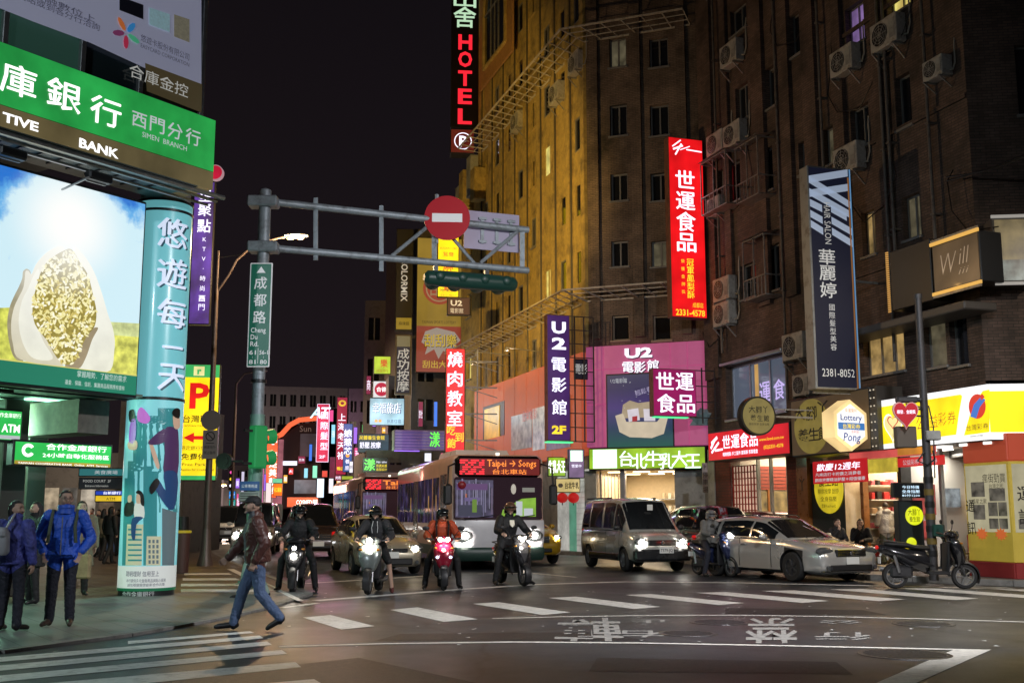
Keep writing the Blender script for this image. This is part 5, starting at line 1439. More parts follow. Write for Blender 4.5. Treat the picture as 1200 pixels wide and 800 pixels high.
def copper():
 m=pm('lit_copper',(.07,.042,.02),1.0,.25,1.2);return m
mb=MB();mb.box(.05,-.006,.05,W_-.05,-.001,H_-.05);mb.build('face',copper(),will)
mb=MB()
for i in range(46):
 x_=W_*i/45
 mb.box(x_-.012,-.05,H_-.02,x_+.012,-.005,H_+.06);mb.box(x_-.012,-.05,-.06,x_+.012,-.005,.02)
mb.build('bulb_strip',glow('warm_bulbs',(1.0,.55,.12),.75),will)
mb=MB();mb.box(0,-.03,H_+.0,W_,-.01,H_+.12);mb.box(0,-.03,-.12,W_,-.01,-.0);mb.build('strip_rail',M_cage,will)
for s_,fx,fz,h,m in (('W',.36,.55,.62,0),('ill',.68,.62,.5,0),('iii',.66,.32,.2,0)):
 text(s_,will,pm('lit_pale_copper',(.36,.26,.17),.9),fx*W_,fz*H_,h*H_,y=-.012,shear=.25,bold=-.015,w=(.34 if s_=='W' else .22)*W_)
lamp('light_box_lamp',(W_*.35,-.25,.12),1.3,(1,.55,.15),.05,will)
w2=Fr(tuple((R2.o+R2.n*.7)[:2]),R2.a);x0_,z0_,x1_,z1_=hole(w2,1164,255,332,1215)
pb_=thing('picture_light_box','dim picture light box with bulb-strip edge at right frame edge','light box',(x0_,0,z0_),fr=w2)
W_,H_=x1_-x0_,z1_-z0_
mb=MB();mb.cbox(0,0,0,W_,.65,H_,.02);mb.build('casing',mat('box_casing_brown',(.10,.09,.08),.6),pb_)
mb=MB();mb.box(.06,-.006,.35*H_,W_-.06,-.001,H_-.06);mb.build('picture',pm('print_dusk',(.20,.15,.06),.6,.7,2.2),pb_)
mb=MB();mb.box(.06,-.006,.06,W_-.06,-.001,.35*H_);mb.build('picture',pm('print_dusk_dark',(.14,.17,.16),.7,.9,3),pb_)
mb=MB()
for i in range(40):x_=W_*i/39;mb.box(x_-.012,-.05,H_-.02,x_+.012,-.005,H_+.05);mb.box(x_-.012,-.05,-.05,x_+.012,-.005,.02)
mb.build('bulb_strip',glow('cool_bulbs',(.35,.33,.30),.8),pb_)
x0_,z0_,x1_,z1_=hole(wl,1041,296,366,1092)
dp=thing('dark_sign_panel','unlit black sign panel with an amber bulb column at left edge','panel',(x0_,0,z0_),fr=wl)
mb=MB();mb.cbox(.1,0,0,x1_-x0_,.65,z1_-z0_,.02);mb.build('panel',mat('panel_black',(.02,.018,.016),.4,var=.3),dp)
mb=MB()
for i in range(30):z_=(z1_-z0_)*i/29;mb.box(-.02,-.04,z_-.014,.07,-.005,z_+.014)
mb.build('bulb_strip',glow('warm_bulbs_low',(.95,.48,.12),.6),dp)
ld=thing('sign_ledge','dark metal ledge running under the salon light boxes','ledge',fr=R)
zL=R.hit(1100,357,.7)[1]
mb=MB();mb.cbox(rx(1010),-.95,zL-.32,.55,-.01,zL-.12,.03);mb.build('ledge',mat('ledge_metal',(.10,.09,.08),.5),ld)
#   fascias on the right building
fR=Fr(tuple((R.o+R.n*.9)[:2]),R.a)
t,W_,H_,put=face_sign('food_fascia','red lit fascia with white characters over the food shop','sign',830,507,541,926,0,M_dkmetal,mat('lit_red_fascia',(.5,.01,.02),.4,em=(.62,.006,.018),es=1,mis=True),.8,fR)
put('世運食品',.42,.60,.5,G_vw,w=.44,bold=.035);put('精緻糕點 手工蛋捲 鳳梨酥 茶葉禮盒',.42,.2,.14,G_vw,w=.44,bold=.01)
put('www.food.com.tw',.8,.55,.14,G_yt,w=.28);put('(02)2331-4578',.82,.3,.15,G_yt,w=.22,bold=.01)
mb=MB()
for a,b,w_ in (((.05,.62),(.13,.80),.10),((.04,.45),(.10,.74),.09),((.05,.30),(.15,.62),.08),((.10,.36),(.2,.38),.07)):mb.bar((a[0]*W_,-.013,a[1]*H_),(b[0]*W_,-.013,b[1]*H_),.01,w_)
mb.build('brush_mark',G_vw,t)
fR2=Fr(tuple((R.o+R.n*1.15)[:2]),R.a)
t,W_,H_,put=face_sign('massage_fascia','brown unlit massage fascia sign beside the hexagon box','sign',927,469,536,1021,0,M_dkmetal,mat('brown_fascia',(.10,.065,.035),.5,em=(.045,.030,.016),es=.9,mis=False),.9,fR2,rim=.05)
mb=MB();cx_,cz_=W_*.28,H_*.5;rr_=H_*.42
pts=[]
for k in range(40):
 a0=2*PI*k/40;pts.append((min(W_-.1,cx_+math.cos(a0)*rr_*1.25),max(.06,min(H_-.06,cz_+math.sin(a0)*rr_*1.12))))
mb.poly([(x,-.011,z) for x,z in pts]);mb.build('ochre_ellipse',pm('dim_ochre',(.20,.15,.03),.9,.15,3),t)
for ch,fx,fz,h in (('大',.13,.74,.26),('腳',.29,.72,.26),('丫',.44,.78,.26),('養',.17,.36,.24),('生',.31,.36,.24),('館',.44,.36,.24)):put(ch,fx,fz,h,M_black,w=.14,bold=.01,lay=1,name='character')
mb=MB()
for i in range(8):z_=H_*(i+.5)/8;mb.cyl((W_+.06,-.03,z_),.02,.02,8,'y');mb.cyl((W_+.2,-.03,z_),.02,.02,8,'y')
mb.build('bulb',glow('small_bulbs',(.7,.6,.45),.8),t)
mb=MB();mb.box(W_+.0,0,0,W_+.28,.8,H_);mb.build('end_plate',mat('end_plate',(.05,.045,.04),.5),t)
hx=Fr(tuple((R.o+R.n*1.75)[:2]),R.a);x_,z_=hx.hit(997,498)
hxp=hx.at(x_);hx=Fr((hxp.x,hxp.y),.50);hex_=thing('hexagon_sign','lit hexagonal lottery box with cream sides on the brown fascia','sign',(0,0,z_),fr=hx)
def hexa(r_):return [(r_*math.cos(PI/6+k*PI/3)*1.0,r_*math.sin(PI/6+k*PI/3)) for k in range(6)]
mb=MB();mb.prism(hexa(.66),-.0,.42);mb.build('casing',mat('lit_cream_side',(.7,.55,.3),.5,em=(.85,.60,.26),es=.9,mis=True),hex_)
mb=MB();mb.prism(hexa(.54),-.02,-.001);mb.build('face',mat('lit_hexface',(.7,.7,.7),.4,em=(.85,.9,.95),es=.9,mis=True),hex_)
mb=MB();mb.box(-.46,-.026,-.12,.46,-.021,.06);mb.build('blue_band',glow('print_blue',(.05,.22,.6),.8),hex_)
text('Lottery',hex_,glow('print_dark_blue',(.03,.05,.25),1),0,.2,.22,y=-.03,w=.74,bold=.01);text('Pong',hex_,glow('print_dark_blue',(.03,.05,.25),1),0,-.3,.3,y=-.03,w=.62,shear=.2,bold=.01)
text('台灣彩券',hex_,G_yt,0,-.03,.14,y=-.03,w=.6,bold=.02);text('幸運樂利',hex_,glow('print_orange',(.9,.35,.1),.9),0,.38,.12,y=-.03,w=.42);text('吉利彩',hex_,glow('print_red_small',(.8,.05,.05),.9),.12,-.17,.09,y=-.03,w=.3)
p=P(889,487,29.3);rf=Fr((p.x,p.y),SA)
rs=thing('round_massage_sign','round unlit ochre massage sign with black rim in front of red fascia','sign',(0,0,p.z),fr=rf)
mb=MB();mb.cyl((0,0,0),.52,.22,40,'y');mb.build('rim',M_black,rs)
mb=MB();mb.cyl((0,-.012,0),.47,.01,40,'y');mb.build('face',pm('dim_ochre2',(.22,.17,.045),.9,.15,4),rs)
for ch,fx,fz,h in (('大',-.2,.17,.2),('腳',0,.16,.2),('丫',.2,.17,.2),('養',-.17,-.06,.18),('生',.03,-.06,.18),('館',.22,-.06,.18)):text(ch,rs,M_black,fx,fz,h,y=-.016,bold=.01,name='character')
text('腳底按摩 全身指壓',rs,M_black,0,-.22,.07,y=-.016,w=.6)
mb=MB();mb.bar((.5,.1,0),(1.7,.1,.0),.05);mb.bar((.45,.1,.2),(1.7,.1,.2),.03);mb.build('bracket',M_cage,rs)
fL=Fr(tuple((R.o+R.n*1.0)[:2]),R.a)
M_lotw=mat('lit_lottery_white',(.7,.7,.7),.4,em=(1,1,1),es=.92,mis=True)
x0_,z0_,x1_,z1_=hole(fL,1030,470,528,1160)
z0_=(z0_+fL.hit(1160,515)[1])/2;z1_=(z1_+fL.hit(1160,447)[1])/2
lf=thing('lottery_fascia','long lit white and yellow public lottery fascia turning the corner','sign',(x0_,0,z0_),fr=fL)
W_,H_=x1_-x0_,z1_-z0_
print('lottery',z0_,z1_)
mb=MB();mb.cbox(0,0,0,W_,.9,H_,.02);mb.build('casing',M_dkmetal,lf)
mb=MB();mb.box(.02,-.008,.02,W_,-.001,H_-.02);mb.build('face',M_lotw,lf)
G_lyel=mat('lit_lottery_yellow',(.8,.6,.02),.4,em=(.98,.78,.006),es=1.0,mis=True)
def lp(px,m,lay,nm='print'):
 q=[fL.hit(x,y) for x,y in px];mb=MB();mb.poly([(x-x0_,-.010-.003*lay,max(.02,min(H_-.02,z-z0_))) for x,z in q]);mb.build(nm,m,lf)
lp([(1031,477),(1126,462),(1128,464),(1124,486),(1121,509),(1031,521)],G_lyel,0,'yellow_field')
lp([(1160,456),(1152,458),(1140,475),(1130,510),(1160,506)],G_lyel,0,'yellow_field')
G_lred=glow('print_lottery_red',(.75,.05,.03),.9);G_ldk=glow('print_lottery_dark',(.55,.22,.02),.8);G_lbl=glow('print_lottery_blue',(.06,.2,.65),.9)
def heart(cx,cy,r_,m,lay,tall=1.25):
 pts=[]
 for k in range(28):
  t=2*PI*k/28;x=16*math.sin(t)**3;y=13*math.cos(t)-5*math.cos(2*t)-2*math.cos(3*t)-math.cos(4*t)
  pts.append((cx+x/17*r_,cy-y/17*r_*tall))
 lp(pts,m,lay,'heart')
heart(1047,499,12,M_lotw,1,1.7);heart(1047,499,10.5,glow('print_pale_yellow',(.98,.86,.35),.95),2,1.7);heart(1047,494,7,G_lred,3,1.3);heart(1047,494,5.6,glow('print_pale_yellow',(.98,.86,.35),.95),4,1.3)
def lt_(s,px,py,h,m,w=None,lay=3,**k):
 x,z=fL.hit(px,py);hz=fL.hit(px,py-h/2)[1]-fL.hit(px,py+h/2)[1]
 if w:w=fL.hit(px+w/2,py)[0]-fL.hit(px-w/2,py)[0]
 text(s,lf,m,x-x0_,z-z0_,hz,y=-.012-.003*lay,w=w,**k)
lt_('公益彩券',1054,509,5,G_ldk,15);lt_('公',1080,496,17,G_ldk,11,name='character');lt_('益',1095,493,17,G_ldk,10,name='character');lt_('彩',1105,491,17,G_ldk,10,name='character');lt_('券',1116,489,17,G_ldk,10,name='character')
lt_('台灣彩券',1146,500,8,glow('print_brown_txt',(.15,.08,.02),.8),26);lt_('TAIWAN LOTTERY',1145,510.5,3,M_black,16,1)
pts=[(1146+10*math.cos(t),476+14.5*math.sin(t)) for t in np.linspace(0,2*PI,24,endpoint=False)]
lp(pts,G_lred,3,'emblem');lp([(1138,488),(1142,474),(1150,465),(1156,468),(1149,477),(1145,490)],G_lbl,4,'emblem');lp([(1149,464),(1152,461),(1155,465),(1151,469)],G_lred,5,'emblem')
fL2=Fr(tuple((fL.at(x1_)[:2])),math.radians(-7))
e=thing('x','x','x');bpy.data.objects.remove(e)
mb=MB()
o2=fL2.o-fL.at(x0_);q0=(o2.dot(fL.u),-o2.dot(fL.n));du=fL2.u;qd=(du.dot(fL.u),-du.dot(fL.n))
def side(s,y):return (q0[0]+qd[0]*s-y*qd[1]*1.0,q0[1]+qd[1]*s+y*qd[0])
def sbox(s0,s1,ya,yb,za,zb,nm,m):
 mb=MB();v=[(*side(s,y),z) for z in (za,zb) for y in (ya,yb) for s in (s0,s1)]
 mb.add(v,[(0,2,3,1),(4,5,7,6),(0,1,5,4),(2,6,7,3),(0,4,6,2),(1,3,7,5)]);mb.build(nm,m,lf)
sbox(.0,6,.0,.9,0,H_,'casing',M_dkmetal);sbox(0,6,-.008,-.001,.02,H_-.02,'face',M_lotw);sbox(0,6,-.013,-.009,H_*.14,H_*.86,'yellow_field',G_lyel)
mb=MB()
for i in range(5):mb.cbox(.3+i*W_/5,.2,-.06,.55+i*W_/5,.5,-.001,.01)
mb.build('downlight',glow('downlight',(1,.95,.85),1.6,mis=True),lf)
fB=Fr(tuple((R.o+R.n*.75)[:2]),R.a)
x0_,z0_,x1_,z1_=hole(fB,1133,543,676,1186)
nbd=thing('notice_board','tall yellow board with newspaper style notices and red top at right','notice board',(x0_,0,.12),fr=fB)
W_,H_=x1_-x0_,z1_-.12
M_ybd=mat('yellow_board',(.48,.36,.06),.5,var=.15,vscale=2,em=(.26,.19,.02),es=.5,mis=False)
M_rbd=mat('red_board',(.42,.06,.03),.4,em=(.30,.045,.02),es=.6,mis=False)
mb=MB();mb.cbox(0,0,.35,W_,.5,H_,.01);mb.build('yellow_panel',M_ybd,nbd)
mb=MB();mb.cbox(0,-.02,0,W_,.5,.34,.01);mb.build('red_plinth',mat('red_plinth',(.30,.03,.03),.5),nbd)
mb=MB();mb.cbox(0,-.01,H_+.01,W_,.5,H_+.62,.02);mb.build('red_hood',M_rbd,nbd)
M_paper=pm('notice_paper',(.42,.38,.24),.9,.15,3);M_pdk=mat('notice_ink',(.03,.025,.02),.6)
def npan(ox,wv,nm='notice',yo=-.012):
 mb=MB();mb.box(ox,yo,1.0,ox+wv,yo+.006,H_-.06);mb.build(nm,M_paper,nbd)
npan(.06,W_-.12)
for (fx,fz,fw,fh) in ((.16,.70,.30,.13),(.56,.66,.34,.11),(.52,.53,.2,.12),(.74,.53,.18,.12),(.18,.50,.26,.13),(.52,.42,.2,.09),(.74,.42,.18,.09)):
 mb=MB();mb.box(fx*W_,-.018,fz*H_*1.0,(fx+fw)*W_,-.013,(fz+fh)*H_);mb.build('notice_photo',pm('notice_photo_grey',(.10,.09,.07),.8,.8,5),nbd)
text('通訊',nbd,M_pdk,.12*W_,H_*.62,.3,y=-.02,vertical=True,step=.5,bold=.01);text('瘋街勁買',nbd,M_pdk,.68*W_,H_*.86,.22,y=-.02,w=.5*W_);text('福星之家',nbd,M_pdk,.33*W_,H_*.66,.12,y=-.02,w=.33*W_);text('台灣之光',nbd,M_pdk,.72*W_,H_*.79,.12,y=-.02,w=.3*W_)
for fx in (.34,.76):
 mb=MB();pts=[]
 for k in range(20):a0=2*PI*k/20;r_=.20 if k%2 else .12;pts.append((fx*W_+r_*math.cos(a0),-.02,H_*.375+r_*.75*math.sin(a0)))
 mb.poly(pts);mb.build('starburst',glow('print_burst',(.6,.13,.03),.8),nbd)
nb2f=Fr(tuple(fB.at(x1_)[:2]),math.radians(-7))
nb2=thing('notice_board','yellow notice board panel at the right frame edge past the fold','notice board',(0.01,0,.12),fr=nb2f)
W2=3.0
mb=MB();mb.cbox(0,0,.35,W2,.5,H_,.01);mb.build('yellow_panel',M_ybd,nb2)
mb=MB();mb.cbox(0,-.02,0,W2,.5,.34,.01);mb.build('red_plinth',mat('red_plinth'),nb2);mb=MB();mb.cbox(0,-.01,H_+.01,W2,.5,H_+.62,.02);mb.build('red_hood',M_rbd,nb2)
mb=MB();mb.box(.05,-.012,1.0,1.1,-.006,H_-.06);mb.build('notice',M_paper,nb2)
text('運訊',nb2,M_pdk,.3,H_*.72,.36,y=-.02,vertical=True,step=.5,bold=.01)
mb=MB();mb.box(.12,-.018,H_*.42,.28,-.013,H_*.5);mb.build('notice_photo',pm('notice_photo_grey',(.10,.09,.07),.8,.8,5),nb2)
t,W_,H_,put=face_sign('anniversary_banner','red cloth banner with white characters hung below brown fascia','banner',953,541,567,1017,0,mat('banner_back',(.4,.02,.02),.7),mat('banner_red',(.5,.015,.02),.6,em=(.42,.008,.014),es=.75,mis=False),.02,fR2,rim=.0)
put('歡慶12週年',.48,.72,.34,G_vw,w=.8,bold=.03,shear=.15);put('凡來店打卡按讚之消費者',.47,.40,.17,G_soft,w=.84,bold=.01);put('腳底按摩精油舒壓＊超值優惠',.5,.16,.17,G_soft,w=.92,bold=.01)
p=P(1052,575,24.6);t,W_,H_,put=psign('led_panel','black LED text panel on top of the dark standing massage sign',1047,565,583,1087,25.6,mat('led_black',(.01,.012,.014),.3),M_black,a=.12,depth=.15,cat='display')
G_led=glow('led_white_blue',(.65,.85,1.0),1.3)
put('今日特價',.5,.7,.22,G_led,w=.5,bold=.02);put('全身指壓',.5,.42,.22,G_led,w=.52,bold=.02);put('80分1200',.5,.16,.2,G_led,w=.52,bold=.02)
t,W_,H_,put=psign('standing_sign','black standing massage sign with yellow disc on the pavement',1054,586,655,1083,25.7,mat('panel_teal_black'),M_black,a=.12,depth=.25)
mb=MB();mb.cyl((W_*.62,-.02,H_*.74),W_*.36,.01,32,'y');mb.build('yellow_disc',pm('lit_yellow_green',(.78,.85,.01),1,.03,2),t)
put('大腳丫',.62,.80,.12,M_black,w=.5,lay=5);put('養生館',.62,.68,.1,M_black,w=.42,lay=5)
mb=MB();mb.cyl((W_*.45,-.02,H_*.28),.12,.01,20,'y');mb.build('yellow_disc',pm('lit_yellow_green',(.78,.85,.01),1,.03,2),t)
mb=MB();mb.box(W_*.2,-.012,H_*.17,W_*.95,-.009,H_*.19);mb.build('yellow_rule',G_yel,t)
#   signs down the street
lt=psign
t,W_,H_,put=psign('lottery_billboard','tall billboard yellow above orange-red with scratch card lettering',488,278,436,541,60,pm('billboard_red',(.33,.05,.03),.7,.2,.5),M_dkmetal,depth=.4,a=.15)
mb=MB();mb.box(.03,-.012,H_*.34,W_-.03,-.0085,H_-.03);mb.build('yellow_half',pm('billboard_yellow',(.34,.21,.03),.75,.25,.5),t)
mb=MB();mb.cyl((W_*.5,-.02,H_*.62),W_*.36,.006,36,'y');mb.build('red_disc',pm('billboard_disc',(.36,.06,.03),.8),t)
mb=MB();mb.cyl((W_*.5,-.026,H_*.62),W_*.30,.005,36,'y');mb.build('disc_ring',pm('billboard_cream',(.38,.24,.12),.8),t)
mb=MB();mb.cyl((W_*.5,-.031,H_*.62),W_*.27,.004,36,'y');mb.build('red_disc',pm('billboard_disc',(.36,.06,.03),.8),t)
put('台運',.5,.62,.12,pm('billboard_cream',(.38,.24,.12),.8),w=.42,bold=.02,lay=12)
pts=[(.12,.22),(.2,.30),(.45,.33),(.85,.30),(.98,.24),(.85,.2),(.8,.13),(.6,.16),(.5,.1),(.4,.17),(.2,.13),(.25,.19)]
mb=MB();mb.poly([(x*W_,-.014,z*H_) for x,z in pts]);mb.build('burst',pm('billboard_white',(.42,.34,.28),.7),t)
put('刮刮樂',.55,.23,.1,pm('billboard_black',(.03,.02,.01),.8),w=.74,bold=.07,lay=1);put('刮刮樂',.54,.235,.1,pm('billboard_gold',(.62,.42,.04),.8),w=.7,bold=.02,lay=3)
put('刮出大獎',.5,.06,.06,pm('billboard_gold',(.62,.42,.04),.8),w=.7,bold=.02);put('TAIWAN SPORTS LOTTERY',.5,.37,.03,pm('billboard_black',(.03,.02,.01),.8),w=.75,lay=2)
t,W_,H_,put=psign('dark_pylon_sign','dark vertical pylon sign with pale letters left of the lottery billboard',464,268,388,484,60,mat('pylon_dark',(.025,.022,.025),.5),M_dkmetal,a=.12)
put('COLORMIX',.5,.5,.085,M_dimw,rot=-PI/2,w=2.6,bold=.02)
mb=MB();mb.box(.05,-.014,H_*.02,W_-.05,-.01,H_*.13);mb.build('orange_block',pm('dim_orange_block',(.45,.28,.02),.6),t);put('麻辣鍋',.5,.075,.04,M_black,w=.6,lay=3)
t,W_,H_,put=psign('massage_pylon_sign','dark massage pylon sign with grey characters under round emblem',463,392,462,482,60,mat('pylon_navy',(.03,.032,.05),.5,em=(.02,.02,.035),es=.7,mis=False),mat('pylon_tan',(.25,.2,.12),.6),a=.12,rim=.08)
mb=MB();mb.box(.08,-.014,H_*.80,W_-.08,-.01,H_*.98);mb.build('tan_head',pm('tan_head',(.22,.18,.09),.7),t)
for ch,fz in zip('成功按摩',(.68,.5,.32,.14)):put(ch,.5,fz,.19,M_dimw,w=.72,bold=.02,name='character')
t,W_,H_,put=psign('hotpot_sign','bright yellow vertical hotpot sign behind the no entry disc',513,231,348,538,50,G_yel,M_dkmetal,a=.12,brackets=0)
f2=lambda py:1-(py-231)/117
put('SUGARCUBE',.5,f2(291),.028,G_lred,w=.8);put('鴛鴦',.5,f2(298),.05,G_lred,w=.5);put('麻辣鍋',.5,f2(312),.1,G_lred,vertical=True,step=H_*.1,bold=.02)
put('火鍋',.5,f2(332),.06,G_lred,w=.6,bold=.03);put('吃到飽',.5,f2(340),.035,glow('print_green',(.05,.4,.1),.8),w=.75,bold=.02);put('2311-4311',.5,f2(345.5),.03,G_lred,w=.7)
t,W_,H_,put=psign('small_cinema_sign','small unlit brown cinema sign reading U2 below hotpot sign',524,348,369,551,48,mat('small_cine',(.07,.035,.03),.5,em=(.04,.02,.016),es=.7,mis=False),M_dkmetal,a=.12)
put('U2',.4,.68,.42,M_dimw,w=.5,bold=.03);put('電影館',.42,.25,.3,M_dimw,w=.56)
def small(name,label,px0,yt,yb,px1,Y,face,items,casing=None,group=None,a=.12,**k):
 t,W_,H_,put=psign(name,label,px0,yt,yb,px1,Y,face,casing,a=a,depth=.2,**k)
 for it in items:s_,fx,fz,h,m,w_=it[:6];put(s_,fx,fz,h,m,w=w_,**(it[6] if len(it)>6 else {}))
 return t,W_,H_
B2=dict(bold=.025)
small('small_lime_sign','lime green square sign topmost of the stacked street signs',438,417,438,458,66,pm('lit_lime2',(.55,.72,.05),1),[('樂',.6,.6,.5,G_lred,.4,B2),('洋酒洋行',.5,.18,.2,G_ldk,.7)])
t,W_,H_=small('small_round_emblem_sign','white square sign with a crimson disc under the lime sign',437,446,466,457,66,pm('lit_whiteish',(.80,.78,.80),1),[])
mb=MB();mb.cyl((W_*.5,-.02,H_*.5),H_*.4,.01,24,'y');mb.build('disc',glow('print_crimson',(.5,.02,.06),1),t);text('合德',t,G_white,W_*.5,H_*.5,H_*.3,y=-.03,bold=.02)
small('hotel_light_sign','pale blue lit hotel sign with four white tiles',433,466,498,474,62,pm('lit_pale_blue',(.42,.68,.80),1,.1,1),[('幸福旅店',.5,.62,.42,glow('print_navy',(.05,.12,.3),1),.82,dict(bold=.05)),('幸福旅店',.49,.63,.42,G_white,.8,B2),('●●',.25,.16,.14,G_or,.2),('休息住宿',.7,.15,.16,glow('print_navy',(.05,.12,.3),1),.4)])
small('foot_massage_sign','purple foot massage sign with yellow characters and blue neon foot',419,508,530,456,58,pm('lit_dark_teal',(.03,.06,.09),1),[('足體養生會館',.45,.8,.24,G_yt,.8,B2),('舒壓.按摩',.4,.4,.36,G_vw,.66,B2)])
t,W_,H_=small('green_neon_sign','black sign with green neon character and yellow text',425,536,553,455,56,mat('sign_black'),[('漾',.27,.52,.85,glow('neon_green',(.15,1.0,.08),1.2),.42,B2),('Hair salon',.74,.72,.2,G_vw,.4),('剪燙染護',.74,.45,.22,G_yt,.42),('造型設計',.74,.2,.2,G_yt,.42)])
for k,(x_,z_) in enumerate(((507,512),)):pass
t,W_,H_,put=psign('ribbed_awning_box','ribbed grey awning box lit violet with green neon character',462,503,527,521,54,pm('awning_violet_glow',(.10,.07,.22),.8,.6,.6),M_gray,a=.25,depth=.8)  # violet light on the grey awning is put into its face colour
for i in range(7):mb=MB();mb.box(.02,-.05,H_*(i+.3)/7,W_-.02,-.009,H_*(i+.65)/7);mb.build('rib',mat('awning_rib',(.35,.33,.38),.4,metal=.5),t)
put('漾',.80,.55,.8,glow('neon_green',(.15,1.0,.08),1.2),bold=.02,lay=25,w=.2)
mb=MB();mb.box(0,-.04,-.06,W_*.5,-.01,-.02);mb.build('violet_tube',glow('neon_violet',(.35,.15,1.0),1.6),t)
t,W_,H_=small('hair_styling_sign','crimson sign with glowing white border and vertical hairstyle characters',371,473,541,385.5,80,mat('lit_crimson',(.5,.02,.06),.4,em=(.55,.02,.07),es=1,mis=True),[('國際髮型',.62,.80,.14,G_vw,None,dict(vertical=True,step=2.3*.32,bold=.02))],casing=glow('neon_white_edge',(.95,.75,1.0),1.5))
put2=lambda s,fx,fz,h,m,w:text(s,t,m,fx*W_,fz*H_,h*H_,y=-.03,w=w*W_,bold=.02)
put2('2F',.5,.09,.07,G_vw,.5)
p=P(362,487,79);nf=Fr((p.x,p.y),.12);nn=thing('neon_letters','bright cyan and white neon letters A and T on hairstyle sign','neon sign',(0,0,p.z),fr=nf)
text('A',nn,glow('neon_cyan',(.5,.95,1.0),1.8),.45,.25,1.1,y=-.05,shear=.3,bold=.01);text('T',nn,glow('neon_white',(.85,.85,1.0),1.8),1.2,.25,1.1,y=-.05,shear=.3,bold=.01)
small('snack_sign','long crimson snack shop sign with white vertical characters and gold crest',394,465,556,406.5,74,mat('lit_wine',(.3,.01,.04),.4,em=(.26,.008,.045),es=1,mis=False),[('上海老天祿',.5,.74,.105,G_vw,None,dict(vertical=True,step=5.1*.125,bold=.02)),('◎',.5,.92,.1,G_yt,.7),('鴨舌',.5,.08,.05,G_yt,.7,B2)])
small('spa_sign','navy vertical spa sign with glowing white characters',402,496,553,413,70,mat('lit_navy',(.02,.06,.2),.4,em=(.015,.07,.22),es=1,mis=False),[('娘惹芯',.5,.80,.17,glow('neon_ice',(.75,.9,1.0),1.5),None,dict(vertical=True,step=3.1*.18,bold=.03)),('●',.5,.34,.1,G_or,.4),('養廊',.5,.22,.1,G_vw,None,dict(vertical=True,step=3.1*.13))])
small('violet_window_sign','small violet lit sign beside the crimson snack sign',409,470,488,416,84,glow('neon_violet2',(.35,.10,.7),1.0),[])
small('pharmacy_sign','orange vertical pharmacy sign with white cross left of dark gateway',312,510,583,325,86,mat('lit_orange',(.7,.12,.03),.4,em=(.85,.14,.05),es=1,mis=True),[('✚',.55,.90,.13,G_white,.7,dict(bold=.04)),('康是美藥妝',.6,.68,.13,G_white,None,dict(vertical=True,step=4.8*.14,bold=.03))])
small('cosmetics_fascia','wide orange cosmetics fascia sign above the dark parked van',336,582,594,373,84,mat('lit_orange'),[('COSMED',.55,.5,.6,G_white,.5,B2),('康是',.9,.5,.6,G_white,.16,B2)])
small('orange_food_sign','small orange food sign with yellow characters between pharmacy and gateway',320,566,581,331,80,mat('lit_orange_deep',(.6,.15,.01),.4,em=(.75,.16,.01),es=1,mis=False),[('可口餐飲',.5,.5,.4,G_yt,.8,B2)])
small('green_small_sign','tiny green and white sign above the orange food sign',319,560,566,331,80,glow('lit_mint2',(.2,.8,.45),.9),[])
p=P(323,590,92);gf=Fr((p.x,p.y),.05);gt=thing('neon_gateway','dark arcade gateway outlined by a stepped orange neon tube','gateway',(0,0,0),fr=gf)
def gxy(px,py):x,z=gf.hit(px,py,.0);return (x,z)
gp_=[gxy(*q) for q in ((323,596),(323,512),(330,509),(340,498),(351,492),(372,490))]
mb=MB();mb.tube([(x,-.12,z) for x,z in gp_[1:]],.22,6);mb.build('orange_tube',glow('neon_orange',(1.0,.16,.06),1.1),gt)
body=[gxy(*q) for q in ((327,596),(327,516),(342,503),(352,496),(376,494),(376,596))]
mb=MB();mb.prism(body,0,.8);mb.build('wall',mat('gateway_dark',(.05,.04,.045),.4),gt)
text('Sun',gt,mat('gate_letter',(.35,.3,.25),.5,em=(.15,.12,.1),es=.6,mis=False),gxy(358,502)[0],gxy(358,502)[1],.7,y=-.02)
for (a,b,c,d,m) in ((332,540,348,545,G_vw),(345,562,370,578,pm('lit_shop_far',(.25,.25,.28),.8,.6,.5)),(352,508,372,535,pm('dim_hoarding',(.06,.045,.05),.8,.5,.6))):
 x0_,z1_=gxy(a,b);x1_,z0_=gxy(c,d);mb=MB();mb.box(x0_,-.03,z0_,x1_,-.01,z1_);mb.build('panel',m,gt)
mb=MB();x0_=gxy(324,560)[0];mb.box(x0_-.2,-.4,0,x0_+.5,-.05,gxy(324,515)[1]);mb.build('pink_column',pm('lit_pink_col',(.5,.16,.2),.8,.3,1),gt)
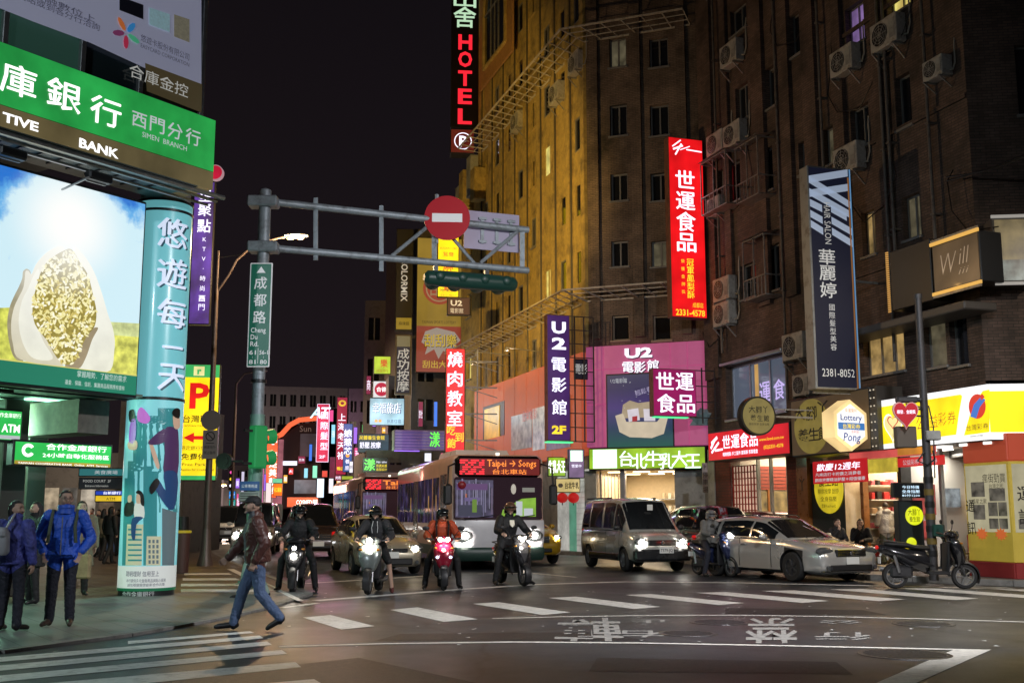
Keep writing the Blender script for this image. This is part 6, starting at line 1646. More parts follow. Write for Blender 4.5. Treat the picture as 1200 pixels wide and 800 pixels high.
for a in (('vertical_dot_sign','vertical sign with pink and yellow rings left of big pole',268,548,574,275,90,mat('sign_black'),[('●',.5,.8,.2,glow('neon_pink',(1.0,.1,.45),1.2),.7),('●',.5,.5,.2,G_yt,.7),('●',.5,.2,.2,G_vw,.7)]),
('blue_small_sign','small blue sign below the pink and yellow ring sign',268,575,584,276,90,glow('neon_blue',(.03,.3,.85),.9),[('APP',.5,.5,.5,G_vw,.7)]),
('teal_small_sign','small teal sign below the little blue sign',268,585,597,276,90,glow('lit_teal',(.02,.45,.40),.8),[('茶',.5,.5,.6,G_vw,.6)]),
('white_strip_sign','narrow white lit strip sign left of the big pole',282,552,598,286,90,glow('lit_strip',(.75,.7,.9),.9),[]),
('pink_strip_sign','pink lit vertical sign right of the big green pole',303,545,592,309,88,glow('lit_pink_strip',(.85,.22,.5),.9),[]),
('white_round_sign','white lit sign at the foot of the pharmacy sign',311,565,596,318,80,glow('lit_white2',(.95,.8,.8),1.0),[]),
('red_round_sign','small red lit sign near the snack sign foot',377,551,559,384,78,glow('lit_red2',(.9,.08,.05),1.0),[]),
('yellow_green_strip','small yellow green lit strip just above the rear bus',400,557,562,414,62,glow('lit_yg',(.5,.6,.05),.8),[]),
('wine_small_sign','small wine red sign directly over the rear bus roof',392,556,563,401,64,glow('lit_wine2',(.35,.02,.08),.9),[('肉乾',.5,.5,.6,G_vw,.7)]),
('wine_long_sign','dark wine panel between hairstyle and snack signs',386,535,560,393,82,glow('lit_wine3',(.16,.01,.04),.9),[]),
('ice_blue_glow_sign','ragged blue white neon burst sign above dark van',371,560,583,380,72,glow('neon_burst',(.65,.8,1.0),1.6),[]),
('violet_shop_light','violet lit panel beside the pale blue hotel sign',474,520,536,486,70,glow('violet_dim',(.20,.10,.42),.8),[]),
('orange_far_sign','small orange board under the parking sign left part',211,567,574,220,60,glow('lit_orange4',(.8,.22,.03),.8),[]),
('white_blue_screen','pale blue lit screen under the yellow parking sign',209,575,592,225,62,glow('lit_screen',(.45,.7,.75),.9),[]),):
 small(*a)
p=P(226,571,58);mb=MB();mb.cyl((0,0,0),.42,.06,24,'y');mb.mk(1).box(-.26,-.01,-.05,.26,-.002,.05)
mb.build('far_no_entry_sign',[glow('sign_red_far',(.6,.02,.02),.7),M_white],loc=p,label='far small red no entry disc under the parking sign',cat='road sign')
t,W_,H_,put=psign('parking_sign','tall bright yellow parking sign with red P and green ends',211,426,563,256,37,G_yel,M_dkmetal,a=.12)
f2=lambda py:1-(py-426)/137
G_grn=glow('lit_sign_green',(.04,.45,.12),1.0)
mb=MB();mb.box(.03,-.014,f2(442)*H_,W_-.03,-.01,H_-.03);mb.box(.03,-.014,.03,W_-.03,-.01,f2(557)*H_);mb.build('green_band',G_grn,t)
mb=MB();mb.box(W_*.30,-.02,f2(440)*H_,W_*.58,-.015,f2(429)*H_);mb.build('emblem_panel',glow('lit_pale_yellow',(.95,.9,.4),1),t);put('r',.45,f2(434),.08,G_grn,bold=.05,lay=8)
put('P',.48,f2(463),.30,glow('lit_p_red',(.85,.01,.01),1),w=.52,bold=.03)
M_ink=mat('sign_ink',(.02,.02,.02),.5)
put('台灣聯通',.52,f2(491),.07,M_ink,w=1.0 if False else .9,bold=.02);put('TAIWAN PARKING',.45,f2(499),.022,M_ink,w=.8)
put('限定銀行信用卡',.5,f2(525),.04,M_ink,w=.88);put('免費停車',.5,f2(535),.06,M_ink,w=.85,bold=.01);put('Free Parking',.5,f2(544),.035,M_ink,w=.78);put('Applies for Credit Card',.5,f2(550),.028,M_ink,w=.86)
put('24H營業 2381-2222',.5,f2(559.5),.03,G_white,w=.85)
mb=MB();ax_,az_=W_*.1,f2(513)*H_
mb.poly([(ax_,-.014,az_),(ax_+.35,-.014,az_+.17),(ax_+.35,-.014,az_+.06),(W_*.62,-.014,az_+.06),(W_*.62,-.014,az_-.06),(ax_+.35,-.014,az_-.06),(ax_+.35,-.014,az_-.17)]);mb.build('arrow',glow('lit_p_red',(.85,.01,.01),1),t)
t,W_,H_,put=psign('karaoke_sign','purple vertical karaoke sign with white characters behind the blue pillar',224,212,380,249,34,pm('lit_violet_grad',(.10,.035,.33),.85,.6,1.2),M_dkmetal,a=.12)
f2=lambda py:1-(py-212)/168
for ch,py in (('星',229),('聚',246),('點',265)):put(ch,.55,f2(py),.10,G_vw,w=.62,bold=.02,name='character')
put('KTV．時尚意',.6,f2(281),.04,G_vw,vertical=True,step=H_*.068);put('西門',.6,f2(350),.05,G_vw,vertical=True,step=H_*.06)
small('yellow_edge_sign','narrow yellow sign edge between blue pillar and karaoke sign',214,265,330,232,36,pm('lit_olive_yellow',(.50,.47,.02),.9),[])
p=P(252,202,38);mb=MB();mb.cyl((0,0,0),.28,.2,28,'y');mb.mk(1).cyl((0,-.01,0),.25,.01,28,'y')
mb.build('round_red_sign',[glow('pale_ring',(.5,.3,.35),.7),glow('lit_rose',(.62,.01,.05),.8)],loc=p,label='round rose red lit sign peeping out beside the bank fascia',cat='sign')
t,W_,H_=small('mint_light_box','small mint and violet light box left of the milk bar sign',666,526,560,685,38.6,pm('lit_violet_box',(.25,.15,.30),.8,.3,2),[('營業中',.5,.42,.12,G_vw,.6)])
mb=MB();mb.box(.08,-.02,H_*.58,W_-.08,-.012,H_-.05);mb.build('mint_panel',mat('lit_mint'),t)
small('milk_side_sign','green milk bar side sign with white characters above yellow sign',642,535,558,663,43.5,pm('lit_lime'),[('牛乳大王',.5,.5,.7,G_white,.92,dict(bold=.03))])
small('milk_yellow_sign','pale yellow milk bar sign with black characters beside the bus',651,560,577,680,40.6,pm('lit_pale_yellow_sign',(.72,.55,.22),.9),[('台北牛乳',.66,.5,.5,M_ink,.56,dict(bold=.03)),('●',.2,.5,.4,M_gray,.2)])
small('arcade_bank_sign','blue and yellow lit ATM sign beyond the crowd in the arcade',111,575,588,145,34,glow('lit_atm_yellow',(.85,.55,.02),1.0),[('ATM',.55,.3,.35,M_ink,.3)])
small('arcade_blue_sign','blue lit bank strip above the yellow ATM sign',111,574,580.5,145,33.9,glow('lit_atm_blue',(.02,.06,.55),.9),[('台新銀行',.6,.5,.6,G_white,.6)])
small('arcade_teal_sign','teal sign strip with white characters in the arcade background',92,548,558,146,36,glow('dim_teal',(.02,.16,.17),.8),[('美食廣場',.6,.5,.5,G_soft,.5)])
small('arcade_dark_menu_board','dark menu board with small white lines under the teal strip',92,559,573,146,36.2,mat('menu_dark',(.03,.03,.045),.5),[('FOOD COURT  2F',.4,.7,.3,M_dimw,.6),('Entrance Information',.4,.3,.25,M_dimw,.5)])
small('arcade_violet_sign','small violet blue lit sign far inside the arcade',42,553,573,50,34,pm('violet_sig',(.10,.08,.30),.9,.8,3),[])
#   layered small signs deep in the street
FS=[(219,596,602,228,95,'green','藥'),(231,588,596,236,120,'amber','食'),(246,583,597,250,130,'mint',None),(252,590,602,257,140,'red',None),(258,594,603,264,150,'white',None),
(276,560,572,281,110,'violet','髮'),(277,578,600,281,105,'rose','書'),(286,590,603,291,120,'cyan',None),(309,555,575,313,95,'violet',None),(326,585,602,331,96,'rose','鞋'),
(332,556,566,337,88,'amber','麵'),(388,497,520,393,92,'cyan','牙醫'),(385,560,578,391,80,'white',None),(394,558,568,400,76,'amber','茶'),(414,500,520,419,78,'violet',None),
(415,524,540,421,74,'rose','酒'),(456,500,512,462,66,'white',None),(447,500,508,457,66,'amber','按摩'),(478,540,552,486,60,'blue','KTV'),(497,530,541,506,56,'white',None),
(366,545,560,372,90,'mint',None),(338,548,556,344,90,'red','火'),(424,497,507,431,76,'green','藥'),(429,440,462,435,72,'wine','商'),(490,470,500,496,60,'wine','旅社'),
(329,540,556,333,94,'mint',None),(341,512,530,345,96,'violet',None),(349,534,543,358,90,'wine','百貨'),(356,548,560,361,88,'cyan',None),(362,520,540,366,90,'blue',None),(386,480,494,391,86,'rose',None),(409,540,554,414,70,'white','咖啡'),
(421,540,552,425,68,'red',None),(436,484,500,441,70,'violet',None),(459,530,546,463,62,'rose',None),(466,484,498,471,66,'amber','卡拉'),(481,505,518,486,60,'red',None),(508,470,500,513,58,'blue',None),(516,530,542,521,56,'rose',None),(241,596,603,246,140,'amber',None),(294,600,606,300,110,'red',None)]
FC=dict(green=(.05,.6,.15),amber=(1,.5,.05),mint=(.3,.9,.6),red=(.9,.04,.03),white=(.85,.85,.95),violet=(.35,.15,.8),rose=(.85,.08,.3),cyan=(.3,.75,.95),blue=(.05,.2,.8),wine=(.22,.02,.06))
FW=dict(green='left under the parking sign',)
def near_name(px):
 for x_,s_ in ((222,'by the parking sign foot'),(240,'just left of the slim lamp pole'),(262,'just right of the slim lamp pole'),(284,'left of the big pole'),(300,'touching the big pole'),(322,'beside the pharmacy sign'),(345,'inside the neon gateway'),(375,'right side of the gateway'),
(392,'beside the snack sign'),(404,'above the rear bus'),(425,'right of the navy spa sign'),(450,'left of the pale blue hotel sign'),(470,'near the ribbed awning'),(492,'under the tall lottery billboard'),(600,'just left of the barbecue sign')):
  if px<x_:return s_
for i,(px0,yt,yb,px1,Y,c_,s_) in enumerate(FS):
 tall='tall narrow' if (yb-yt)>(px1-px0)*1.5 else 'small'
 small('distant_sign','%s %s lit sign in the distance %s'%(tall,c_ if c_!='wine' else 'wine red',near_name(px0)),px0,yt,yb,px1,Y,glow('far_'+c_,FC[c_],1.1),[(s_,.5,.5,.6 if len(s_)==1 else .35,G_vw if c_!='white' else M_ink,.7)] if s_ else [])
block('street_building','narrow pale building with balconies right of the navy spa sign',409,430,455,80,(.18,.17,.18),a=.1,rows=4,colsn=2,lit=(1,4))
block('street_building','dark building carrying the stacked hotel and massage signs',456,488,440,64,(.15,.14,.15),a=.2,rows=5,colsn=2,lit=(3,))
block('street_building','low shop building under the ribbed awning box',430,520,527,57,(.20,.18,.18),a=.25,rows=1,colsn=4,lit=(0,2),depth=6)
#   street furniture
M_gantry=mat('gantry_paint',(.36,.41,.45),.5,metal=.3,var=.15,dirt=(.14,.15,.15),dscale=5)
M_gpole=mat('green_pole_paint',(.26,.44,.38),.5,metal=.2,var=.15,dirt=(.08,.12,.11))
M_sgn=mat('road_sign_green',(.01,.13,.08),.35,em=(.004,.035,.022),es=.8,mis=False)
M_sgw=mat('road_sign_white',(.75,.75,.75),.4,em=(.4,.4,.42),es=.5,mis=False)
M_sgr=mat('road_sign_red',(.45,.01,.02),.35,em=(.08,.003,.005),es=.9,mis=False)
Yg=24.4
pb0=G(298,686);gx=P(306,300,Yg).x;gbx=P(299,640,Yg).x
pole_x=(gx+gbx)/2
ga=math.radians(21)
gant=thing('sign_gantry','tall grey green pole with a long trussed cantilever arm across the road','gantry',(pole_x,Yg,0))
ztop=P(306,224,Yg).z
mb=MB();mb.tube([(0,0,.0),(0,0,ztop*.42)],.16,16);mb.build('lower_pole',M_gpole,gant)
mb=MB();mb.tube([(0,0,ztop*.42),(0,0,ztop),],.135,16);mb.ell((0,0,ztop),.135,.135,.06);mb.build('upper_pole',M_gantry,gant)
mb=MB();mb.cyl((0,0,0),.34,.05,18);mb.cyl((0,0,.05),.2,.4,18,r2=.165)
for k in range(8):mb.cyl((.28*math.cos(k*PI/4),.28*math.sin(k*PI/4),.05),.025,.05,6)
mb.build('base_flange',M_gpole,gant)
for z_ in (1.6,2.6,ztop*.62,ztop*.5):
 mb=MB();mb.cyl((0,0,z_),.17,.07,16);mb.build('clamp_band',M_dkmetal,gant)
def arm_pt(px,py):
 """point on the vertical plane of the arm"""
 f=Fr((pole_x,Yg),ga);x,z=f.hit(px,py);p=f.at(x,0,z);return Vector((p.x-pole_x,p.y-Yg,z))
u0,u1=arm_pt(312,236),arm_pt(619,269.5);l0,l1=arm_pt(310,290),arm_pt(619,317)
mb=MB();mb.tube([u0-(u1-u0)*.045,u1],.085,12);mb.tube([l0-(l1-l0)*.045,l1],.085,12);mb.build('arm_chord',M_gantry,gant)
for p0,p1 in (((447,245),(447,312)),((370,236),(370,306)),((509,250),(509,310)),((612,268),(612,320))):
 a,b=arm_pt(*p0),arm_pt(*p1);mb=MB()
 if p0[0] in (447,370):a=arm_pt(p0[0],232 if p0[0]==370 else 241);b=arm_pt(p0[0],305 if p0[0]==370 else 318)
 mb.bar(a,b,.10 if p0[0] in (447,370) else .12,.05);mb.build('arm_post',M_gantry,gant)
for p0,p1 in (((459,300),(503,264)),((527,275),(557,310)),((563,308),(608,270))):
 mb=MB();mb.tube([arm_pt(*p0),arm_pt(*p1)],.045,8);mb.build('arm_brace',M_gantry,gant)
for (px,y0,y1) in ((303,232,242),(303,285,295)):
 a=arm_pt(px,(y0+y1)/2);mb=MB();mb.cbox(a.x-.22,a.y-.2,a.z-.12,a.x+.45,a.y+.2,a.z+.12,.03);mb.build('arm_joint',M_gantry,gant)
def gworld(v):return Vector((v.x+pole_x,v.y+Yg,v.z))
a=arm_pt(524,258);w0=gworld(a);nf_=Fr((w0.x,w0.y),.06)
t=thing('no_entry_sign','large round red no entry sign with white bar on the gantry arm','road sign',(0,-.22,w0.z),fr=nf_)
mb=MB();mb.cyl((0,0,0),.545,.03,44,'y');mb.build('disc',M_sgr,t)
mb=MB();mb.box(-.36,-.006,-.105,.36,-.001,.105);mb.build('white_bar',M_sgw,t)
mb=MB();mb.bar((-.1,.03,.2),(-.1,.24,.2),.05);mb.bar((.1,.03,-.2),(.1,.24,-.2),.05);mb.cyl((-.25,.12,-.6),.05,1.2,8);mb.build('mount',M_gantry,t)
a0,a1=arm_pt(546,244),arm_pt(611,295);wa,wb=gworld(arm_pt(546,270)),gworld(arm_pt(611,280))
sf=Fr((wa.x,wa.y),ga);
t=thing('sign_back_panel','blank lilac grey back of a rectangular sign behind gantry arm','road sign',(0,.14,a0.z),fr=sf)
L_=(wb-wa).xy.length;zz0=arm_pt(546,289).z-a0.z
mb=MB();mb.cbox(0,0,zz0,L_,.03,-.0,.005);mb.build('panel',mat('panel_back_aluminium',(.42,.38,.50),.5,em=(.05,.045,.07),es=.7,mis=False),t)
for k in range(3):
 x_=L_*(.32+.26*k);mb=MB();mb.bar((x_,-.02,zz0*.15),(x_,-.02,zz0*.85),.08,.05);mb.bar((x_-.1,-.04,zz0*.2),(x_+.1,-.04,zz0*.2),.06);mb.bar((x_-.1,-.04,zz0*.8),(x_+.1,-.04,zz0*.8),.06);mb.build('clip',M_gantry,t)
wa,wb=gworld(arm_pt(497,324)),gworld(arm_pt(605,326));sf=Fr((wa.x,wa.y),ga);L_=(wb-wa).xy.length
t=thing('traffic_light','horizontal dark green traffic light seen from behind under gantry arm','traffic light',(0,0,wa.z),fr=sf)
mb=MB()
mb.loft([[(x_,.24*math.cos(q)*s_,.24*math.sin(q)*s_-.02) for q in np.linspace(0,2*PI,14,endpoint=False)] for x_,s_ in ((.0,.35),(.08,.72),(.4,.8),(L_*.5,.85),(L_-.4,.8),(L_-.08,.72),(L_,.4))])
mb.build('housing',mat('signal_green',(.01,.045,.035),.4,em=(.002,.009,.007),es=1,mis=False),t)
for k in range(4):
 x_=L_*(.14+.24*k);mb=MB();mb.cyl((x_,.15,-.02),.19,.28,18,'y',r2=.2);mb.build('lens_hood',mat('signal_green'),t)
 mb=MB();mb.ell((x_+.02,-.19,.02),.12,.05,.12,12,6);mb.build('back_dome',mat('signal_green'),t)
for k in range(2):mb=MB();x_=L_*(.12+.55*k);mb.bar((x_,0,.12),(x_,0,.35),.1);mb.build('hanger',M_dkmetal,t)
a=P(291,370,Yg-.3);sf=Fr((a.x,a.y),-.02);x0_,z0_,x1_,z1_=hole(sf,291,308,430,317.5)
t=thing('street_name_sign','tall green street name sign for Cheng Du Rd on the pole','street sign',(0,0,z0_),fr=sf)
W_,H_=x1_,z1_-z0_
mb=MB();mb.cbox(0,0,0,W_,.03,H_,.02);mb.build('panel',M_sgw,t)
mb=MB();mb.cbox(.025,-.005,.025,W_-.025,.005,H_-.025,.004);mb.build('green_face',M_sgn,t)
f2=lambda py:H_*(1-(py-308)/122)
for ch,py in zip('成都路',(332,352,372)):text(ch,t,M_sgw,W_*.5,f2(py),.30,y=-.009,bold=.02,name='character')
for s_,py,w_ in (('Cheng',387,.66),('Du',395,.3),('Rd.',403,.36)):text(s_,t,M_sgw,W_*.14,f2(py),.155,y=-.009,w=w_*W_,align='LEFT',bold=.015)
for s_,px,py in (('61',.25,413),('81',.25,424),('56-1',.74,413),('80',.74,424)):text(s_,t,M_sgw,W_*px,f2(py),.13,y=-.009,w=(.3 if len(s_)<3 else .38)*W_,bold=.02)
text('I',t,M_sgw,W_*.25,f2(418.5),.07,y=-.009);text('I',t,M_sgw,W_*.74,f2(418.5),.07,y=-.009)
mb=MB();mb.box(W_*.48,-.009,.08,W_*.5,-.006,H_*.18);mb.build('divider',M_sgw,t)
mb=MB();mb.poly([(W_*.3,-.008,f2(320)),(W_*.7,-.008,f2(320)),(W_*.5,-.008,f2(312.5))]);mb.build('arrow',M_sgw,t)
for fz in (.2,.8):mb=MB();mb.bar((W_*.5,.03,H_*fz),(W_*.5,.3,H_*fz),.06);mb.build('mount',M_dkmetal,t)
a=P(301,524,Yg-.35);sf=Fr((a.x,a.y),.9)
t=thing('side_signal','green vertical signal box seen from the side on the big pole','traffic light',(0,0,a.z-.45),fr=sf)
mb=MB();mb.cbox(-.14,-.12,0,.2,.12,.92,.03);mb.build('housing',mat('signal_bright_green',(.02,.30,.08),.4,em=(.008,.10,.03),es=1,mis=False),t)
for z_ in (.22,.68):mb=MB();mb.tube([(.2,0,z_),(.42,0,z_+.03)],[.15,.17],14,caps=False);mb.build('hood',mat('signal_bright_green'),t)
mb=MB();mb.bar((-.35,0,.8),(-.1,0,.8),.05);mb.bar((-.35,0,.1),(-.1,0,.1),.05);mb.build('bracket',M_dkmetal,t)
t=thing('pole_plates','blue and grey information plates on the big pole at head height','road sign',(P(285,565,Yg).x,Yg-.3,P(285,575,Yg).z))
mb=MB();mb.cbox(0,0,0,.42,.04,.2,.01);mb.build('blue_plate',mat('plate_blue',(.03,.08,.2),.4,em=(.02,.05,.14),es=.6,mis=False),t)
text('公車專用道',t,M_sgw,.21,.1,.08,y=-.005,w=.34)
mb=MB();mb.cbox(-.02,0,-.22,.44,.04,-.02,.01);mb.build('grey_plate',M_gray,t)
for i in range(3):mb=MB();mb.box(.02,-.004,-.07-i*.05,.4,-.001,-.055-i*.05);mb.build('printed_line',M_ink,t)
p=P(262,540,30);mb=MB();mb.cyl((0,0,0),.22,.2,20,'y');mb.cyl((0,-.03,0),.13,.03,16,'y');mb.bar((.1,.1,0),(.5,.1,0),.05)
mb.build('round_signal_lamp',M_black,loc=p,label='dark round signal lamp left of the big pole',cat='traffic light')
t=thing('signal_pair_post','low post with white and yellow round lamps beside motorcyclist in black','traffic light',(P(320,600,52).x,52,0))
zt=P(320,585,52).z
mb=MB();mb.tube([(0,0,0),(0,0,zt-.9)],.07,8);mb.build('post',M_dkmetal,t)
mb=MB();mb.cbox(-.42,-.15,zt-1.0,.42,.15,zt-.2,.05);mb.build('housing',M_gray,t)
mb=MB();mb.cyl((-.05,-.2,zt-.4),.2,.05,16,'y');mb.build('white_lamp',glow('lamp_white',(.9,.95,1),1.2),t)
mb=MB();mb.cyl((-.12,-.2,zt-.8),.2,.05,16,'y');mb.build('yellow_lamp',glow('lamp_yellow',(.5,.45,.05),.8),t)
p0=G(240,664);ft=P(262,294,p0.y)
sl=thing('street_lamp','slim lit sodium street lamp with curved arm behind the gantry pole','street lamp',(p0.x,p0.y,0))
M_lpole=mat('lamp_pole_paint',(.15,.12,.11),.45,metal=.4,var=.15,dirt=(.12,.08,.06))
top=Vector((ft.x-p0.x,0,ft.z));top=Vector((0,0,ft.z))
mb=MB();mb.tube([(0,0,.9),(0,0,ft.z)],[.11,.06],14);mb.build('pole',M_lpole,sl)
mb=MB();mb.tube([(0,0,.03),(0,0,.1),(0,0,.35),(0,0,1.1)],[.24,.23,.17,.12],16);mb.build('flared_base',M_lpole,sl)
def lp3(px,py):q=P(px,py,p0.y);return Vector((q.x-p0.x,0,q.z))
lh_=lp3(337,277)
mb=MB();mb.tube([Vector((0,0,lp3(0,343).z)),lp3(268,322),lp3(277,305),lp3(289,294),lp3(305,284),lp3(325,279),lh_],.04,8);mb.tube([Vector((0,0,lp3(262,302).z)),lp3(284,298)],.02,6);mb.build('arm',M_lpole,sl)
mb=MB();mb.loft([[(lh_.x+x_,.16*s_*math.cos(q),lh_.z+.03+.07*s_*math.sin(q)) for q in np.linspace(0,2*PI,12,endpoint=False)] for x_,s_ in ((-.1,.5),(.05,1),(.4,1.1),(.62,.5))])
mb.build('lamp_head',M_gray,sl)
G_sod=mat('sodium_glow',(1,.6,.2),.4,em=(1.0,.50,.10),es=2.6)
mb=MB()
for x_ in (.03,.34):mb.ell((lh_.x+x_+.05,0,lh_.z-.04),.12,.10,.06,12,6)
mb.build('lamp_glass',G_sod,sl)
lamp('lamp_light',(lh_.x+.25,0,lh_.z-.3),1400,(1.0,.64,.32),.15,sl)
aim_=(Vector((-.5,49,15))-Vector((p0.x+lh_.x,p0.y,lh_.z))).normalized()
lamp('lamp_head_light',(lh_.x+.3,.1,lh_.z-.1),9000,(1.0,.62,.12),.15,sl,spot=math.radians(62),rot=aim_.to_track_quat('-Z','Y').to_euler())
p=P(251,492,p0.y-.2)
t=thing('round_sign_back','grey round sign back fixed on the slim lamp pole','road sign',(p0.x+.05,p0.y-.16,p.z))
mb=MB();mb.cyl((0,0,0),.30,.015,32,'y');mb.build('disc',mat('sign_back_grey',(.22,.19,.17),.6),t);mb=MB();mb.bar((0,.015,0),(0,.1,0),.05);mb.build('mount',M_dkmetal,t)
t=thing('no_parking_plate','small grey no waiting plate with crossed circle on lamp pole','road sign',(p0.x+.05,p0.y-.18,P(251,521,p0.y).z))
mb=MB();mb.cbox(-.22,0,-.42,.22,.015,.42,.01);mb.build('plate',mat('plate_grey',(.30,.27,.25),.6),t)
mb=MB()
for k in range(24):
 a0,a1=2*PI*k/24,2*PI*(k+1)/24;mb.quad(*[(math.cos(a)*r_,-.004,.24+math.sin(a)*r_) for a,r_ in ((a0,.14),(a1,.14),(a1,.11),(a0,.11))])
mb.bar((-.09,-.004,.33),(.09,-.004,.15),.01,.03);mb.bar((-.12,-.004,.04),(.12,-.004,.04),.01,.02);mb.build('crossed_circle',M_ink,t)
text('機車除外',t,M_ink,0,-.08,.1,y=-.004,w=.34);text('禁止臨停',t,M_ink,0,-.24,.1,y=-.004,w=.34)
for k,(px,py,Y,s_) in enumerate(((262,568,150,1),(303,590,180,1),(258,582,190,-1))):
 p=P(px,py,Y);t=thing('far_street_lamp',['far lit street lamp left of the big pole, nearest of three','far lit street lamp low behind the walker cap','far lit street lamp low at the street end'][k],'street lamp',(p.x-1.5*s_,Y,0),group='far lit street lamps')
 mb=MB();mb.tube([(0,0,0),(0,0,p.z),(s_*.5,0,p.z+.3),(s_*1.5,0,p.z+.1)],.1,6);mb.build('pole',M_lpole,t)
 mb=MB();mb.ell((s_*1.5,0,p.z),.4,.3,.18,10,6);mb.build('lamp_glass',G_sod,t);lamp('lamp_light',(s_*1.5,0,p.z-.5),9000,(1,.75,.6),.4,t)
p=G(211,672);t=thing('rubbish_bin','tall dark pavement bin with yellow rim right of the blue pillar','bin',(p.x,p.y,.03))
mb=MB();mb.cyl((0,0,0),.2,1.0,20,r2=.22);mb.build('bin_body',mat('bin_brown',(.10,.045,.04),.5),t)
mb=MB();mb.cyl((0,0,1.01),.24,.06,20);mb.build('rim',glow('rim_yellow',(.55,.42,.02),.5),t)
mb=MB();mb.cyl((0,0,1.08),.18,.35,16);mb.build('lid',M_black,t)
p0=G(1094,655);p0=Vector((p0.x,24.2,0));p0.x=P(1090,600,24.2).x
rp_=thing('utility_pole','grey pole with camera and hazard stripes in front of lottery shop','pole',(p0.x,p0.y,.12))
M_pole2=mat('pole_grey',(.06,.06,.065),.5,metal=.3,var=.2)
zt=P(1077,350,24.2).z-.12
mb=MB();mb.tube([(0,0,0),(0,0,zt)],[.10,.075],14);mb.cyl((0,0,zt),.09,.1,14);mb.build('shaft',M_pole2,rp_)
for k in range(7):
 mb=MB();mb.cyl((0,0,.5+k*.26),.106,.13,14);mb.build('hazard_stripe',mat('hazard_yellow',(.16,.11,.02),.6) if k%2 else M_black,rp_)
def rpz(py):return P(1085,py,24.2).z-.12
mb=MB();mb.cbox(-.62,-.12,rpz(472),-.15,.05,rpz(465),.03);mb.cyl((-.18,-.04,(rpz(472)+rpz(465))/2),.055,.1,10,'x');mb.bar((-.4,0,rpz(473)),(0,0,rpz(478)),.03);mb.build('camera',M_pole2,rp_)
mb=MB();mb.cbox(-.62,.05,rpz(524),-.17,.25,rpz(499),.02);mb.build('cabinet',mat('cabinet_brown',(.12,.10,.08),.5),rp_)
mb=MB();mb.cbox(-.05,-.2,rpz(516),.26,0.0,rpz(505),.02);mb.build('junction_box',M_gray,rp_)
mb=MB();mb.cbox(-.02,-.22,rpz(628),.22,-.04,rpz(614),.02);mb.build('signal_button',mat('signal_green'),rp_)
mb=MB();mb.tube([(-.1,-.1,rpz(530)),(-.25,-.12,rpz(540)),(-.05,-.14,rpz(545)),(.12,-.13,rpz(538)),(.1,-.1,rpz(528))],.02,6);mb.tube([(.1,0,rpz(475)),(.14,-.1,rpz(500)),(.1,-.12,rpz(560))],.015,6);mb.build('cable',M_black,rp_)
hp=P(1062,484,24.0)
t=thing('heart_sign','red heart shaped lottery sign on the pole before yellow fascia','sign',(hp.x,hp.y,hp.z))
pts=[]
for k in range(32):
 a0=2*PI*k/32;x=16*math.sin(a0)**3;y=13*math.cos(a0)-5*math.cos(2*a0)-2*math.cos(3*a0)-math.cos(4*a0);pts.append((x/17*.27,y/17*.32))
mb=MB();mb.prism(pts,0,.1);mb.build('heart',mat('heart_red',(.45,.03,.04),.2,em=(.30,.02,.03),es=.8,mis=False,coat=.6),t)
mb=MB();mb.prism([(x*1.1,z*1.1) for x,z in pts],.02,.08);mb.build('heart_rim',mat('heart_rim',(.6,.35,.35),.4,em=(.3,.15,.15),es=.6,mis=False),t)
text('順發．金銀獎',t,G_vw,0,.03,.09,y=-.01,w=.40,bold=.02)
mb=MB();mb.bar((.1,.05,.1),(.4,.15,.1),.04);mb.bar((.1,.05,-.05),(.4,.15,-.05),.04);mb.build('bracket',M_dkmetal,t)
p=P(828,560,36.5);sf=Fr((p.x,p.y),SA);x0_,z0_,x1_,z1_=hole(sf,823.5,542,577,829.5)
t=thing('small_pier_sign','small white vertical parking plate on the grey pier beside milk bar','sign',(x0_,0,z0_),fr=sf)
mb=MB();mb.cbox(0,0,0,x1_-x0_,.05,z1_-z0_,.01);mb.build('plate',M_gray,t);text('P停車場',t,M_ink,(x1_-x0_)/2,(z1_-z0_)*.85,.2,y=-.01,vertical=True,step=.24)
mb=MB();a=R.hit(1110,212,.3);b=R.hit(1160,215,.3)
mb.tube([(x_,-.3,a[1]-.15*math.sin(i/8*PI)) for i,x_ in enumerate(np.linspace(a[0],b[0]+3,9))],.025,5)
mb.tube([(x_,-.32,a[1]+.1-.3*math.sin(i/8*PI)) for i,x_ in enumerate(np.linspace(a[0],b[0]+3,9))],.02,5)
mb.tube([(a[0],-.1,a[1]+.3),(a[0],-.3,a[1]),(a[0]+.1,-.3,a[1]-.8),(a[0]+.5,-.2,a[1]-1.4),(a[0]+1.4,-.1,a[1]-1.5)],.015,5)
c_=thing('wall_cables','loose sagging cables on the dark upper wall at right','cable',fr=R);mb.build('cable',M_black,c_)
for k,(px,py,px2,py2) in enumerate(((558,420,590,416),(556,427,585,428),(560,452,572,455),(590,405,628,412))):
 x,z=Lf.hit(px2,py2,.3);c0=Lf.at(x,-.05,z)
 t=thing('lamp_rod',['upper left spotlight rod over the salmon band','second spotlight rod over the salmon band','low spotlight rod near barbecue sign','spotlight rod nearest the purple cinema sign'][k],'spotlight',c0,Lf.a,group='spotlight rods over the salmon band')
 mb=MB();mb.tube([(0,.05,0),(-.2,-1.5,.15)],.022,6);mb.build('rod',M_gray,t)
 mb=MB();mb.cyl((-.2,-1.5,.02),.07,.16,12,r2=.05);mb.build('lamp_head',M_gray,t)
 if k in (1,3):lamp('spotlight',(-.2,-1.45,-.05),14,(1,.72,.45),.04,t)
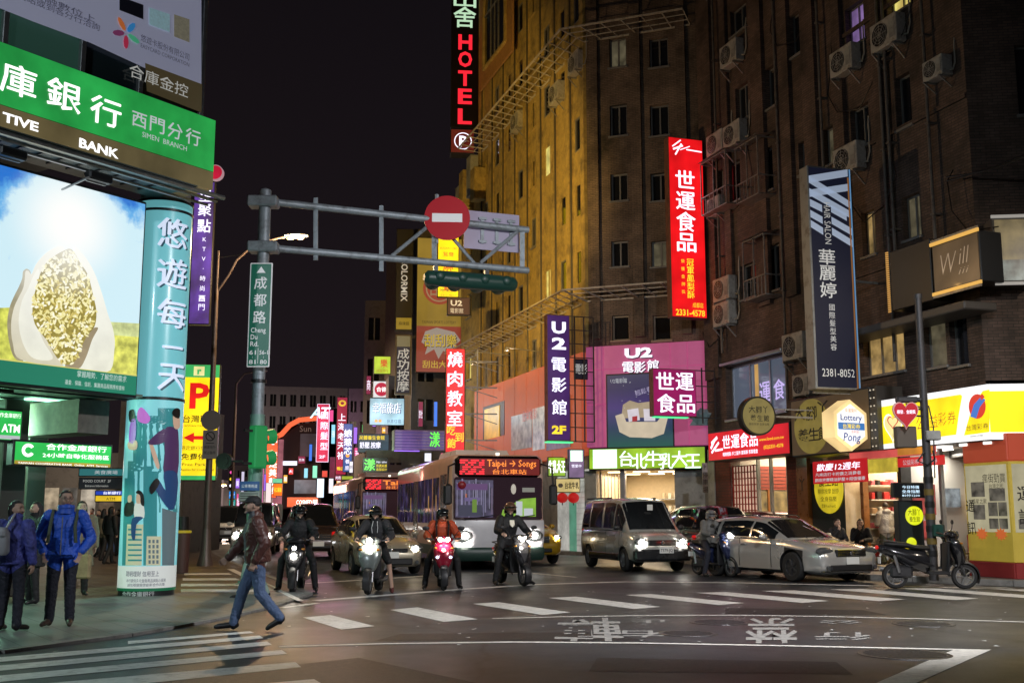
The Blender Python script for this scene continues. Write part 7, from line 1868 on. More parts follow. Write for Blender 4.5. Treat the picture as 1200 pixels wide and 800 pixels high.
for k,(x_,y_,hd,aim,cone,pw,lc,lb) in enumerate((
(8.4,9.0,(6.6,9.8),(1.6,23,.0),92,7200,(.98,.97,1.0),'street lamp over the near crossing just right of the view'),
(-13.0,-2.0,(-11.5,-1.0),(-5.5,17,1.5),84,3900,(.82,.93,1.0),'cool white street lamp behind the camera to the left'),
(16.5,15.0,(15.0,15.5),(6.5,27,.3),76,1700,(1.0,.86,.70),'street lamp on the right pavement outside the view'),
(-16.0,64.0,(-14.5,64.0),(-8,66,0),160,4200,(1.0,.72,.46),'far street lamp on the left kerb of the street'))):
 t=thing('street_lamp',lb,'street lamp',(x_,y_,0));ax,ay=hd[0]-x_,hd[1]-y_
 mb=MB();mb.tube([(0,0,.1),(0,0,9),(ax*.3,ay*.3,9.6),(ax,ay,9.8)],[.11,.07,.05,.04],12);mb.cyl((0,0,0),.25,.1,14);mb.build('pole',M_lpole,t)
 mb=MB();mb.ell((ax,ay,9.78),.3,.2,.1,12,6);mb.build('lamp_head',M_gray,t)
 dv=Vector(aim)-Vector((hd[0],hd[1],9.6))
 lamp('lamp_light',(ax,ay,9.6),pw,lc,.25,t,spot=math.radians(cone),rot=dv.to_track_quat('-Z','Y').to_euler())
for px,py,Y,pw,c_ in ((440,480,60,260,(.7,.85,1)),(400,510,68,300,(1,.3,.5)),(380,500,77,380,(1,.55,.8)),(430,540,55,160,(.5,.9,.6)),(350,570,80,500,(1,.5,.35)),(318,540,84,400,(1,.35,.25)),(490,515,52,90,(.5,.3,1))):
 p=P(px,py,Y);lamp('sign_spill',p,pw*.6,c_,.6)
#   vehicles
M_tyre=mat('tyre_rubber',(.018,.018,.018),.75)
M_rim=mat('alloy_rim',(.42,.42,.43),.3,metal=.8)
M_rimd=mat('dark_rim',(.10,.10,.105),.35,metal=.7)
M_cglass=mat('car_glass',(.010,.012,.014),.04,coat=.3)
M_trim=mat('black_trim',(.02,.02,.022),.45)
M_chrome=mat('chrome',(.6,.6,.6),.12,metal=1.0)
M_plate=mat('number_plate',(.6,.6,.58),.4,em=(.16,.16,.15),es=.7,mis=False)
G_head=mat('headlamp_beam',(1,1,1),.3,em=(1.0,.96,.86),es=38)
G_headc=mat('headlamp_cool',(1,1,1),.3,em=(.92,.96,1.0),es=30)
G_headw=mat('headlamp_warm',(1,1,1),.3,em=(1.0,.86,.62),es=30)
M_lens=mat('lamp_glass_clear',(.10,.105,.11),.06,metal=.2,coat=.5)
M_tail=mat('tail_red',(.4,.01,.01),.2,em=(.6,.01,.01),es=.8,mis=False)
M_amb=mat('indicator_amber',(.5,.2,.02),.3)
def paint(key,col,metal=.35,rough=.28,coat=.8,**k):return mat(key,col,rough,metal=metal,coat=coat,var=.06,vscale=1.5,**k)
def wheel_into(parent,x,y,r,w,rimm,side):
 """tyre with rim as its child"""
 prof=[(r*.62,.5),(r*.90,.5),(r*.985,.36),(r,.12),(r,-.12),(r*.985,-.36),(r*.90,-.5),(r*.62,-.5)]
 n=28;rings=[]
 for k in range(n):
  a=2*PI*k/n;rings.append([(q*w,math.cos(a)*rr,math.sin(a)*rr) for rr,q in prof])
 mb=MB();vs=[p for r_ in rings for p in r_];m_=len(prof);fs=[]
 for i in range(n):
  for j in range(m_):
   fs.append((i*m_+j,i*m_+(j+1)%m_,((i+1)%n)*m_+(j+1)%m_,((i+1)%n)*m_+j))
 mb.add(vs,fs,True);o=mb.build('wheel',M_tyre,parent,loc=(x,y,r))
 mb=MB();sx=side
 mb.cyl((sx*w*.28-.01,0,0),r*.63,.02,24,'x')
 for k in range(5):
  a=2*PI*k/5
  for da in (-.13,.13):
   mb.bar((sx*w*.42,math.cos(a+da)*r*.08,math.sin(a+da)*r*.08),(sx*w*.38,math.cos(a+da*.6)*r*.58,math.sin(a+da*.6)*r*.58),r*.09,.02)
 mb.cyl((sx*w*.42-.01,0,0),r*.13,.02,12,'x')
 rg=[]
 for k in range(24):a=2*PI*k/24;rg.append([(sx*w*q,math.cos(a)*rr,math.sin(a)*rr) for rr,q in ((r*.64,.30),(r*.66,.47),(r*.57,.47),(r*.56,.30))])
 vs=[p for r_ in rg for p in r_];mb.add(vs,[(i*4+j,i*4+(j+1)%4,((i+1)%24)*4+(j+1)%4,((i+1)%24)*4+j) for i in range(24) for j in range(4)],True)
 mb.build('rim',rimm,o);return o
def body_ring(y,zb,zt,w,crown=.03):
 zm=zb+.5*(zt-zb)
 h=[(0,zb),(.8*w,zb),(.965*w,zb+.08),(1.0*w,zm),(.985*w,zm+.6*(zt-zm)),(.955*w,zt-.035),(.88*w,zt),(.5*w,zt+crown*.75),(0,zt+crown)]
 return [(x,y,z) for x,z in h]+[(-x,y,z) for x,z in h[-2:0:-1]]
def gh_ring(y,zb,zt,wb,wt):
 hh=zt-zb
 h=[(wb,zb),(wb+(wt-wb)*.48+.012*min(1,hh*3),zb+hh*.52),(wt,zt-min(.07,hh*.3)),(wt*.86,zt),(0,zt+min(.03,hh*.2))]
 return [Vector((x,y,z)) for x,z in h]+[Vector((-x,y,z)) for x,z in h[-2::-1]]
def gh_pt(rings,v,s):
 i=min(int(v),len(rings)-2);f=v-i;j=min(int(s),len(rings[0])-2);g_=s-j
 a=rings[i][j].lerp(rings[i][j+1],g_);b=rings[i+1][j].lerp(rings[i+1][j+1],g_);return a.lerp(b,f)
def patch(rings,v0,v1,s0,s1,off,n=6,m=6,poly=None):
 """piece of the greenhouse skin lifted outward by off, with thickness"""
 mb=MB();g_=[]
 for i in range(n+1):
  row=[]
  for j in range(m+1):
   v,s=v0+(v1-v0)*i/n,s0+(s1-s0)*j/m
   p=gh_pt(rings,v,s);e=.02
   du=gh_pt(rings,min(v+e,len(rings)-1.001),s)-gh_pt(rings,max(v-e,0),s);dv=gh_pt(rings,v,min(s+e,7.999))-gh_pt(rings,v,max(s-e,0))
   nn=du.cross(dv)
   if nn.length<1e-9:nn=Vector((0,0,1))
   nn.normalize()
   c_=Vector((p.x,0,.35))
   if nn.dot(p-Vector((0,p.y,.6)))<0:nn=-nn
   row.append(p+nn*off)
  g_.append(row)
 mb.loft(g_,False,False);return mb
def cut_arches(me,wheels,r,w,dark_slot):
 """boolean wheel arches"""
 o=bpy.data.objects.new('tmp',me);C.objects.link(o);cs=[]
 for (x,y,rr) in wheels:
  mb=MB();sx=1 if x>0 else -1
  mb.cyl((x-sx*.24 if sx>0 else x-.45+.24+.0,y,r),rr,.45,28,'x')
  co=bpy.data.objects.new('tmpc',mb.mesh('c',me.materials[0]));C.objects.link(co);cs.append(co)
  md=o.modifiers.new('b','BOOLEAN');md.operation='DIFFERENCE';md.object=co;md.solver='EXACT'
 bpy.context.view_layer.update()
 dg=bpy.context.evaluated_depsgraph_get();nm=bpy.data.meshes.new_from_object(o.evaluated_get(dg))
 for c_ in cs:bpy.data.objects.remove(c_)
 bpy.data.objects.remove(o)
 for p in nm.polygons:
  c_=p.center
  for (x,y,rr) in wheels:
   if (c_.x>0)==(x>0) and abs(c_.x)<abs(x)+.16 and math.hypot(c_.y-y,c_.z-r)<rr+.004:p.material_index=dark_slot;break
 return nm
def car(name,label,cat,pos,rz,pt,B_,GH,wheels_y,r,W_,opts,group=None):
 """B_: (y,zb,zt,halfwidth) stations; GH: (y,zb,zt,wb,wt)"""
 t=thing(name,label,cat,(pos[0],pos[1],pos[2] if len(pos)>2 else 0.002),rz,group)
 mb=MB();mb.loft([body_ring(*s_) for s_ in B_]);me=mb.mesh('body',[pt,M_trim],ang=math.radians(55))
 tw=.21;wl=[(sx*(W_-tw/2-.01),y,r+.055) for y in wheels_y for sx in (-1,1)]
 me=cut_arches(me,wl,r,.3,1);me.set_sharp_from_angle(angle=math.radians(50));me.name='body'
 link('body',me,t)
 rings=[gh_ring(*s_) for s_ in GH]
 mb=MB();mb.loft(rings,False,False);mb.loft([rings[0]],True,True) if False else None
 mb.poly([tuple(p) for p in rings[0]][::-1]);mb.poly([tuple(p) for p in rings[-1]])
 mb.build('roof',opts.get('roof',pt),t,ang=math.radians(40))
 gl=opts.get('glass',M_cglass)
 patch(rings,*opts['ws'],2.12,5.88,.006,5,8).build('windscreen',gl,t)
 if 'rw' in opts:patch(rings,*opts['rw'],2.15,5.85,.006,5,8).build('rear_window',gl,t)
 for (v0,v1) in opts['side']:
  for (a,b) in ((.12,1.88),(7.88,6.12)):
   patch(rings,v0,v1,a,b,.006,4,5).build('side_window',gl,t)
 for y in wheels_y:
  for sx in (-1,1):wheel_into(t,sx*(W_-tw/2-.01),y,r,tw,opts.get('rim',M_rim),sx)
 yf=B_[0][0]
 for y in opts.get('gaps',()):
  for sx in (-1,1):
   mb=MB();zb,zt=opts['gz']
   pts=[]
   mb.bar((sx*(W_*.985+.002),y,zb),(sx*(W_*1.0+.001),y,(zb+zt)/2),.006,.012);mb.bar((sx*(W_*1.0+.001),y,(zb+zt)/2),(sx*(W_*.965+.002),y,zt),.006,.012)
   mb.build('door_gap',M_trim,t)
 for y in opts.get('handles',()):
  for sx in (-1,1):mb=MB();mb.cbox(sx*W_-.012-.015*(sx<0),y-.09,opts['hz'],sx*W_+.015+.012*(sx>0),y+.09,opts['hz']+.03,.01);mb.build('door_handle',opts.get('handle',pt),t)
 my,mz=opts['mirror']
 for sx in (-1,1):
  mb=MB();mb.ell((sx*(W_+.10),my,mz),.10,.06,.075,12,8);mb.bar((sx*(W_-.04),my+.02,mz-.04),(sx*(W_+.05),my,mz-.02),.04)
  mb.build('wing_mirror',opts.get('mirror_mat',pt),t)
 hx_,hy,hz,hw,hh=opts['head']
 for sx in (-1,1):
  mb=MB();mb.ell((sx*hx_,yf+hy,hz),hw,.09,hh,16,8);h_=mb.build('headlight',M_lens,t)
  if opts.get('lit',True):
   mb=MB();mb.ell((sx*(hx_-hw*.15),yf+hy-.065,hz),.062,.045,.058,12,8);mb.build('bulb',opts.get('beam',G_head),h_)
  if opts.get('lit',True):
   lamp('headlight_beam',(sx*(hx_-hw*.15),yf-.10+hy-.05,hz),opts.get('power',160),(1,.93,.8),.06,t,spot=math.radians(100),rot=(math.radians(80),0,0))
 gy=yf+opts.get('gy',0)
 gx,gz0,gz1=opts['grille']
 mb=MB();mb.cbox(-gx,gy-.018,gz0,gx,gy+.06,gz1,.01);g_=mb.build('grille',M_trim,t)
 for k in range(opts.get('slats',3)):
  z_=gz0+(gz1-gz0)*(k+.5)/opts.get('slats',3);mb=MB();mb.cbox(-gx*.96,gy-.03,z_-.008,gx*.96,gy-.012,z_+.008,.004);mb.build('grille_slat',M_chrome,g_)
 mb=MB();mb.ell((0,gy-.03,(gz0+gz1)/2),.05,.015,.05,12,6);mb.build('badge',M_chrome,g_)
 if 'intake' in opts:
  ix,iz0,iz1=opts['intake'];mb=MB();mb.cbox(-ix,gy-.03,iz0,ix,gy+.05,iz1,.02);mb.build('lower_intake',M_trim,t)
 px_,pz=opts['plate']
 mb=MB();mb.cbox(px_-.19,gy-.055,pz,px_+.19,gy-.035,pz+.16,.008);pl=mb.build('number_plate',M_plate,t)
 if 'ptxt' in opts:text(opts['ptxt'],pl,M_ink,px_,pz+.08,.11,y=gy-.058,w=.32,bold=.01)
 for q in opts.get('fog',()):
  for sx in (-1,1):mb=MB();mb.cyl((sx*q[0],gy-.03,q[1]),.05,.04,12,'y');mb.build('fog_lamp',M_lens,t)
 for sx in (-1,1):
  mb=MB();mb.tube([(sx*.06-.1,GH[0][0]-.0+.02,GH[0][1]+.02),(sx*.3+.15,GH[0][0]+.10,GH[0][1]+.10)],.012,5);mb.build('wiper',M_trim,t)
 yr=B_[-1][0]
 for sx in (-1,1):mb=MB();mb.cbox(sx*W_*.78-.08,yr-.05,opts.get('tz',.85),sx*W_*.78+.08,yr+.02,opts.get('tz',.85)+.18,.03);mb.build('tail_light',M_tail,t)
 return t,rings,gy
HD=math.radians(18.1)
M_gold=paint('champagne_paint',(.56,.50,.38),.45,.28)
Bh=[(-2.10,.34,.50,.55),(-2.06,.24,.62,.72),(-1.95,.20,.72,.82),(-1.6,.19,.84,.88),(-1.1,.19,.93,.90),(-.6,.19,.97,.905),(.4,.19,.99,.905),(1.3,.19,1.0,.90),(1.85,.22,.97,.86),(2.05,.28,.90,.78),(2.12,.38,.75,.66)]
Gh=[(-1.15,.93,.95,.80,.70),(-.35,.96,1.42,.82,.60),(.25,.97,1.48,.83,.63),(1.15,.98,1.44,.82,.62),(1.6,.98,1.28,.80,.60),(1.95,.95,.99,.76,.64)]
pf=(G(415,676)+G(484,667))/2
hatch,_,_=car('hatchback','champagne silver hatchback with lit headlights behind the bare-legged rider','car',(-3.72,30.4),math.radians(19),M_gold,Bh,Gh,(-1.32,1.28),.31,.90,
dict(ws=(.08,.93),rw=(4.1,4.9),side=[(.45,1.45),(1.55,2.9),(3.05,3.9)],gaps=(-.72,.38),gz=(.3,.95),handles=(.2,1.15),hz=.80,mirror=(-.55,1.02),head=(.66,.16,.66,.20,.10),beam=G_headw,
grille=(.42,.56,.66),slats=2,intake=(.55,.26,.42),plate=(0,.42),fog=((.66,.32),),power=110))
M_vgrey=paint('van_grey',(.58,.59,.56),.4,.26)
M_vdark=paint('van_dark',(.035,.037,.04),.3,.25)
def van(name,label,pos,rz,pt,lower=None,roofm=None,W_=.84,H_=1.95,L_=4.5,**o):
 Bv=[(-L_/2,.42,.62,.58),(-L_/2+.05,.30,.80,.74),(-L_/2+.18,.26,.92,.81),(-L_/2+.55,.25,1.03,W_-.01),(-L_/2+1.0,.25,1.08,W_),(0,.25,1.10,W_),(L_/2-.3,.25,1.10,W_-.01),(L_/2-.05,.28,1.08,W_-.06),(L_/2,.40,1.0,W_-.14)]
 Gv=[(-L_/2+.62,1.03,1.05,W_-.06,W_-.16),(-L_/2+1.32,1.07,H_-.06,W_-.04,W_-.19),(-L_/2+1.9,1.09,H_,W_-.035,W_-.16),(L_/2-.9,1.09,H_,W_-.035,W_-.16),(L_/2-.2,1.09,H_-.05,W_-.05,W_-.18),(L_/2-.04,1.07,1.12,W_-.08,W_-.2)]
 d=dict(ws=(.07,.94),rw=(4.15,4.85),side=[(.42,1.35),(1.48,2.28),(2.38,2.95),(3.05,3.9)],gaps=(-L_/2+1.05,-L_/2+2.15,L_/2-.95),gz=(.4,1.06),handles=(-L_/2+1.95,),hz=.92,
mirror=(-L_/2+.95,1.16),head=(.60,.06,.80,.17,.10),grille=(.40,.70,.84),slats=4,gy=-.0,intake=(.5,.34,.46),plate=(.1,.50),fog=((.62,.42),),roof=roofm or pt,tz=.95)
 d.update(o);return car(name,label,'van',pos,rz,pt,Bv,Gv,(-L_/2+.78,L_/2-.85),.31,W_,d)
vpos=P(760,660,31.3)
vn,vr,vg=van('van','grey two-tone minivan with bright headlights and white plate in the centre lane',(3.40,32.0),math.radians(15),M_vgrey,ptxt='7379-JQ',power=200,mirror_mat=M_trim)
for (a,b) in ((-.58,.12),):pass
mb=MB();mb.cbox(-.80,-2.33,.30,.80,-2.12,.60,.05);mb.build('front_bumper',M_vdark,vn)
mb=MB();mb.cbox(-.12,-2.34,.50,.28,-2.332,.66,.005);mb.build('plate_holder',M_plate,vn);text('7379-JQ',vn,M_ink,.08,.58,.11,y=-2.346,w=.34,bold=.01)
for sx in (-1,1):
 mb=MB();mb.cbox(sx*.842-.01,-1.2,.27,sx*.842+.012,1.3,.46,.01);mb.build('sill_panel',M_vdark,vn)
 mb=MB();mb.cbox(sx*.842-.008,-.2,1.0,sx*.842+.012,1.4,1.02,.004);mb.build('sliding_rail',M_trim,vn)
 mb=MB();mb.bar((sx*.66,-.2,1.965),(sx*.66,1.9,1.965),.04);mb.build('roof_rail',M_trim,vn)
mb=MB();mb.cbox(-.02,-1.28,1.62,.14,-1.25,1.78,.01);mb.build('screen_paper',M_plate,vn)
van('minibus','pale and dark van with lit headlights on far left lane behind lamp post',(-10.2,45.0),math.radians(8),paint('van_pale',(.5,.52,.52),.15),H_=1.98,beam=G_headc,power=260,roofm=M_vdark)
def suv(name,label,pos,rz,pt,H_=1.7,lit=False,**o):
 Bs=[(-2.3,.42,.60,.6),(-2.25,.32,.78,.78),(-2.1,.28,.9,.86),(-1.6,.27,1.02,.91),(-1.1,.27,1.08,.92),(0,.27,1.1,.925),(1.9,.27,1.1,.92),(2.2,.3,1.05,.86),(2.3,.4,.95,.76)]
 Gs=[(-1.25,1.06,1.08,.84,.74),(-.5,1.09,H_-.05,.86,.66),(.1,1.1,H_,.86,.68),(1.2,1.1,H_-.02,.86,.68),(1.9,1.1,H_-.14,.84,.66),(2.25,1.05,1.1,.78,.66)]
 d=dict(ws=(.07,.94),rw=(4.15,4.85),side=[(.45,1.4),(1.52,2.85),(3.0,3.9)],gaps=(-.85,.3),gz=(.4,1.06),handles=(.1,1.1),hz=.92,mirror=(-.7,1.14),head=(.70,.15,.82,.17,.085),grille=(.42,.66,.86),slats=3,intake=(.5,.38,.5),plate=(0,.45),lit=lit,tz=.95)
 d.update(o);return car(name,label,o.get('cat','car'),pos,rz,pt,Bs,Gs,(-1.4,1.4),.35,.92,{k:v for k,v in d.items() if k!='cat'})
suv('black_car','black people carrier parked right behind the grey minivan nose',(6.35,35.2),math.radians(16),M_vdark,H_=1.78)
pc2=P(362,640,38.5)
suv('dark_car','large dark brown people carrier behind the rider in black',(pc2.x-.2,40.3),math.radians(15),paint('brown_black_paint',(.06,.04,.035),.3),H_=1.88,lit=False)
suv('dark_car','dark car half hidden beside the far white van lights',(-9.2,53.0),math.radians(8),M_vdark,lit=True,power=60)
tx=P(650,645,33.2)
suv('yellow_taxi','yellow taxi almost hidden between the bus and the minivan',(tx.x-1.15,36.4),math.radians(16),paint('taxi_yellow',(.55,.33,.02),.1),H_=1.45,lit=True,power=50,beam=G_headw)
M_silver=paint('wagon_silver',(.66,.65,.62),.5,.24)
Bw=[(-2.38,.36,.52,.62),(-2.34,.24,.66,.80),(-2.22,.19,.74,.87),(-1.8,.18,.84,.905),(-1.2,.18,.92,.915),(-.5,.18,.95,.92),(.8,.18,.97,.92),(1.8,.19,.98,.905),(2.2,.24,.96,.86),(2.36,.32,.9,.78),(2.40,.42,.75,.7)]
Gw=[(-1.2,.92,.94,.82,.72),(-.25,.95,1.40,.83,.60),(.4,.96,1.46,.84,.63),(1.3,.97,1.43,.83,.63),(1.9,.97,1.36,.81,.62),(2.30,.95,1.0,.77,.64)]
wg,wr,wgy=car('estate_car','silver estate car parked at the kerb before the red food shop','car',(6.25+.22,27.35),math.radians(28),M_silver,Bw,Gw,(-1.42,1.36),.335,.92,
dict(ws=(.08,.93),rw=(4.1,4.9),side=[(.42,1.45),(1.55,2.9),(3.05,3.92)],gaps=(-.75,.38),gz=(.3,.93),handles=(.2,1.2),hz=.80,mirror=(-.62,1.0),head=(.68,.12,.70,.25,.095),lit=False,
grille=(.44,.585,.735),slats=4,intake=(.62,.27,.40),plate=(.0,.41),fog=((.7,.34),),rim=M_rimd,tz=.8))
for sx in (-1,1):mb=MB();mb.tube([(sx*.60,-.1,1.45),(sx*.60,0,1.50),(sx*.60,1.6,1.49),(sx*.60,1.75,1.43)],.018,6);mb.build('roof_rail',M_chrome,wg)
for sx in (-1,1):mb=MB();mb.cbox(sx*.84-.01,-.5,.955,sx*.84+.012,1.9,.975,.004);mb.build('window_trim',M_chrome,wg)
mb=MB();mb.cbox(-.86,-2.40,.24,.86,-2.3,.27,.01);mb.build('bumper_trim',M_chrome,wg)
p=P(857,640,33);tcar=suv('red_lamp_car','dark car with red rear lamp behind the silver estate car',(8.1,36.4),math.radians(18+180),paint('wine_paint',(.10,.015,.02),.3),H_=1.6)
#   buses
M_bwhite=paint('bus_white',(.72,.70,.74),.0,.3,.5)
M_borange=mat('bus_salmon',(.64,.42,.35),.35,var=.15,vscale=2,coat=.4)
M_bgreen=mat('bus_dark_green',(.02,.05,.04),.4)
M_bglass_refl=pm('bus_glass_reflections',(.10,.07,.12),.36,.9,1.6);M_bglass_refl.node_tree.nodes['Principled BSDF'].inputs['Roughness'].default_value=.06  # coloured noise emission paints street reflections into the side glass
for n_ in M_bglass_refl.node_tree.nodes:
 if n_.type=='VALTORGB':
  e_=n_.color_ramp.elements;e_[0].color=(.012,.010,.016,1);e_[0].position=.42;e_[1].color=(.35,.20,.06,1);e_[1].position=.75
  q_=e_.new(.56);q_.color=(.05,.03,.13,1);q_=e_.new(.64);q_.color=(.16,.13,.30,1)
def dots(parent,s,x0,z0,cell,m,y,rows=5):
 FONT={'5':'11110100001111000011111','0':1}
def bus(name,label,pos,rz,code,dest,W_=1.24,L_=11.0,H_=3.12,lit=True,full=True):
 t=thing(name,label,'bus',(pos[0],pos[1],.002),rz)
 yf=0.0
 def ring(y,w,zt,zb=.32,r_=.22):
  pts=[]
  for (cx,cz,a0) in ((w-r_,zt-r_,0),(-w+r_,zt-r_,PI/2)):
   for k in range(5):a=a0+k*PI/8;pts.append((cx+r_*math.cos(a),y,cz+r_*math.sin(a)))
  pts+=[(-w,y,1.1),(-w+.01,y,zb),(w-.01,y,zb),(w,y,1.1)]
  return pts
 mb=MB();mb.loft([ring(0.10,W_-.10,H_-.10),ring(.04,W_-.03,H_-.05) if False else ring(.14,W_-.04,H_-.05),ring(.30,W_,H_),ring(L_-.2,W_,H_),ring(L_,W_-.1,H_-.1)])
 me=mb.mesh('body',[M_borange,M_trim]);wl=[(sx*(W_-.16),y,.53) for y in (2.3,8.2) for sx in (-1,1)]
 me=cut_arches(me,wl,.47,.3,1);me.set_sharp_from_angle(angle=math.radians(40));link('body',me,t)
 for y in (2.3,8.2):
  for sx in (-1,1):wheel_into(t,sx*(W_-.17),y,.47,.28,M_rimd,sx)
 mb=MB();mb.loft([[(x,y,z) for x,z in ((-.8,H_-.02),(-.72,H_+dz),(.72,H_+dz),(.8,H_-.02))] for y,dz in ((1.9,.02),(2.3,.24),(5.0,.26),(5.3,.02))],smooth=False);mb.build('roof_pod',M_bwhite,t)
 fy=.10
 def fpanel(x0,z0,x1,z1,y0,y1,b=.05):mb=MB();mb.cbox(x0,y0,z0,x1,y1,z1,b);return mb
 mb=MB()
 fr_=[]
 for z_,d_,w_ in ((.62,-.02,1.20),(.80,-.07,1.22),(1.1,-.09,1.225),(1.34,-.05,1.22),(1.36,.05,1.2)):
  fr_.append([(w_*math.sin(q) if abs(q)<1.5 else w_*(1 if q>0 else -1),d_+.16*(1-math.cos(q)),z_) for q in np.linspace(-PI/2,PI/2,13)])
 mb.loft([[(p[0],p[1],p[2]) for p in r_]+[(W_-.02,.4,r_[0][2]),(-W_+.02,.4,r_[0][2])] for r_ in fr_]);mb.build('front_panel',M_bwhite,t)
 mb=MB()
 fr_=[]
 for z_,d_,w_ in ((.26,.0,1.18),(.34,-.07,1.22),(.55,-.08,1.235),(.615,-.03,1.22)):
  fr_.append([(w_*math.sin(q),d_+.16*(1-math.cos(q)),z_) for q in np.linspace(-PI/2,PI/2,13)]+[(W_-.02,.4,z_),(-W_+.02,.4,z_)])
 mb.loft(fr_);mb.build('bumper',M_bgreen,t)
 mb=MB();mb.cbox(-W_+.10,.0,2.50,W_-.10,.25,H_-.04,.10);mb.build('destination_box',mat('dest_glass',(.015,.008,.008),.15),t)
 if lit:
  G_dr=glow('dot_red',(1.0,.015,.03),1.6,mis=True);G_do=glow('dot_orange',(1.0,.26,.03),1.3)
  mr_,mo_=MB(),MB()
  for r_ in range(7):
   for c_ in range(9):
    if (r_*7+c_*5)%4!=1 and not (r_ in (2,4) and c_%3==0):
     mr_.box(-1.03+c_*.072,-.012,2.57+r_*.06,-1.03+c_*.072+.066,-.002,2.57+r_*.06+.036)
  mr_.build('route_dots',G_dr,t)
  text(dest,t,G_do,.34,2.85,.27,y=-.012,bold=.02,w=1.3);text('台北車站',t,G_do,.28,2.65,.15,y=-.012,bold=.015,w=.9)
  mb=MB();mb.box(-1.02,-.004,2.56,1.08,.0,3.0);mb.build('display_panel',mat('display_dark_red',(.05,.005,.005),.3,em=(.14,.006,.004),es=.9,mis=True),t)
 mb=MB();mb.cbox(-W_+.08,.0,1.36,W_-.08,.22,2.50,.04)
 gm_=mat('bus_screen',(.015,.012,.016),.03,em=(.022,.010,.014),es=.8,mis=False,coat=.5);mb.build('windscreen',gm_,t)
 mb=MB();mb.box(-1.14,-.0028,1.42,-.15,-.0004,2.42);mb.build('interior_glow',pm('bus_interior_glow',(.10,.08,.17),.45,.95,5),t)  # lit interior, poles and glints painted as glowing patches on the screen
 for q in range(9):mb=MB();mb.box(-1.1+q*.105,-.0032,1.45+.1*(q%3),-1.085+q*.105,-.0005,2.35-.12*(q%2));mb.build('grab_pole',pm('bus_pole',(.50,.46,.70),.5),t)
 inn=[((-.98,1.5,-.94,2.45),(.45,.40,.75)),((-.80,1.42,-.76,2.4),(.35,.30,.6)),((-.62,1.5,-.59,2.45),(.5,.45,.7)),((-.42,1.42,-.39,2.3),(.3,.28,.5)),((-.2,1.5,-.17,2.2),(.35,.25,.4)),
((-1.1,2.15,-.3,2.32),(.25,.10,.35)),((-1.05,1.45,-.45,1.75),(.08,.08,.16)),((-.9,1.85,-.5,1.95),(.30,.22,.55)),((.62,2.1,.95,2.22),(.5,.5,.42)),((-.70,1.55,-.58,1.9),(.3,.55,.05)),((-.88,1.95,-.84,2.05),(.9,.25,.1))]
 for i,(q,c_) in enumerate(inn):
  mb=MB();mb.box(q[0],-.0035-.0005*i,q[1],q[2],-.0005,q[3]);mb.build('interior_glint',pm('bus_in%d'%i,c_,.38),t)
 if full:
  mb=MB();mb.poly([(.05,-.008,1.42),(.98,-.008,1.44),(.98,-.008,1.95),(.6,-.008,1.92),(.1,-.008,1.62)]);mb.build('green_placard',pm('placard_green',(.28,.55,.04),.75,.2,4),t)
  mb=MB();mb.box(.45,-.013,1.46,.62,-.009,1.85);mb.box(.66,-.013,1.46,.9,-.009,1.66);mb.build('paper_notice',G_soft,t)
  mb=MB();mb.ell((.38,-.03,2.18),.07,.03,.14,10,6);mb.build('hanging_doll',pm('doll_cream',(.55,.5,.42),.8),t)
  mb=MB();mb.ell((-.98,-.06,2.28),.11,.05,.11,12,6);mb.build('red_lucky_charm',mat('charm_red',(.3,.01,.02),.4),t)
  for s_,x0,x1 in ((1,-.9,-.1),(1,.1,.95)):mb=MB();mb.tube([(x0,-.03,1.36),(x1,-.05,1.48)],.014,5);mb.build('wiper',M_trim,t)
 for sx in (-1,1):
  mb=MB();mb.ell((sx*.92,-.02,.93),.25,.12,.15,18,10);h_=mb.build('headlight',M_lens,t)
  mb=MB();mb.ell((sx*.90,-.12,.93),.095,.04,.095,16,8);mb.build('bulb',mat('bus_beam',(1,1,1),.3,em=(1,.97,.9),es=9),h_)
  mb=MB();mb.ell((sx*1.07,-.08,.90),.06,.04,.07,10,6);mb.build('side_bulb',M_lens,h_)
  lamp('headlight_beam',(sx*.90,-.22,.93),90,(1,.95,.85),.1,t,spot=math.radians(100),rot=(math.radians(80),0,0))
  mb=MB();mb.tube([(sx*(W_-.1),.05,H_-.25),(sx*(W_+.12),-.22,H_-.35),(sx*(W_+.14),-.25,2.3)],.025,6);mb.cbox(sx*(W_+.14)-.11,-.32,1.75,sx*(W_+.14)+.11,-.2,2.3,.05);mb.build('side_mirror',M_trim,t)
 mb=MB();mb.ell((0,-.13,.45),.05,.01,.05,10,6);mb.build('badge',M_chrome,t)
 mb=MB();mb.cyl((-.0,.18,H_-.01),.05,.06,10);mb.build('roof_light',glow('roof_white',(1,.95,.8),2),t)
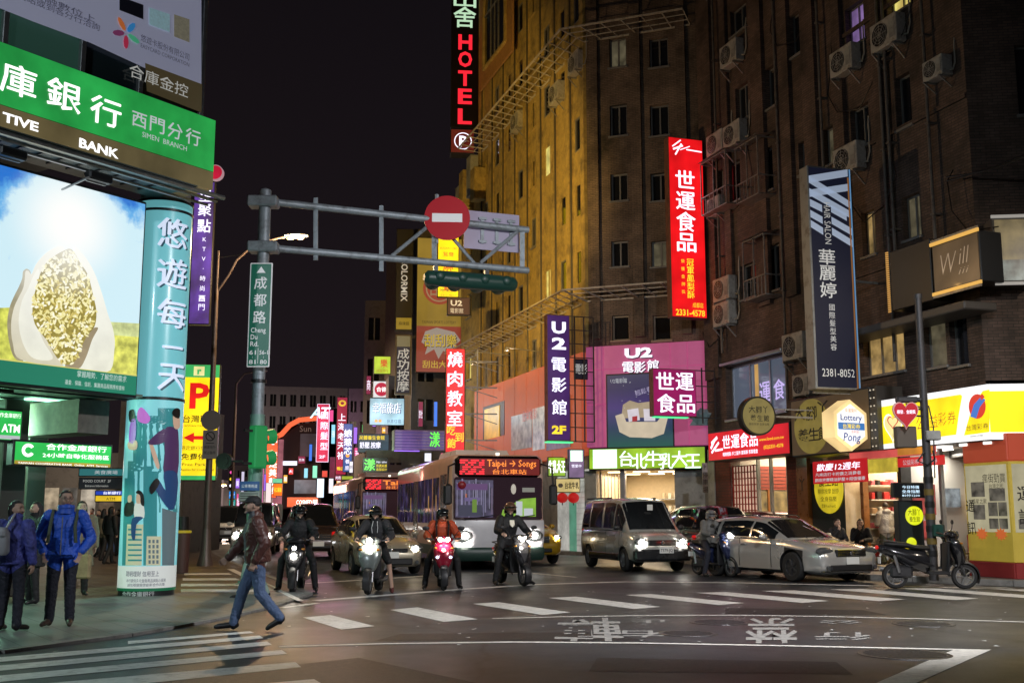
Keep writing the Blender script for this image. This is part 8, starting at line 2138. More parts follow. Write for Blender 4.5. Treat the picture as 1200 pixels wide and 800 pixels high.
 for sx in (-1,1):
  ys=[(.75,1.75,.5,2.6),(3.2,4.5,1.25,2.55),(4.6,5.9,1.25,2.55),(6.9,8.1,1.25,2.55),(8.2,9.4,1.25,2.55),(9.5,10.6,1.25,2.55),(1.95,2.95,1.25,2.55)]
  for i,(a,b,c_,d_) in enumerate(ys):
   mb=MB();x0,x1=sorted((sx*(W_-.02),sx*(W_+.008)));mb.box(x0,a,c_,x1,b,d_)
   o=mb.build('door' if i==0 else 'side_window',M_bglass_refl if i else mat('bus_door',(.10,.10,.10),.2,coat=.3),t)
   mb=MB()
   for (y0,y1) in (((a+b)/2-.02,(a+b)/2+.02),):mb.box(min(x0,x1)-.006*(sx<0),y0,c_,max(x0,x1)+.006*(sx>0),y1,d_)
   mb.build('window_bar',M_alu,o)
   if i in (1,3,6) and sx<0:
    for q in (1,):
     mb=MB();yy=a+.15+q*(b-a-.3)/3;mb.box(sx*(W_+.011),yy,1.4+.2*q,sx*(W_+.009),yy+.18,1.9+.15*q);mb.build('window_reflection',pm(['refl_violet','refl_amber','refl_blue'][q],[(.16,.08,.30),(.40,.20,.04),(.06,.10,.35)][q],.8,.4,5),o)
  mb=MB();x0,x1=sorted((sx*(W_-.02),sx*(W_+.006)));mb.box(x0,6.0,.5,x1,6.85,2.55);mb.build('rear_door',mat('bus_door'),t)
  mb=MB();mb.box(x0,.4,.34,x1,1.8,.5);mb.box(x0,2.95,.34,x1,7.55,.62);mb.build('skirt',M_bgreen,t)
 return t
b1_=bus('city_bus','large city bus with red and orange dot display at the stop line lanes',(-.36,30.8),math.radians(13.6),'505','Taipei → Songs');b1_.scale=(1.07,1,1.01)
q=P(423,560,47);w2_=1.24
bus('city_bus','second city bus with a red display waiting behind the first bus',(q.x+1.24*math.cos(math.radians(15)),47.3),math.radians(15),'5','Taipei',full=False)
#   scooters
def tyre(parent,y,r,w,name='wheel',rimm=None):
 n=26;prof=[(r*.70,.5),(r*.9,.5),(r,.0),(r*.9,-.5),(r*.70,-.5)]
 mb=MB();vs=[];m_=len(prof)
 for k in range(n):
  a=2*PI*k/n;vs+=[(q*w,math.cos(a)*rr,math.sin(a)*rr) for rr,q in prof]
 mb.add(vs,[(i*m_+j,i*m_+(j+1)%m_,((i+1)%n)*m_+(j+1)%m_,((i+1)%n)*m_+j) for i in range(n) for j in range(m_)],True)
 o=mb.build(name,M_tyre,parent,loc=(0,y,r))
 mb=MB();mb.cyl((-.05,0,0),r*.16,.1,12,'x')
 for k in range(5):a=2*PI*k/5;mb.bar((0,0,0),(0,math.cos(a)*r*.68,math.sin(a)*r*.68),.035,.02)
 for k in range(20):a,b=2*PI*k/20,2*PI*(k+1)/20;mb.bar((0,math.cos(a)*r*.68,math.sin(a)*r*.68),(0,math.cos(b)*r*.68,math.sin(b)*r*.68),w*.8,.02)
 mb.build('rim',rimm or M_rim,o);return o
def scooter(name,label,pos,rz,pt,style=0,lit=True,steer=0.0,beam=None,group='scooters at the junction',z=0.002,acc=None):
 t=thing(name,label,'scooter',(pos[0],pos[1],z),rz,group)
 beam=beam or G_head;acc=acc or M_trim
 tyre(t,-.62,.235,.10,'front_wheel');tyre(t,.60,.235,.12,'rear_wheel')
 mb=MB()
 rg=[]
 for a in np.linspace(-.5,2.3,9):rg.append([(x,-.62-math.cos(a)*rr,.235+math.sin(a)*rr) for x,rr in ((-.075,.24),(-.06,.268),(0,.28),(.06,.268),(.075,.24))])
 mb.loft(rg,False,False);mb.build('mudguard',acc,t)
 mb=MB()
 for sx in (-1,1):mb.tube([(sx*.075,-.62,.235),(sx*.07,-.50,.60)],.022,8)
 mb.tube([(0,-.52,.55),(0,-.34,1.02)],.03,8);mb.build('fork',M_rimd,t)
 def el(cx,cy,cz,rx,ry,n=16,p=2.4,tilt=0):
  out=[]
  for k in range(n):
   a=2*PI*k/n;c_,s_=math.cos(a),math.sin(a)
   out.append((cx+rx*math.copysign(abs(c_)**(2/p),c_),cy+ry*math.copysign(abs(s_)**(2/p),s_),cz))
  return out
 wd=1.1 if style==1 else 1.0
 mb=MB();mb.loft([el(0,-.52,.38,.06,.05),el(0,-.55,.50,.13*wd,.09),el(0,-.53,.64,.19*wd,.12),el(0,-.49,.78,.215*wd,.12),el(0,-.44,.90,.19*wd,.10),el(0,-.40,.96,.12,.07)])
 mb.build('front_apron',pt,t,ang=math.radians(60))
 mb=MB();mb.loft([el(0,-.30,.32,.17,.04),el(0,-.32,.55,.20,.04),el(0,-.33,.85,.19,.04)]);mb.build('leg_shield',M_trim,t)
 if style==2:
  mb=MB();mb.poly([(0,-.665,.50),(.09,-.645,.70),(.10,-.60,.82),(0,-.63,.74),(-.10,-.60,.82),(-.09,-.645,.70)]);mb.build('nose_panel',M_rimd,t)
 mb=MB();mb.ell((0,-.42,1.00),.20,.12,.085,16,10);mb.build('handlebar_cover',pt,t)
 if style==0:
  lamps=[((0,-.575,.86),.05,.7),((0,-.625,.70),.075,1)]
 elif style==1:lamps=[((0.0,-.53,1.01),.075,1)]
 elif style==3:lamps=[((-.075,-.535,1.01),.055,1),((.075,-.535,1.01),.055,1)]
 else:lamps=[((-.06,-.52,1.02),.04,.6),((.0,-.535,.98),.055,1),((.07,-.52,1.02),.035,.6)]
 for c_,r_,s_ in lamps:
  mb=MB();mb.ell(c_,r_*1.25,r_*.6,r_*1.15,14,8);h_=mb.build('headlight',M_lens,t)
  if lit:mb=MB();mb.ell((c_[0],c_[1]-r_*.35,c_[2]),r_*.8,r_*.5,r_*.75,12,8);mb.build('bulb',beam,h_)
 if style==3:
  for sx in (-1,1):mb=MB();mb.ell((sx*.13,-.62,.66),.035,.03,.028,10,6);mb.build('position_light',glow('pos_blue',(.55,.7,1.0),4),t)
 for sx in (-1,1):mb=MB();mb.ell((sx*.17,-.555,.84),.04,.03,.022,10,6);mb.build('indicator',M_amb,t)
 if lit:lamp('headlight_beam',(0,-.72,.95 if style else .72),55,(1,.92,.78),.05,t,spot=math.radians(95),rot=(math.radians(78),0,0))
 mb=MB();mb.tube([(-.34,-.28,1.02),(-.18,-.36,1.0),(.18,-.36,1.0),(.34,-.28,1.02)],.014,8);mb.build('handlebar',M_rimd,t)
 for sx in (-1,1):
  mb=MB();mb.tube([(sx*.24,-.335,1.01),(sx*.355,-.275,1.022)],.021,8);mb.tube([(sx*.2,-.40,1.0),(sx*.33,-.36,1.01)],.007,5);mb.build('grip',M_trim,t)
  mb=MB();mb.tube([(sx*.2,-.36,1.02),(sx*.26,-.38,1.12),(sx*.33,-.37,1.20)],.008,6);mb.ell((sx*.36,-.36,1.23),.075,.02,.045,14,8);mb.build('mirror',M_trim,t)
 mb=MB();mb.cbox(-.17,-.34,.27,.17,.05,.33,.02);mb.build('floorboard',M_trim,t)
 def bx_(y,w_,z0,z1):return [(w_*math.copysign(abs(math.cos(a))**.8,math.cos(a)),y,(z0+z1)/2+(z1-z0)/2*math.sin(a)) for a in (2*PI*k/14 for k in range(14))]
 mb=MB();mb.loft([bx_(.0,.12,.30,.66),bx_(.10,.17,.30,.72),bx_(.35,.19,.38,.74),bx_(.60,.17,.52,.78),bx_(.82,.11,.64,.82),bx_(.90,.05,.70,.80)]);mb.build('rear_body',pt,t,ang=math.radians(60))
 mb=MB();mb.loft([bx_(-.03,.08,.70,.77),bx_(.03,.13,.70,.80),bx_(.25,.16,.72,.81),bx_(.40,.15,.75,.86),bx_(.68,.13,.77,.88),bx_(.78,.08,.80,.87)]);mb.build('seat',mat('seat_vinyl',(.02,.02,.02),.5),t)
 mb=MB();mb.cbox(-.12,.30,.20,.0,.70,.42,.04);mb.build('engine',M_rimd,t)
 mb=MB();mb.tube([(.10,.20,.22),(.17,.40,.24),(.19,.55,.30),(.19,.82,.36)],[.02,.03,.055,.05],10);mb.build('exhaust',M_rim,t)
 mb=MB();mb.tube([(-.14,.55,.30),(-.13,.62,.62)],.03,8);mb.build('shock',M_rim,t)
 mb=MB();mb.ell((0,.90,.76),.09,.03,.04,12,6);mb.build('tail_light',M_tail,t)
 mb=MB();mb.cbox(-.10,.86,.46,.10,.875,.58,.005);mb.bar((0,.85,.6),(0,.8,.7),.03);mb.build('number_plate',M_plate,t)
 mb=MB();mb.tube([(-.1,.55,.86),(-.13,.80,.90),(0,.88,.91),(.13,.80,.90),(.1,.55,.86)],.012,6);mb.build('grab_rail',M_rimd,t)
 return t
M_sblk=paint('scooter_black',(.02,.02,.023),.2,.2);M_ssil=paint('scooter_silver',(.22,.25,.24),.4,.3);M_sred=paint('scooter_red',(.28,.008,.03),.2,.25);M_sblu=paint('scooter_navy',(.02,.03,.09),.3,.25)
def gsc(px,py,rz):
 g0=G(px,py);return (g0.x-math.sin(rz)*.62,g0.y+math.cos(rz)*.62)
SC={}
for k,(px,py,rz,pt,st,lb,bm_) in {
's1':(343,695,.06,M_sblk,0,'black scooter with two stacked round lamps under rider in black',G_head),
's2':(431,697,-.05,M_ssil,1,'silver grey scooter with one bright lamp under bare-legged rider',G_headw),
's3':(520,692,.12,M_sred,3,'red scooter with twin lamps under the rider in orange',G_head),
's4':(614,687,.42,M_sblk,2,'black sharp-nosed scooter in front of the bus',G_headw),
's5':(858,676,.55,M_sblu,1,'dark navy scooter between minivan and silver estate car',G_head)}.items():
 SC[k]=(gsc(px,py,rz),rz,scooter('scooter',lb,gsc(px,py,rz),rz,pt,st,beam=bm_))
g0=G(1131,690);a_=math.radians(84)
ps=scooter('scooter','large black scooter parked side-on at the right kerb',(g0.x-math.sin(a_)*.62*1.13,g0.y+math.cos(a_)*.62*1.13),a_,M_sblk,2,lit=False,group=None);ps.scale=(1.15,1.13,1.10)
mb=MB();mb.bar((-.193,-.05,.42),(-.205,.45,.58),.02,.03);mb.bar((-.205,.45,.58),(-.14,.80,.74),.02,.03);mb.build('side_trim',M_chrome,ps)
g1=G(1098,682);a2=math.radians(70)
ps2=scooter('scooter','second dark scooter half hidden behind the large parked scooter',(g1.x,g1.y+.5),a2,M_sblk,1,lit=False,group=None)
#   traffic further back, added fill lights in the arcade
src=[o for o in C.objects if o.name=='minibus'][0]
for i,(x,y,lb) in enumerate(((-15.5,62,'far pale van with lit headlights left in the distant traffic'),(-18.0,80,'farther van showing headlights beneath the parking sign'),(-17.0,100,'farthest van visible in the left lane'),(-22.5,72,'van at left edge of the distant traffic by the pillar'))):
 c_=copy_tree(src);c_.location=(x,y,.002);c_['label']=lb
 for ch in list(c_.children):
  if ch.type=='LIGHT':bpy.data.objects.remove(ch)
lamp('arcade_fill_light',(-1.6,2.6,cz_a-.6),330,(.45,1.0,.65),.3,arc)  # unseen green point lights added to tint the arcade ceiling
lamp('arcade_fill_light',(-3.8,2.4,cz_a-.6),330,(.45,1.0,.65),.3,arc)
sr=[o for o in C.objects if o.get('label','').startswith('dim shop row')][0]
for i in range(5):
 mb=MB();mb.box(.3+i*.75,-.02,.3,.9+i*.75,-.005,2.6);mb.build('shop_window',pm('lit_shop_%d'%i,[(.38,.30,.20),(.10,.09,.08),(.42,.36,.28),(.16,.10,.06),(.34,.30,.26)][i],.75,.7,2.5),sr)
lamp('shop_row_fill_light',(2.0,-2.2,3.2),60,(1,.85,.65),.2,sr)  # unseen point light added to brighten the shop row
lamp('crowd_fill_light',(1.2,-5.5,3.3),150,(1,.86,.7),.25,sr)  # unseen point light added to lift the crowd out of the dark
lt_m=MB();rn=random.Random(11)
for k in range(90):
 x,y=rn.uniform(-4,10),rn.uniform(13,24);a=rn.uniform(0,PI);w_,h_=rn.uniform(.01,.035),rn.uniform(.01,.03)
 c_,s_=math.cos(a),math.sin(a)
 lt_m.poly([(x+c_*u-s_*v,y+s_*u+c_*v,.006+.004*((i_+k)%2)) for i_,(u,v) in enumerate(((-w_,-h_),(w_,-h_),(w_,h_),(-w_,h_)))])
lt_m.build('litter_specks',M_white,kind='stuff',label='tiny scraps of litter scattered over the dark asphalt of the junction',cat='litter')
#   people and their riders
def V(*a):return Vector(a)
SKIN=mat('skin',(.50,.32,.24),.55,var=.05);HAIRM=mat('black_hair',(.012,.010,.010),.45,bump=.5,bscale=90)
def remesh(mb,voxel,smooth=3):
 me=mb.mesh('tmp',[]);o=bpy.data.objects.new('tmp',me);C.objects.link(o)
 md=o.modifiers.new('r','REMESH');md.mode='VOXEL';md.voxel_size=voxel
 s_=o.modifiers.new('s','SMOOTH');s_.factor=.5;s_.iterations=smooth
 bpy.context.view_layer.update();dg=bpy.context.evaluated_depsgraph_get()
 nm=bpy.data.meshes.new_from_object(o.evaluated_get(dg));bpy.data.objects.remove(o);bpy.data.meshes.remove(me)
 return nm
def capsule(mb,a,b,ra,rb,n=12):
 a,b=Vector(a),Vector(b);d=b-a;L_=d.length
 if L_<1e-5:d=V(0,0,1);L_=1e-5
 d=d.normalized();up=V(0,0,1) if abs(d.z)<.9 else V(0,1,0);x=d.cross(up).normalized();y=x.cross(d);rg=[]
 for th in (-80,-50,-20):q=math.radians(th);rg.append((a+d*ra*math.sin(q),ra*math.cos(q)))
 rg.append((a,ra));rg.append((b,rb))
 for th in (20,50,80):q=math.radians(th);rg.append((b+d*rb*math.sin(q),rb*math.cos(q)))
 mb.loft([[c_+(x*math.cos(t)+y*math.sin(t))*r_ for t in (2*PI*k/n for k in range(n))] for c_,r_ in rg])
def person(label,J,pos,rz,voxel=.012,top=None,bottom=None,shoe=None,skin=None,scale=1.0,group=None,bulk=.03,long_coat=0.0,coat_tag='top',hair='short',hairm=None,
helmet=None,cap=None,legs_skin=False,sleeve='top',z=0.0,female=False,head_yaw=0.0,glasses=False,visor=False,hood=False,front=None,fingers=True,lapel=None):
 t=thing('person',label,'person',(pos[0],pos[1],z),rz,group);t.scale=(scale,)*3
 skin=skin or SKIN;top=top or M_trim;bottom=bottom or M_trim;shoe=shoe or M_black
 mats=[skin,top,bottom,shoe];mb=MB();segs=[]
 def cap_(a,b,ra,rb,tag_):capsule(mb,a,b,ra,rb);segs.append((Vector(a),Vector(b),ra,rb,tag_))
 pel,chest,neck,head=J['pel'],J['chest'],J['neck'],J['head']
 sh=[J['shL'],J['shR']]
 side=(J['shL']-J['shR']).normalized();spine=(neck-pel).normalized();fw=side.cross(spine).normalized()
 if fw.y>0:fw=-fw
 hs=(J['hipL']-J['hipR']).normalized()
 def ering(c_,rx,ry,s_):f_=spine.cross(s_).normalized();return [c_+s_*rx*math.cos(a)+f_*ry*math.sin(a) for a in (2*PI*k/16 for k in range(16))]
 k_=.92 if female else 1.0;bl=bulk
 mid=pel.lerp(chest,.5)
 rg=[ering(pel-spine*(.07+long_coat*.15),(.155+bl)*k_+long_coat*.06,.115+bl+long_coat*.04,hs),ering(pel+spine*.02,(.165+bl)*k_,.12+bl,hs),ering(mid,(.145+bl)*k_,.105+bl,(hs+side).normalized()),ering(chest,(.175+bl*.8)*k_,.12+bl*.8,side),
ering(chest.lerp(neck,.55),(.165+bl*.5)*k_,.10+bl*.5,side),ering(chest.lerp(neck,.85),.10+bl*.3,.075+bl*.2,side),ering(neck,.062,.062,side)]
 mb.loft(rg);segs.append((pel-spine*(.0+long_coat*.15),mid,.16+bl,.15+bl,1));segs.append((mid,chest.lerp(neck,.6),.15+bl,.17+bl*.5,1))
 cap_(neck-spine*.05,head-spine*.06,.056,.052,0)
 cap_(neck-spine*.07,neck-spine*.01,.085,.072+bl*.5,1)
 hy=Matrix.Rotation(head_yaw,3,'Z');
 def hp_(x,y,z_):return head+hy@Vector((x,y,z_))
 hb=MB();hb.ell((0,0,0),.076,.095,.112,16,12)
 for i,v in enumerate(hb.v):
  x,y,z_=v
  if z_<-.02:f_=1-.28*min(1,(-z_-.02)/.09);x*=f_;y=y*(1-.05*min(1,-z_/.1))-.008*min(1,-z_/.1)
  hb.v[i]=tuple(hp_(x,y,z_))
 mb.v_off=len(mb.v);o_=len(mb.v);mb.v+=hb.v;mb.f+=[tuple(q+o_ for q in f) for f in hb.f];mb.m+=hb.m;mb.sm+=hb.sm
 segs.append((hp_(0,0,-.03),hp_(0,0,.04),.09,.09,0))
 cap_(hp_(0,-.088,.012),hp_(0,-.112,-.022),.010,.014,0)
 cap_(hp_(0,-.078,-.085),hp_(0,-.086,-.088),.024,.02,0)
 for sx in (-1,1):
  cap_(hp_(sx*.076,.008,.012),hp_(sx*.078,.005,-.022),.014,.012,0)
  cap_(hp_(sx*.02,-.086,.034),hp_(sx*.045,-.078,.032),.010,.009,0)
  cap_(hp_(sx*.04,-.068,-.02),hp_(sx*.04,-.066,-.03),.022,.02,0)
 for s_ in 'LR':
  S_,E_,W_=J['sh'+s_],J['el'+s_],J['ha'+s_]
  ar=.052+bl*.55;cap_(S_,E_,ar+.012,ar-.004,1 if sleeve!='skin' else 0)
  cap_(E_,E_.lerp(W_,.9),ar-.004,.036+bl*.4,1 if sleeve!='skin' else 0)
  d=(W_-E_).normalized();hd_=J.get('hd'+s_,d);hd_=hd_.normalized();pn=J.get('pn'+s_,V(0,-1,0));sd=hd_.cross(pn).normalized();pn=sd.cross(hd_).normalized()
  cap_(W_-d*.03,W_+hd_*.02,.030,.030,0)
  for q in (-.022,0,.022):cap_(W_+hd_*.02+sd*q,W_+hd_*.085+sd*q*1.1,.017,.015,0)
  if fingers:
   for q,ln in ((-.033,.058),(-.011,.070),(.011,.066),(.032,.050)):
    b0=W_+hd_*.088+sd*q;cu=J.get('curl',.6)
    b1=b0+(hd_*math.cos(cu)+pn*math.sin(cu))*ln*.5;b2=b1+(hd_*math.cos(cu*2)+pn*math.sin(cu*2))*ln*.5
    cap_(b0,b1,.0095,.009,0);cap_(b1,b2,.009,.0078,0)
   th=1 if s_=='L' else -1
   b0=W_+hd_*.03+sd*.032*th;b1=b0+(hd_*.6+sd*.6*th+pn*.4).normalized()*.038;cap_(b0,b1,.013,.011,0);cap_(b1,b1+(hd_*.9+pn*.5).normalized()*.03,.011,.009,0)
  H_,K_,A_,T_=J['hip'+s_],J['kn'+s_],J['an'+s_],J['to'+s_]
  lt_=0 if legs_skin else 2
  cap_(H_,K_,.088+bl*.3,.060+bl*.2,2);cap_(K_,A_,.058+(0 if legs_skin else bl*.3),.040+(0 if legs_skin else .018),lt_)
  fd=(T_-A_);cap_(A_-V(0,0,.03)-fd.normalized()*.03,T_-fd*.15,.042,.036,3);cap_(A_-fd.normalized()*.035-V(0,0,.035),T_,.038,.030,3);cap_(A_-V(0,0,.0),A_-V(0,0,.04),.046,.045,3)
 if long_coat>0:
  kz=J['knL'].lerp(J['knR'],.5);bt=pel.lerp(kz,min(1.0,long_coat));f_=V(0,-1,0)
  mb.loft([[c_+V(rx*math.cos(a),ry*math.sin(a),0) for a in (2*PI*k/16 for k in range(16))] for c_,rx,ry in ((bt,.20+bl,.15+bl),(pel,.17+bl,.125+bl),(pel+spine*.1,.15+bl,.11+bl))])
  segs.append((bt+V(0,0,.02),pel,.19+bl,.18+bl,1))
 if hood:cap_(neck+V(-.05,.07,.0),neck+V(.05,.07,.0),.07,.07,1)
 me=remesh(mb,voxel,3 if voxel<.014 else 2)
 n=len(me.polygons);ce=np.empty(n*3);me.polygons.foreach_get('center',ce);ce=ce.reshape(-1,3)
 best=np.full(n,1e9);tg=np.zeros(n,int)
 for a,b,ra,rb,k2 in segs:
  a_,b_=np.array(a),np.array(b);ab=b_-a_;tt=np.clip(((ce-a_)@ab)/max(1e-9,ab@ab),0,1)
  d=np.linalg.norm(ce-(a_+tt[:,None]*ab),axis=1)-(ra+(rb-ra)*tt)
  if k2==0 and ra<.03 and ra>.02:d=d
  up_=d<best;best[up_]=d[up_];tg[up_]=k2
 if voxel<.0145:
  from mathutils import noise as mn
  vt=np.zeros(len(me.vertices),int)
  for p_ in me.polygons:
   k_=tg[p_.index]
   for q in p_.vertices:vt[q]=max(vt[q],k_) if k_ else vt[q]
  sk={q for p_ in me.polygons if tg[p_.index]==0 for q in p_.vertices};nr=[v.normal.copy() for v in me.vertices]
  for v in me.vertices:
   if v.index in sk or vt[v.index] not in (1,2):continue
   c_=v.co;w_=mn.noise((c_.x*9,c_.y*9,c_.z*5));r_=1-abs(mn.noise((c_.x*13+3*w_,c_.y*13,c_.z*22+4*w_)))*3
   v.co=c_+nr[v.index]*(.005*w_+.0055*max(-.6,r_))
 for m in mats:me.materials.append(m)
 if front is not None:
  me.materials.append(front[0]);fwn=np.array(fw);sdn=np.array(side);cc=np.array(pel)
  rel=ce-cc;lat=np.abs(rel@sdn);fr_=rel@fwn
  sel=(tg==1)&(lat<front[1])&(fr_>.02)&(ce[:,2]>pel.z-.12)&(np.abs(rel@sdn)<.2);tg[sel]=4
 me.polygons.foreach_set('material_index',tg.astype(np.int32));me.polygons.foreach_set('use_smooth',np.ones(n,bool));me.name='body';me.update()
 link('body',me,t)
 if voxel<.017:
  for sx in (-1,1):
   mb=MB();c_=hp_(sx*.031,-.083,.012);mb.ell(tuple(c_),.013,.008,.006,10,6);mb.build('eye',mat('eye_dark',(.03,.02,.02),.2),t)
   mb=MB();mb.bar(hp_(sx*.016,-.098,.036),hp_(sx*.048,-.086,.038),.008,.006);mb.build('eyebrow',HAIRM,t)
  mb=MB();mb.bar(hp_(-.02,-.094,-.05),hp_(.02,-.094,-.05),.006,.009);mb.build('mouth',mat('lips',(.28,.10,.09),.5),t)
 if glasses:
  mb=MB()
  for sx in (-1,1):
   for k in range(12):
    a0,a1=2*PI*k/12,2*PI*(k+1)/12;mb.bar(hp_(sx*.033+.022*math.cos(a0),-.108,.010+.016*math.sin(a0)),hp_(sx*.033+.022*math.cos(a1),-.108,.010+.016*math.sin(a1)),.004)
   mb.bar(hp_(sx*.055,-.106,.012),hp_(sx*.08,.01,.012),.004)
  mb.bar(hp_(-.011,-.11,.012),hp_(.011,-.11,.012),.004);mb.build('glasses',M_rimd,t)
 hm=hairm or HAIRM
 if helmet is not None:
  mb=MB();rg=[]
  for i in range(9):
   ph=math.radians(-22+i*14);rr=math.cos(ph);zz_=math.sin(ph)
   rg.append([hp_(.128*rr*math.cos(a),.148*rr*math.sin(a)+.005,.035+.128*zz_) for a in (2*PI*k/20 for k in range(20))])
  mb.loft(rg);h_=mb.build('helmet',helmet,t)
  mb=MB();mb.loft([[hp_(.130*math.cos(a),.150*math.sin(a)+.005,z_) for a in np.linspace(math.radians(-20),math.radians(200),14)] for z_ in (-.075,.0)],False,False);
  mb.loft([[hp_(.118*math.cos(a),.138*math.sin(a)+.005,z_) for a in np.linspace(math.radians(-20),math.radians(200),14)] for z_ in (-.075,.0)],False,False);mb.build('ear_guard',helmet,h_)
  mb=MB();mb.loft([[hp_(r_*.134*math.cos(a),r_*.156*math.sin(a)-.002,z_) for a in np.linspace(math.radians(205),math.radians(335),12)] for z_,r_ in ((.058,1.0),(.05,1.18),(.056,1.2),(.068,1.0))],False,False);mb.build('peak',M_black,h_)
  if visor:
   mb=MB();mb.loft([[hp_(r_*.134*math.cos(a),r_*.156*math.sin(a)-.002,z_) for a in np.linspace(math.radians(200),math.radians(340),12)] for z_,r_ in ((.05,1.02),(.10,.98),(.13,.85))],False,False);mb.build('visor',M_cglass,h_)
  mb=MB();mb.tube([hp_(-.085,-.01,-.06),hp_(-.05,-.05,-.115),hp_(.05,-.05,-.115),hp_(.085,-.01,-.06)],.008,6);mb.build('chin_strap',M_black,h_)
 elif hair:
  mb=MB();rg=[]
  for i in range(8):
   ph=math.radians(-10+i*14);rr=math.cos(ph);zz_=math.sin(ph);row=[]
   for k in range(20):
    a=2*PI*k/20;s_=math.sin(a);dz_=0
    if ph<.75 and s_<-.25:rr2=rr*.80;dz_=.03
    else:rr2=rr
    jit=1+.03*math.sin(k*5.1+i*2.3)
    row.append(hp_(.086*rr2*jit*math.cos(a),.105*rr2*jit*s_+.010,.018+.110*zz_+(dz_ if i<2 else 0)))
   rg.append(row)
  mb.loft(rg)
  if hair=='long':
   mb.loft([[hp_(.10*w_*math.cos(a),.085*w_*math.sin(a)+.045,z_) for a in np.linspace(math.radians(-30),math.radians(210),12)] for z_,w_ in ((.05,.9),(-.05,1.0),(-.15,1.05),(-.24,.9),(-.28,.6))],True,True)
  if hair=='bob':mb.loft([[hp_(.098*w_*math.cos(a),.085*w_*math.sin(a)+.035,z_) for a in np.linspace(math.radians(-25),math.radians(205),12)] for z_,w_ in ((.05,.92),(-.04,1.0),(-.10,.85))],True,True)
  mb.build('hair',hm,t)
 if cap is not None:
  mb=MB();rg=[]
  for i in range(7):
   ph=math.radians(0+i*15);rg.append([hp_(.092*math.cos(ph)*math.cos(a),.110*math.cos(ph)*math.sin(a)+.006,.045+.085*math.sin(ph)) for a in (2*PI*k/20 for k in range(20))])
  mb.loft(rg);c_=mb.build('cap',cap,t)
  mb=MB();mb.loft([[hp_(.08*r_*math.cos(a),-.075+.11*r_*math.sin(a),z_) for a in np.linspace(PI,2*PI,10)] for r_,z_ in ((.5,.052),(1.0,.040),(1.0,.048),(.5,.062))],False,False);mb.build('brim',cap,c_)
 return t
def rider_pose(s=1,lean=0.0,footL='down',footR='down',look=0):
 J=dict(pel=V(0,.28,.90),chest=V(0,.20+lean,1.20),neck=V(0,.14+lean,1.40),head=V(0,.09+lean,1.52),shL=V(.19,.16+lean,1.33),shR=V(-.19,.16+lean,1.33),elL=V(.33,.02,1.10),elR=V(-.33,.02,1.10),
haL=V(.30,-.22,1.04),haR=V(-.30,-.22,1.04),hdL=V(-.1,-1,-.1),hdR=V(.1,-1,-.1),pnL=V(0,0,-1),pnR=V(0,0,-1),hipL=V(.10,.25,.88),hipR=V(-.10,.25,.88),curl=1.0)
 for s_,sx,f_ in (('L',1,footL),('R',-1,footR)):
  if f_=='down':J['kn'+s_]=V(sx*.30,-.10,.60);J['an'+s_]=V(sx*.36,-.02,.09);J['to'+s_]=V(sx*.40,-.20,.035)
  elif f_=='stand':J['kn'+s_]=V(sx*.28,.05,.50);J['an'+s_]=V(sx*.32,.12,.09);J['to'+s_]=V(sx*.36,-.06,.035)
  else:J['kn'+s_]=V(sx*.17,-.20,.66);J['an'+s_]=V(sx*.12,-.14,.42);J['to'+s_]=V(sx*.13,-.30,.375)
 return J
def stand_pose(w=.0,arms='down',step=0.0):
 J=dict(pel=V(0,0,.95),chest=V(0,0,1.25),neck=V(0,.01,1.47),head=V(0,-.015,1.60),shL=V(.19,.01,1.39),shR=V(-.19,.01,1.39),hipL=V(.095,0,.92),hipR=V(-.095,0,.92),
knL=V(.11,-.03-step*.5,.50),knR=V(-.11,-.01+step*.3,.50),anL=V(.12,.02-step,.09),anR=V(-.13,.03+step,.09),toL=V(.15,-.16-step,.035),toR=V(-.18,-.15+step,.035),curl=.4)
 if arms=='down':J.update(elL=V(.26,.03,1.12),elR=V(-.26,.03,1.12),haL=V(.27,-.03,.88),haR=V(-.27,-.03,.88),hdL=V(0,0,-1),hdR=V(0,0,-1),pnL=V(-1,0,0),pnR=V(1,0,0))
 elif arms=='pocket':J.update(elL=V(.32,.06,1.10),elR=V(-.32,.06,1.10),haL=V(.22,-.10,.93),haR=V(-.22,-.10,.93),hdL=V(-.3,-.2,-1),hdR=V(.3,-.2,-1))
 elif arms=='phone':J.update(elL=V(.26,-.02,1.12),elR=V(-.26,-.02,1.12),haL=V(.08,-.24,1.22),haR=V(-.08,-.24,1.22),hdL=V(-.3,-.2,1),hdR=V(.3,-.2,1),pnL=V(0,1,0),pnR=V(0,1,0))
 return J
cl=lambda k,c_,r_=.75,**q:mat(k,c_,r_,var=.15,vscale=6,bump=.5,bscale=30,**q)
C_blue=cl('blue_anorak',(.02,.10,.60),.5);C_navy=cl('navy_cloth',(.02,.022,.035));C_black=cl('black_cloth',(.016,.016,.018),.7);C_jean=cl('jeans_blue',(.09,.14,.26));C_leather=mat('oxblood_leather',(.085,.030,.024),.45,var=.06,vscale=4)
C_plaid=cl('plaid_shirt',(.10,.11,.12));C_khaki=cl('khaki_coat',(.22,.17,.11));C_purple=mat('patterned_anorak',(.06,.07,.30),.6,var=.75,vscale=9,bump=.5,bscale=30);C_grey=cl('grey_hoodie',(.36,.35,.33));C_olive=cl('olive_trousers',(.07,.09,.06))
C_orange=cl('orange_jacket',(.50,.07,.02),.6);C_mint=cl('mint_trousers',(.28,.38,.33));C_greyj=cl('grey_anorak',(.17,.17,.165),.6);C_red=cl('red_jacket',(.35,.03,.03))
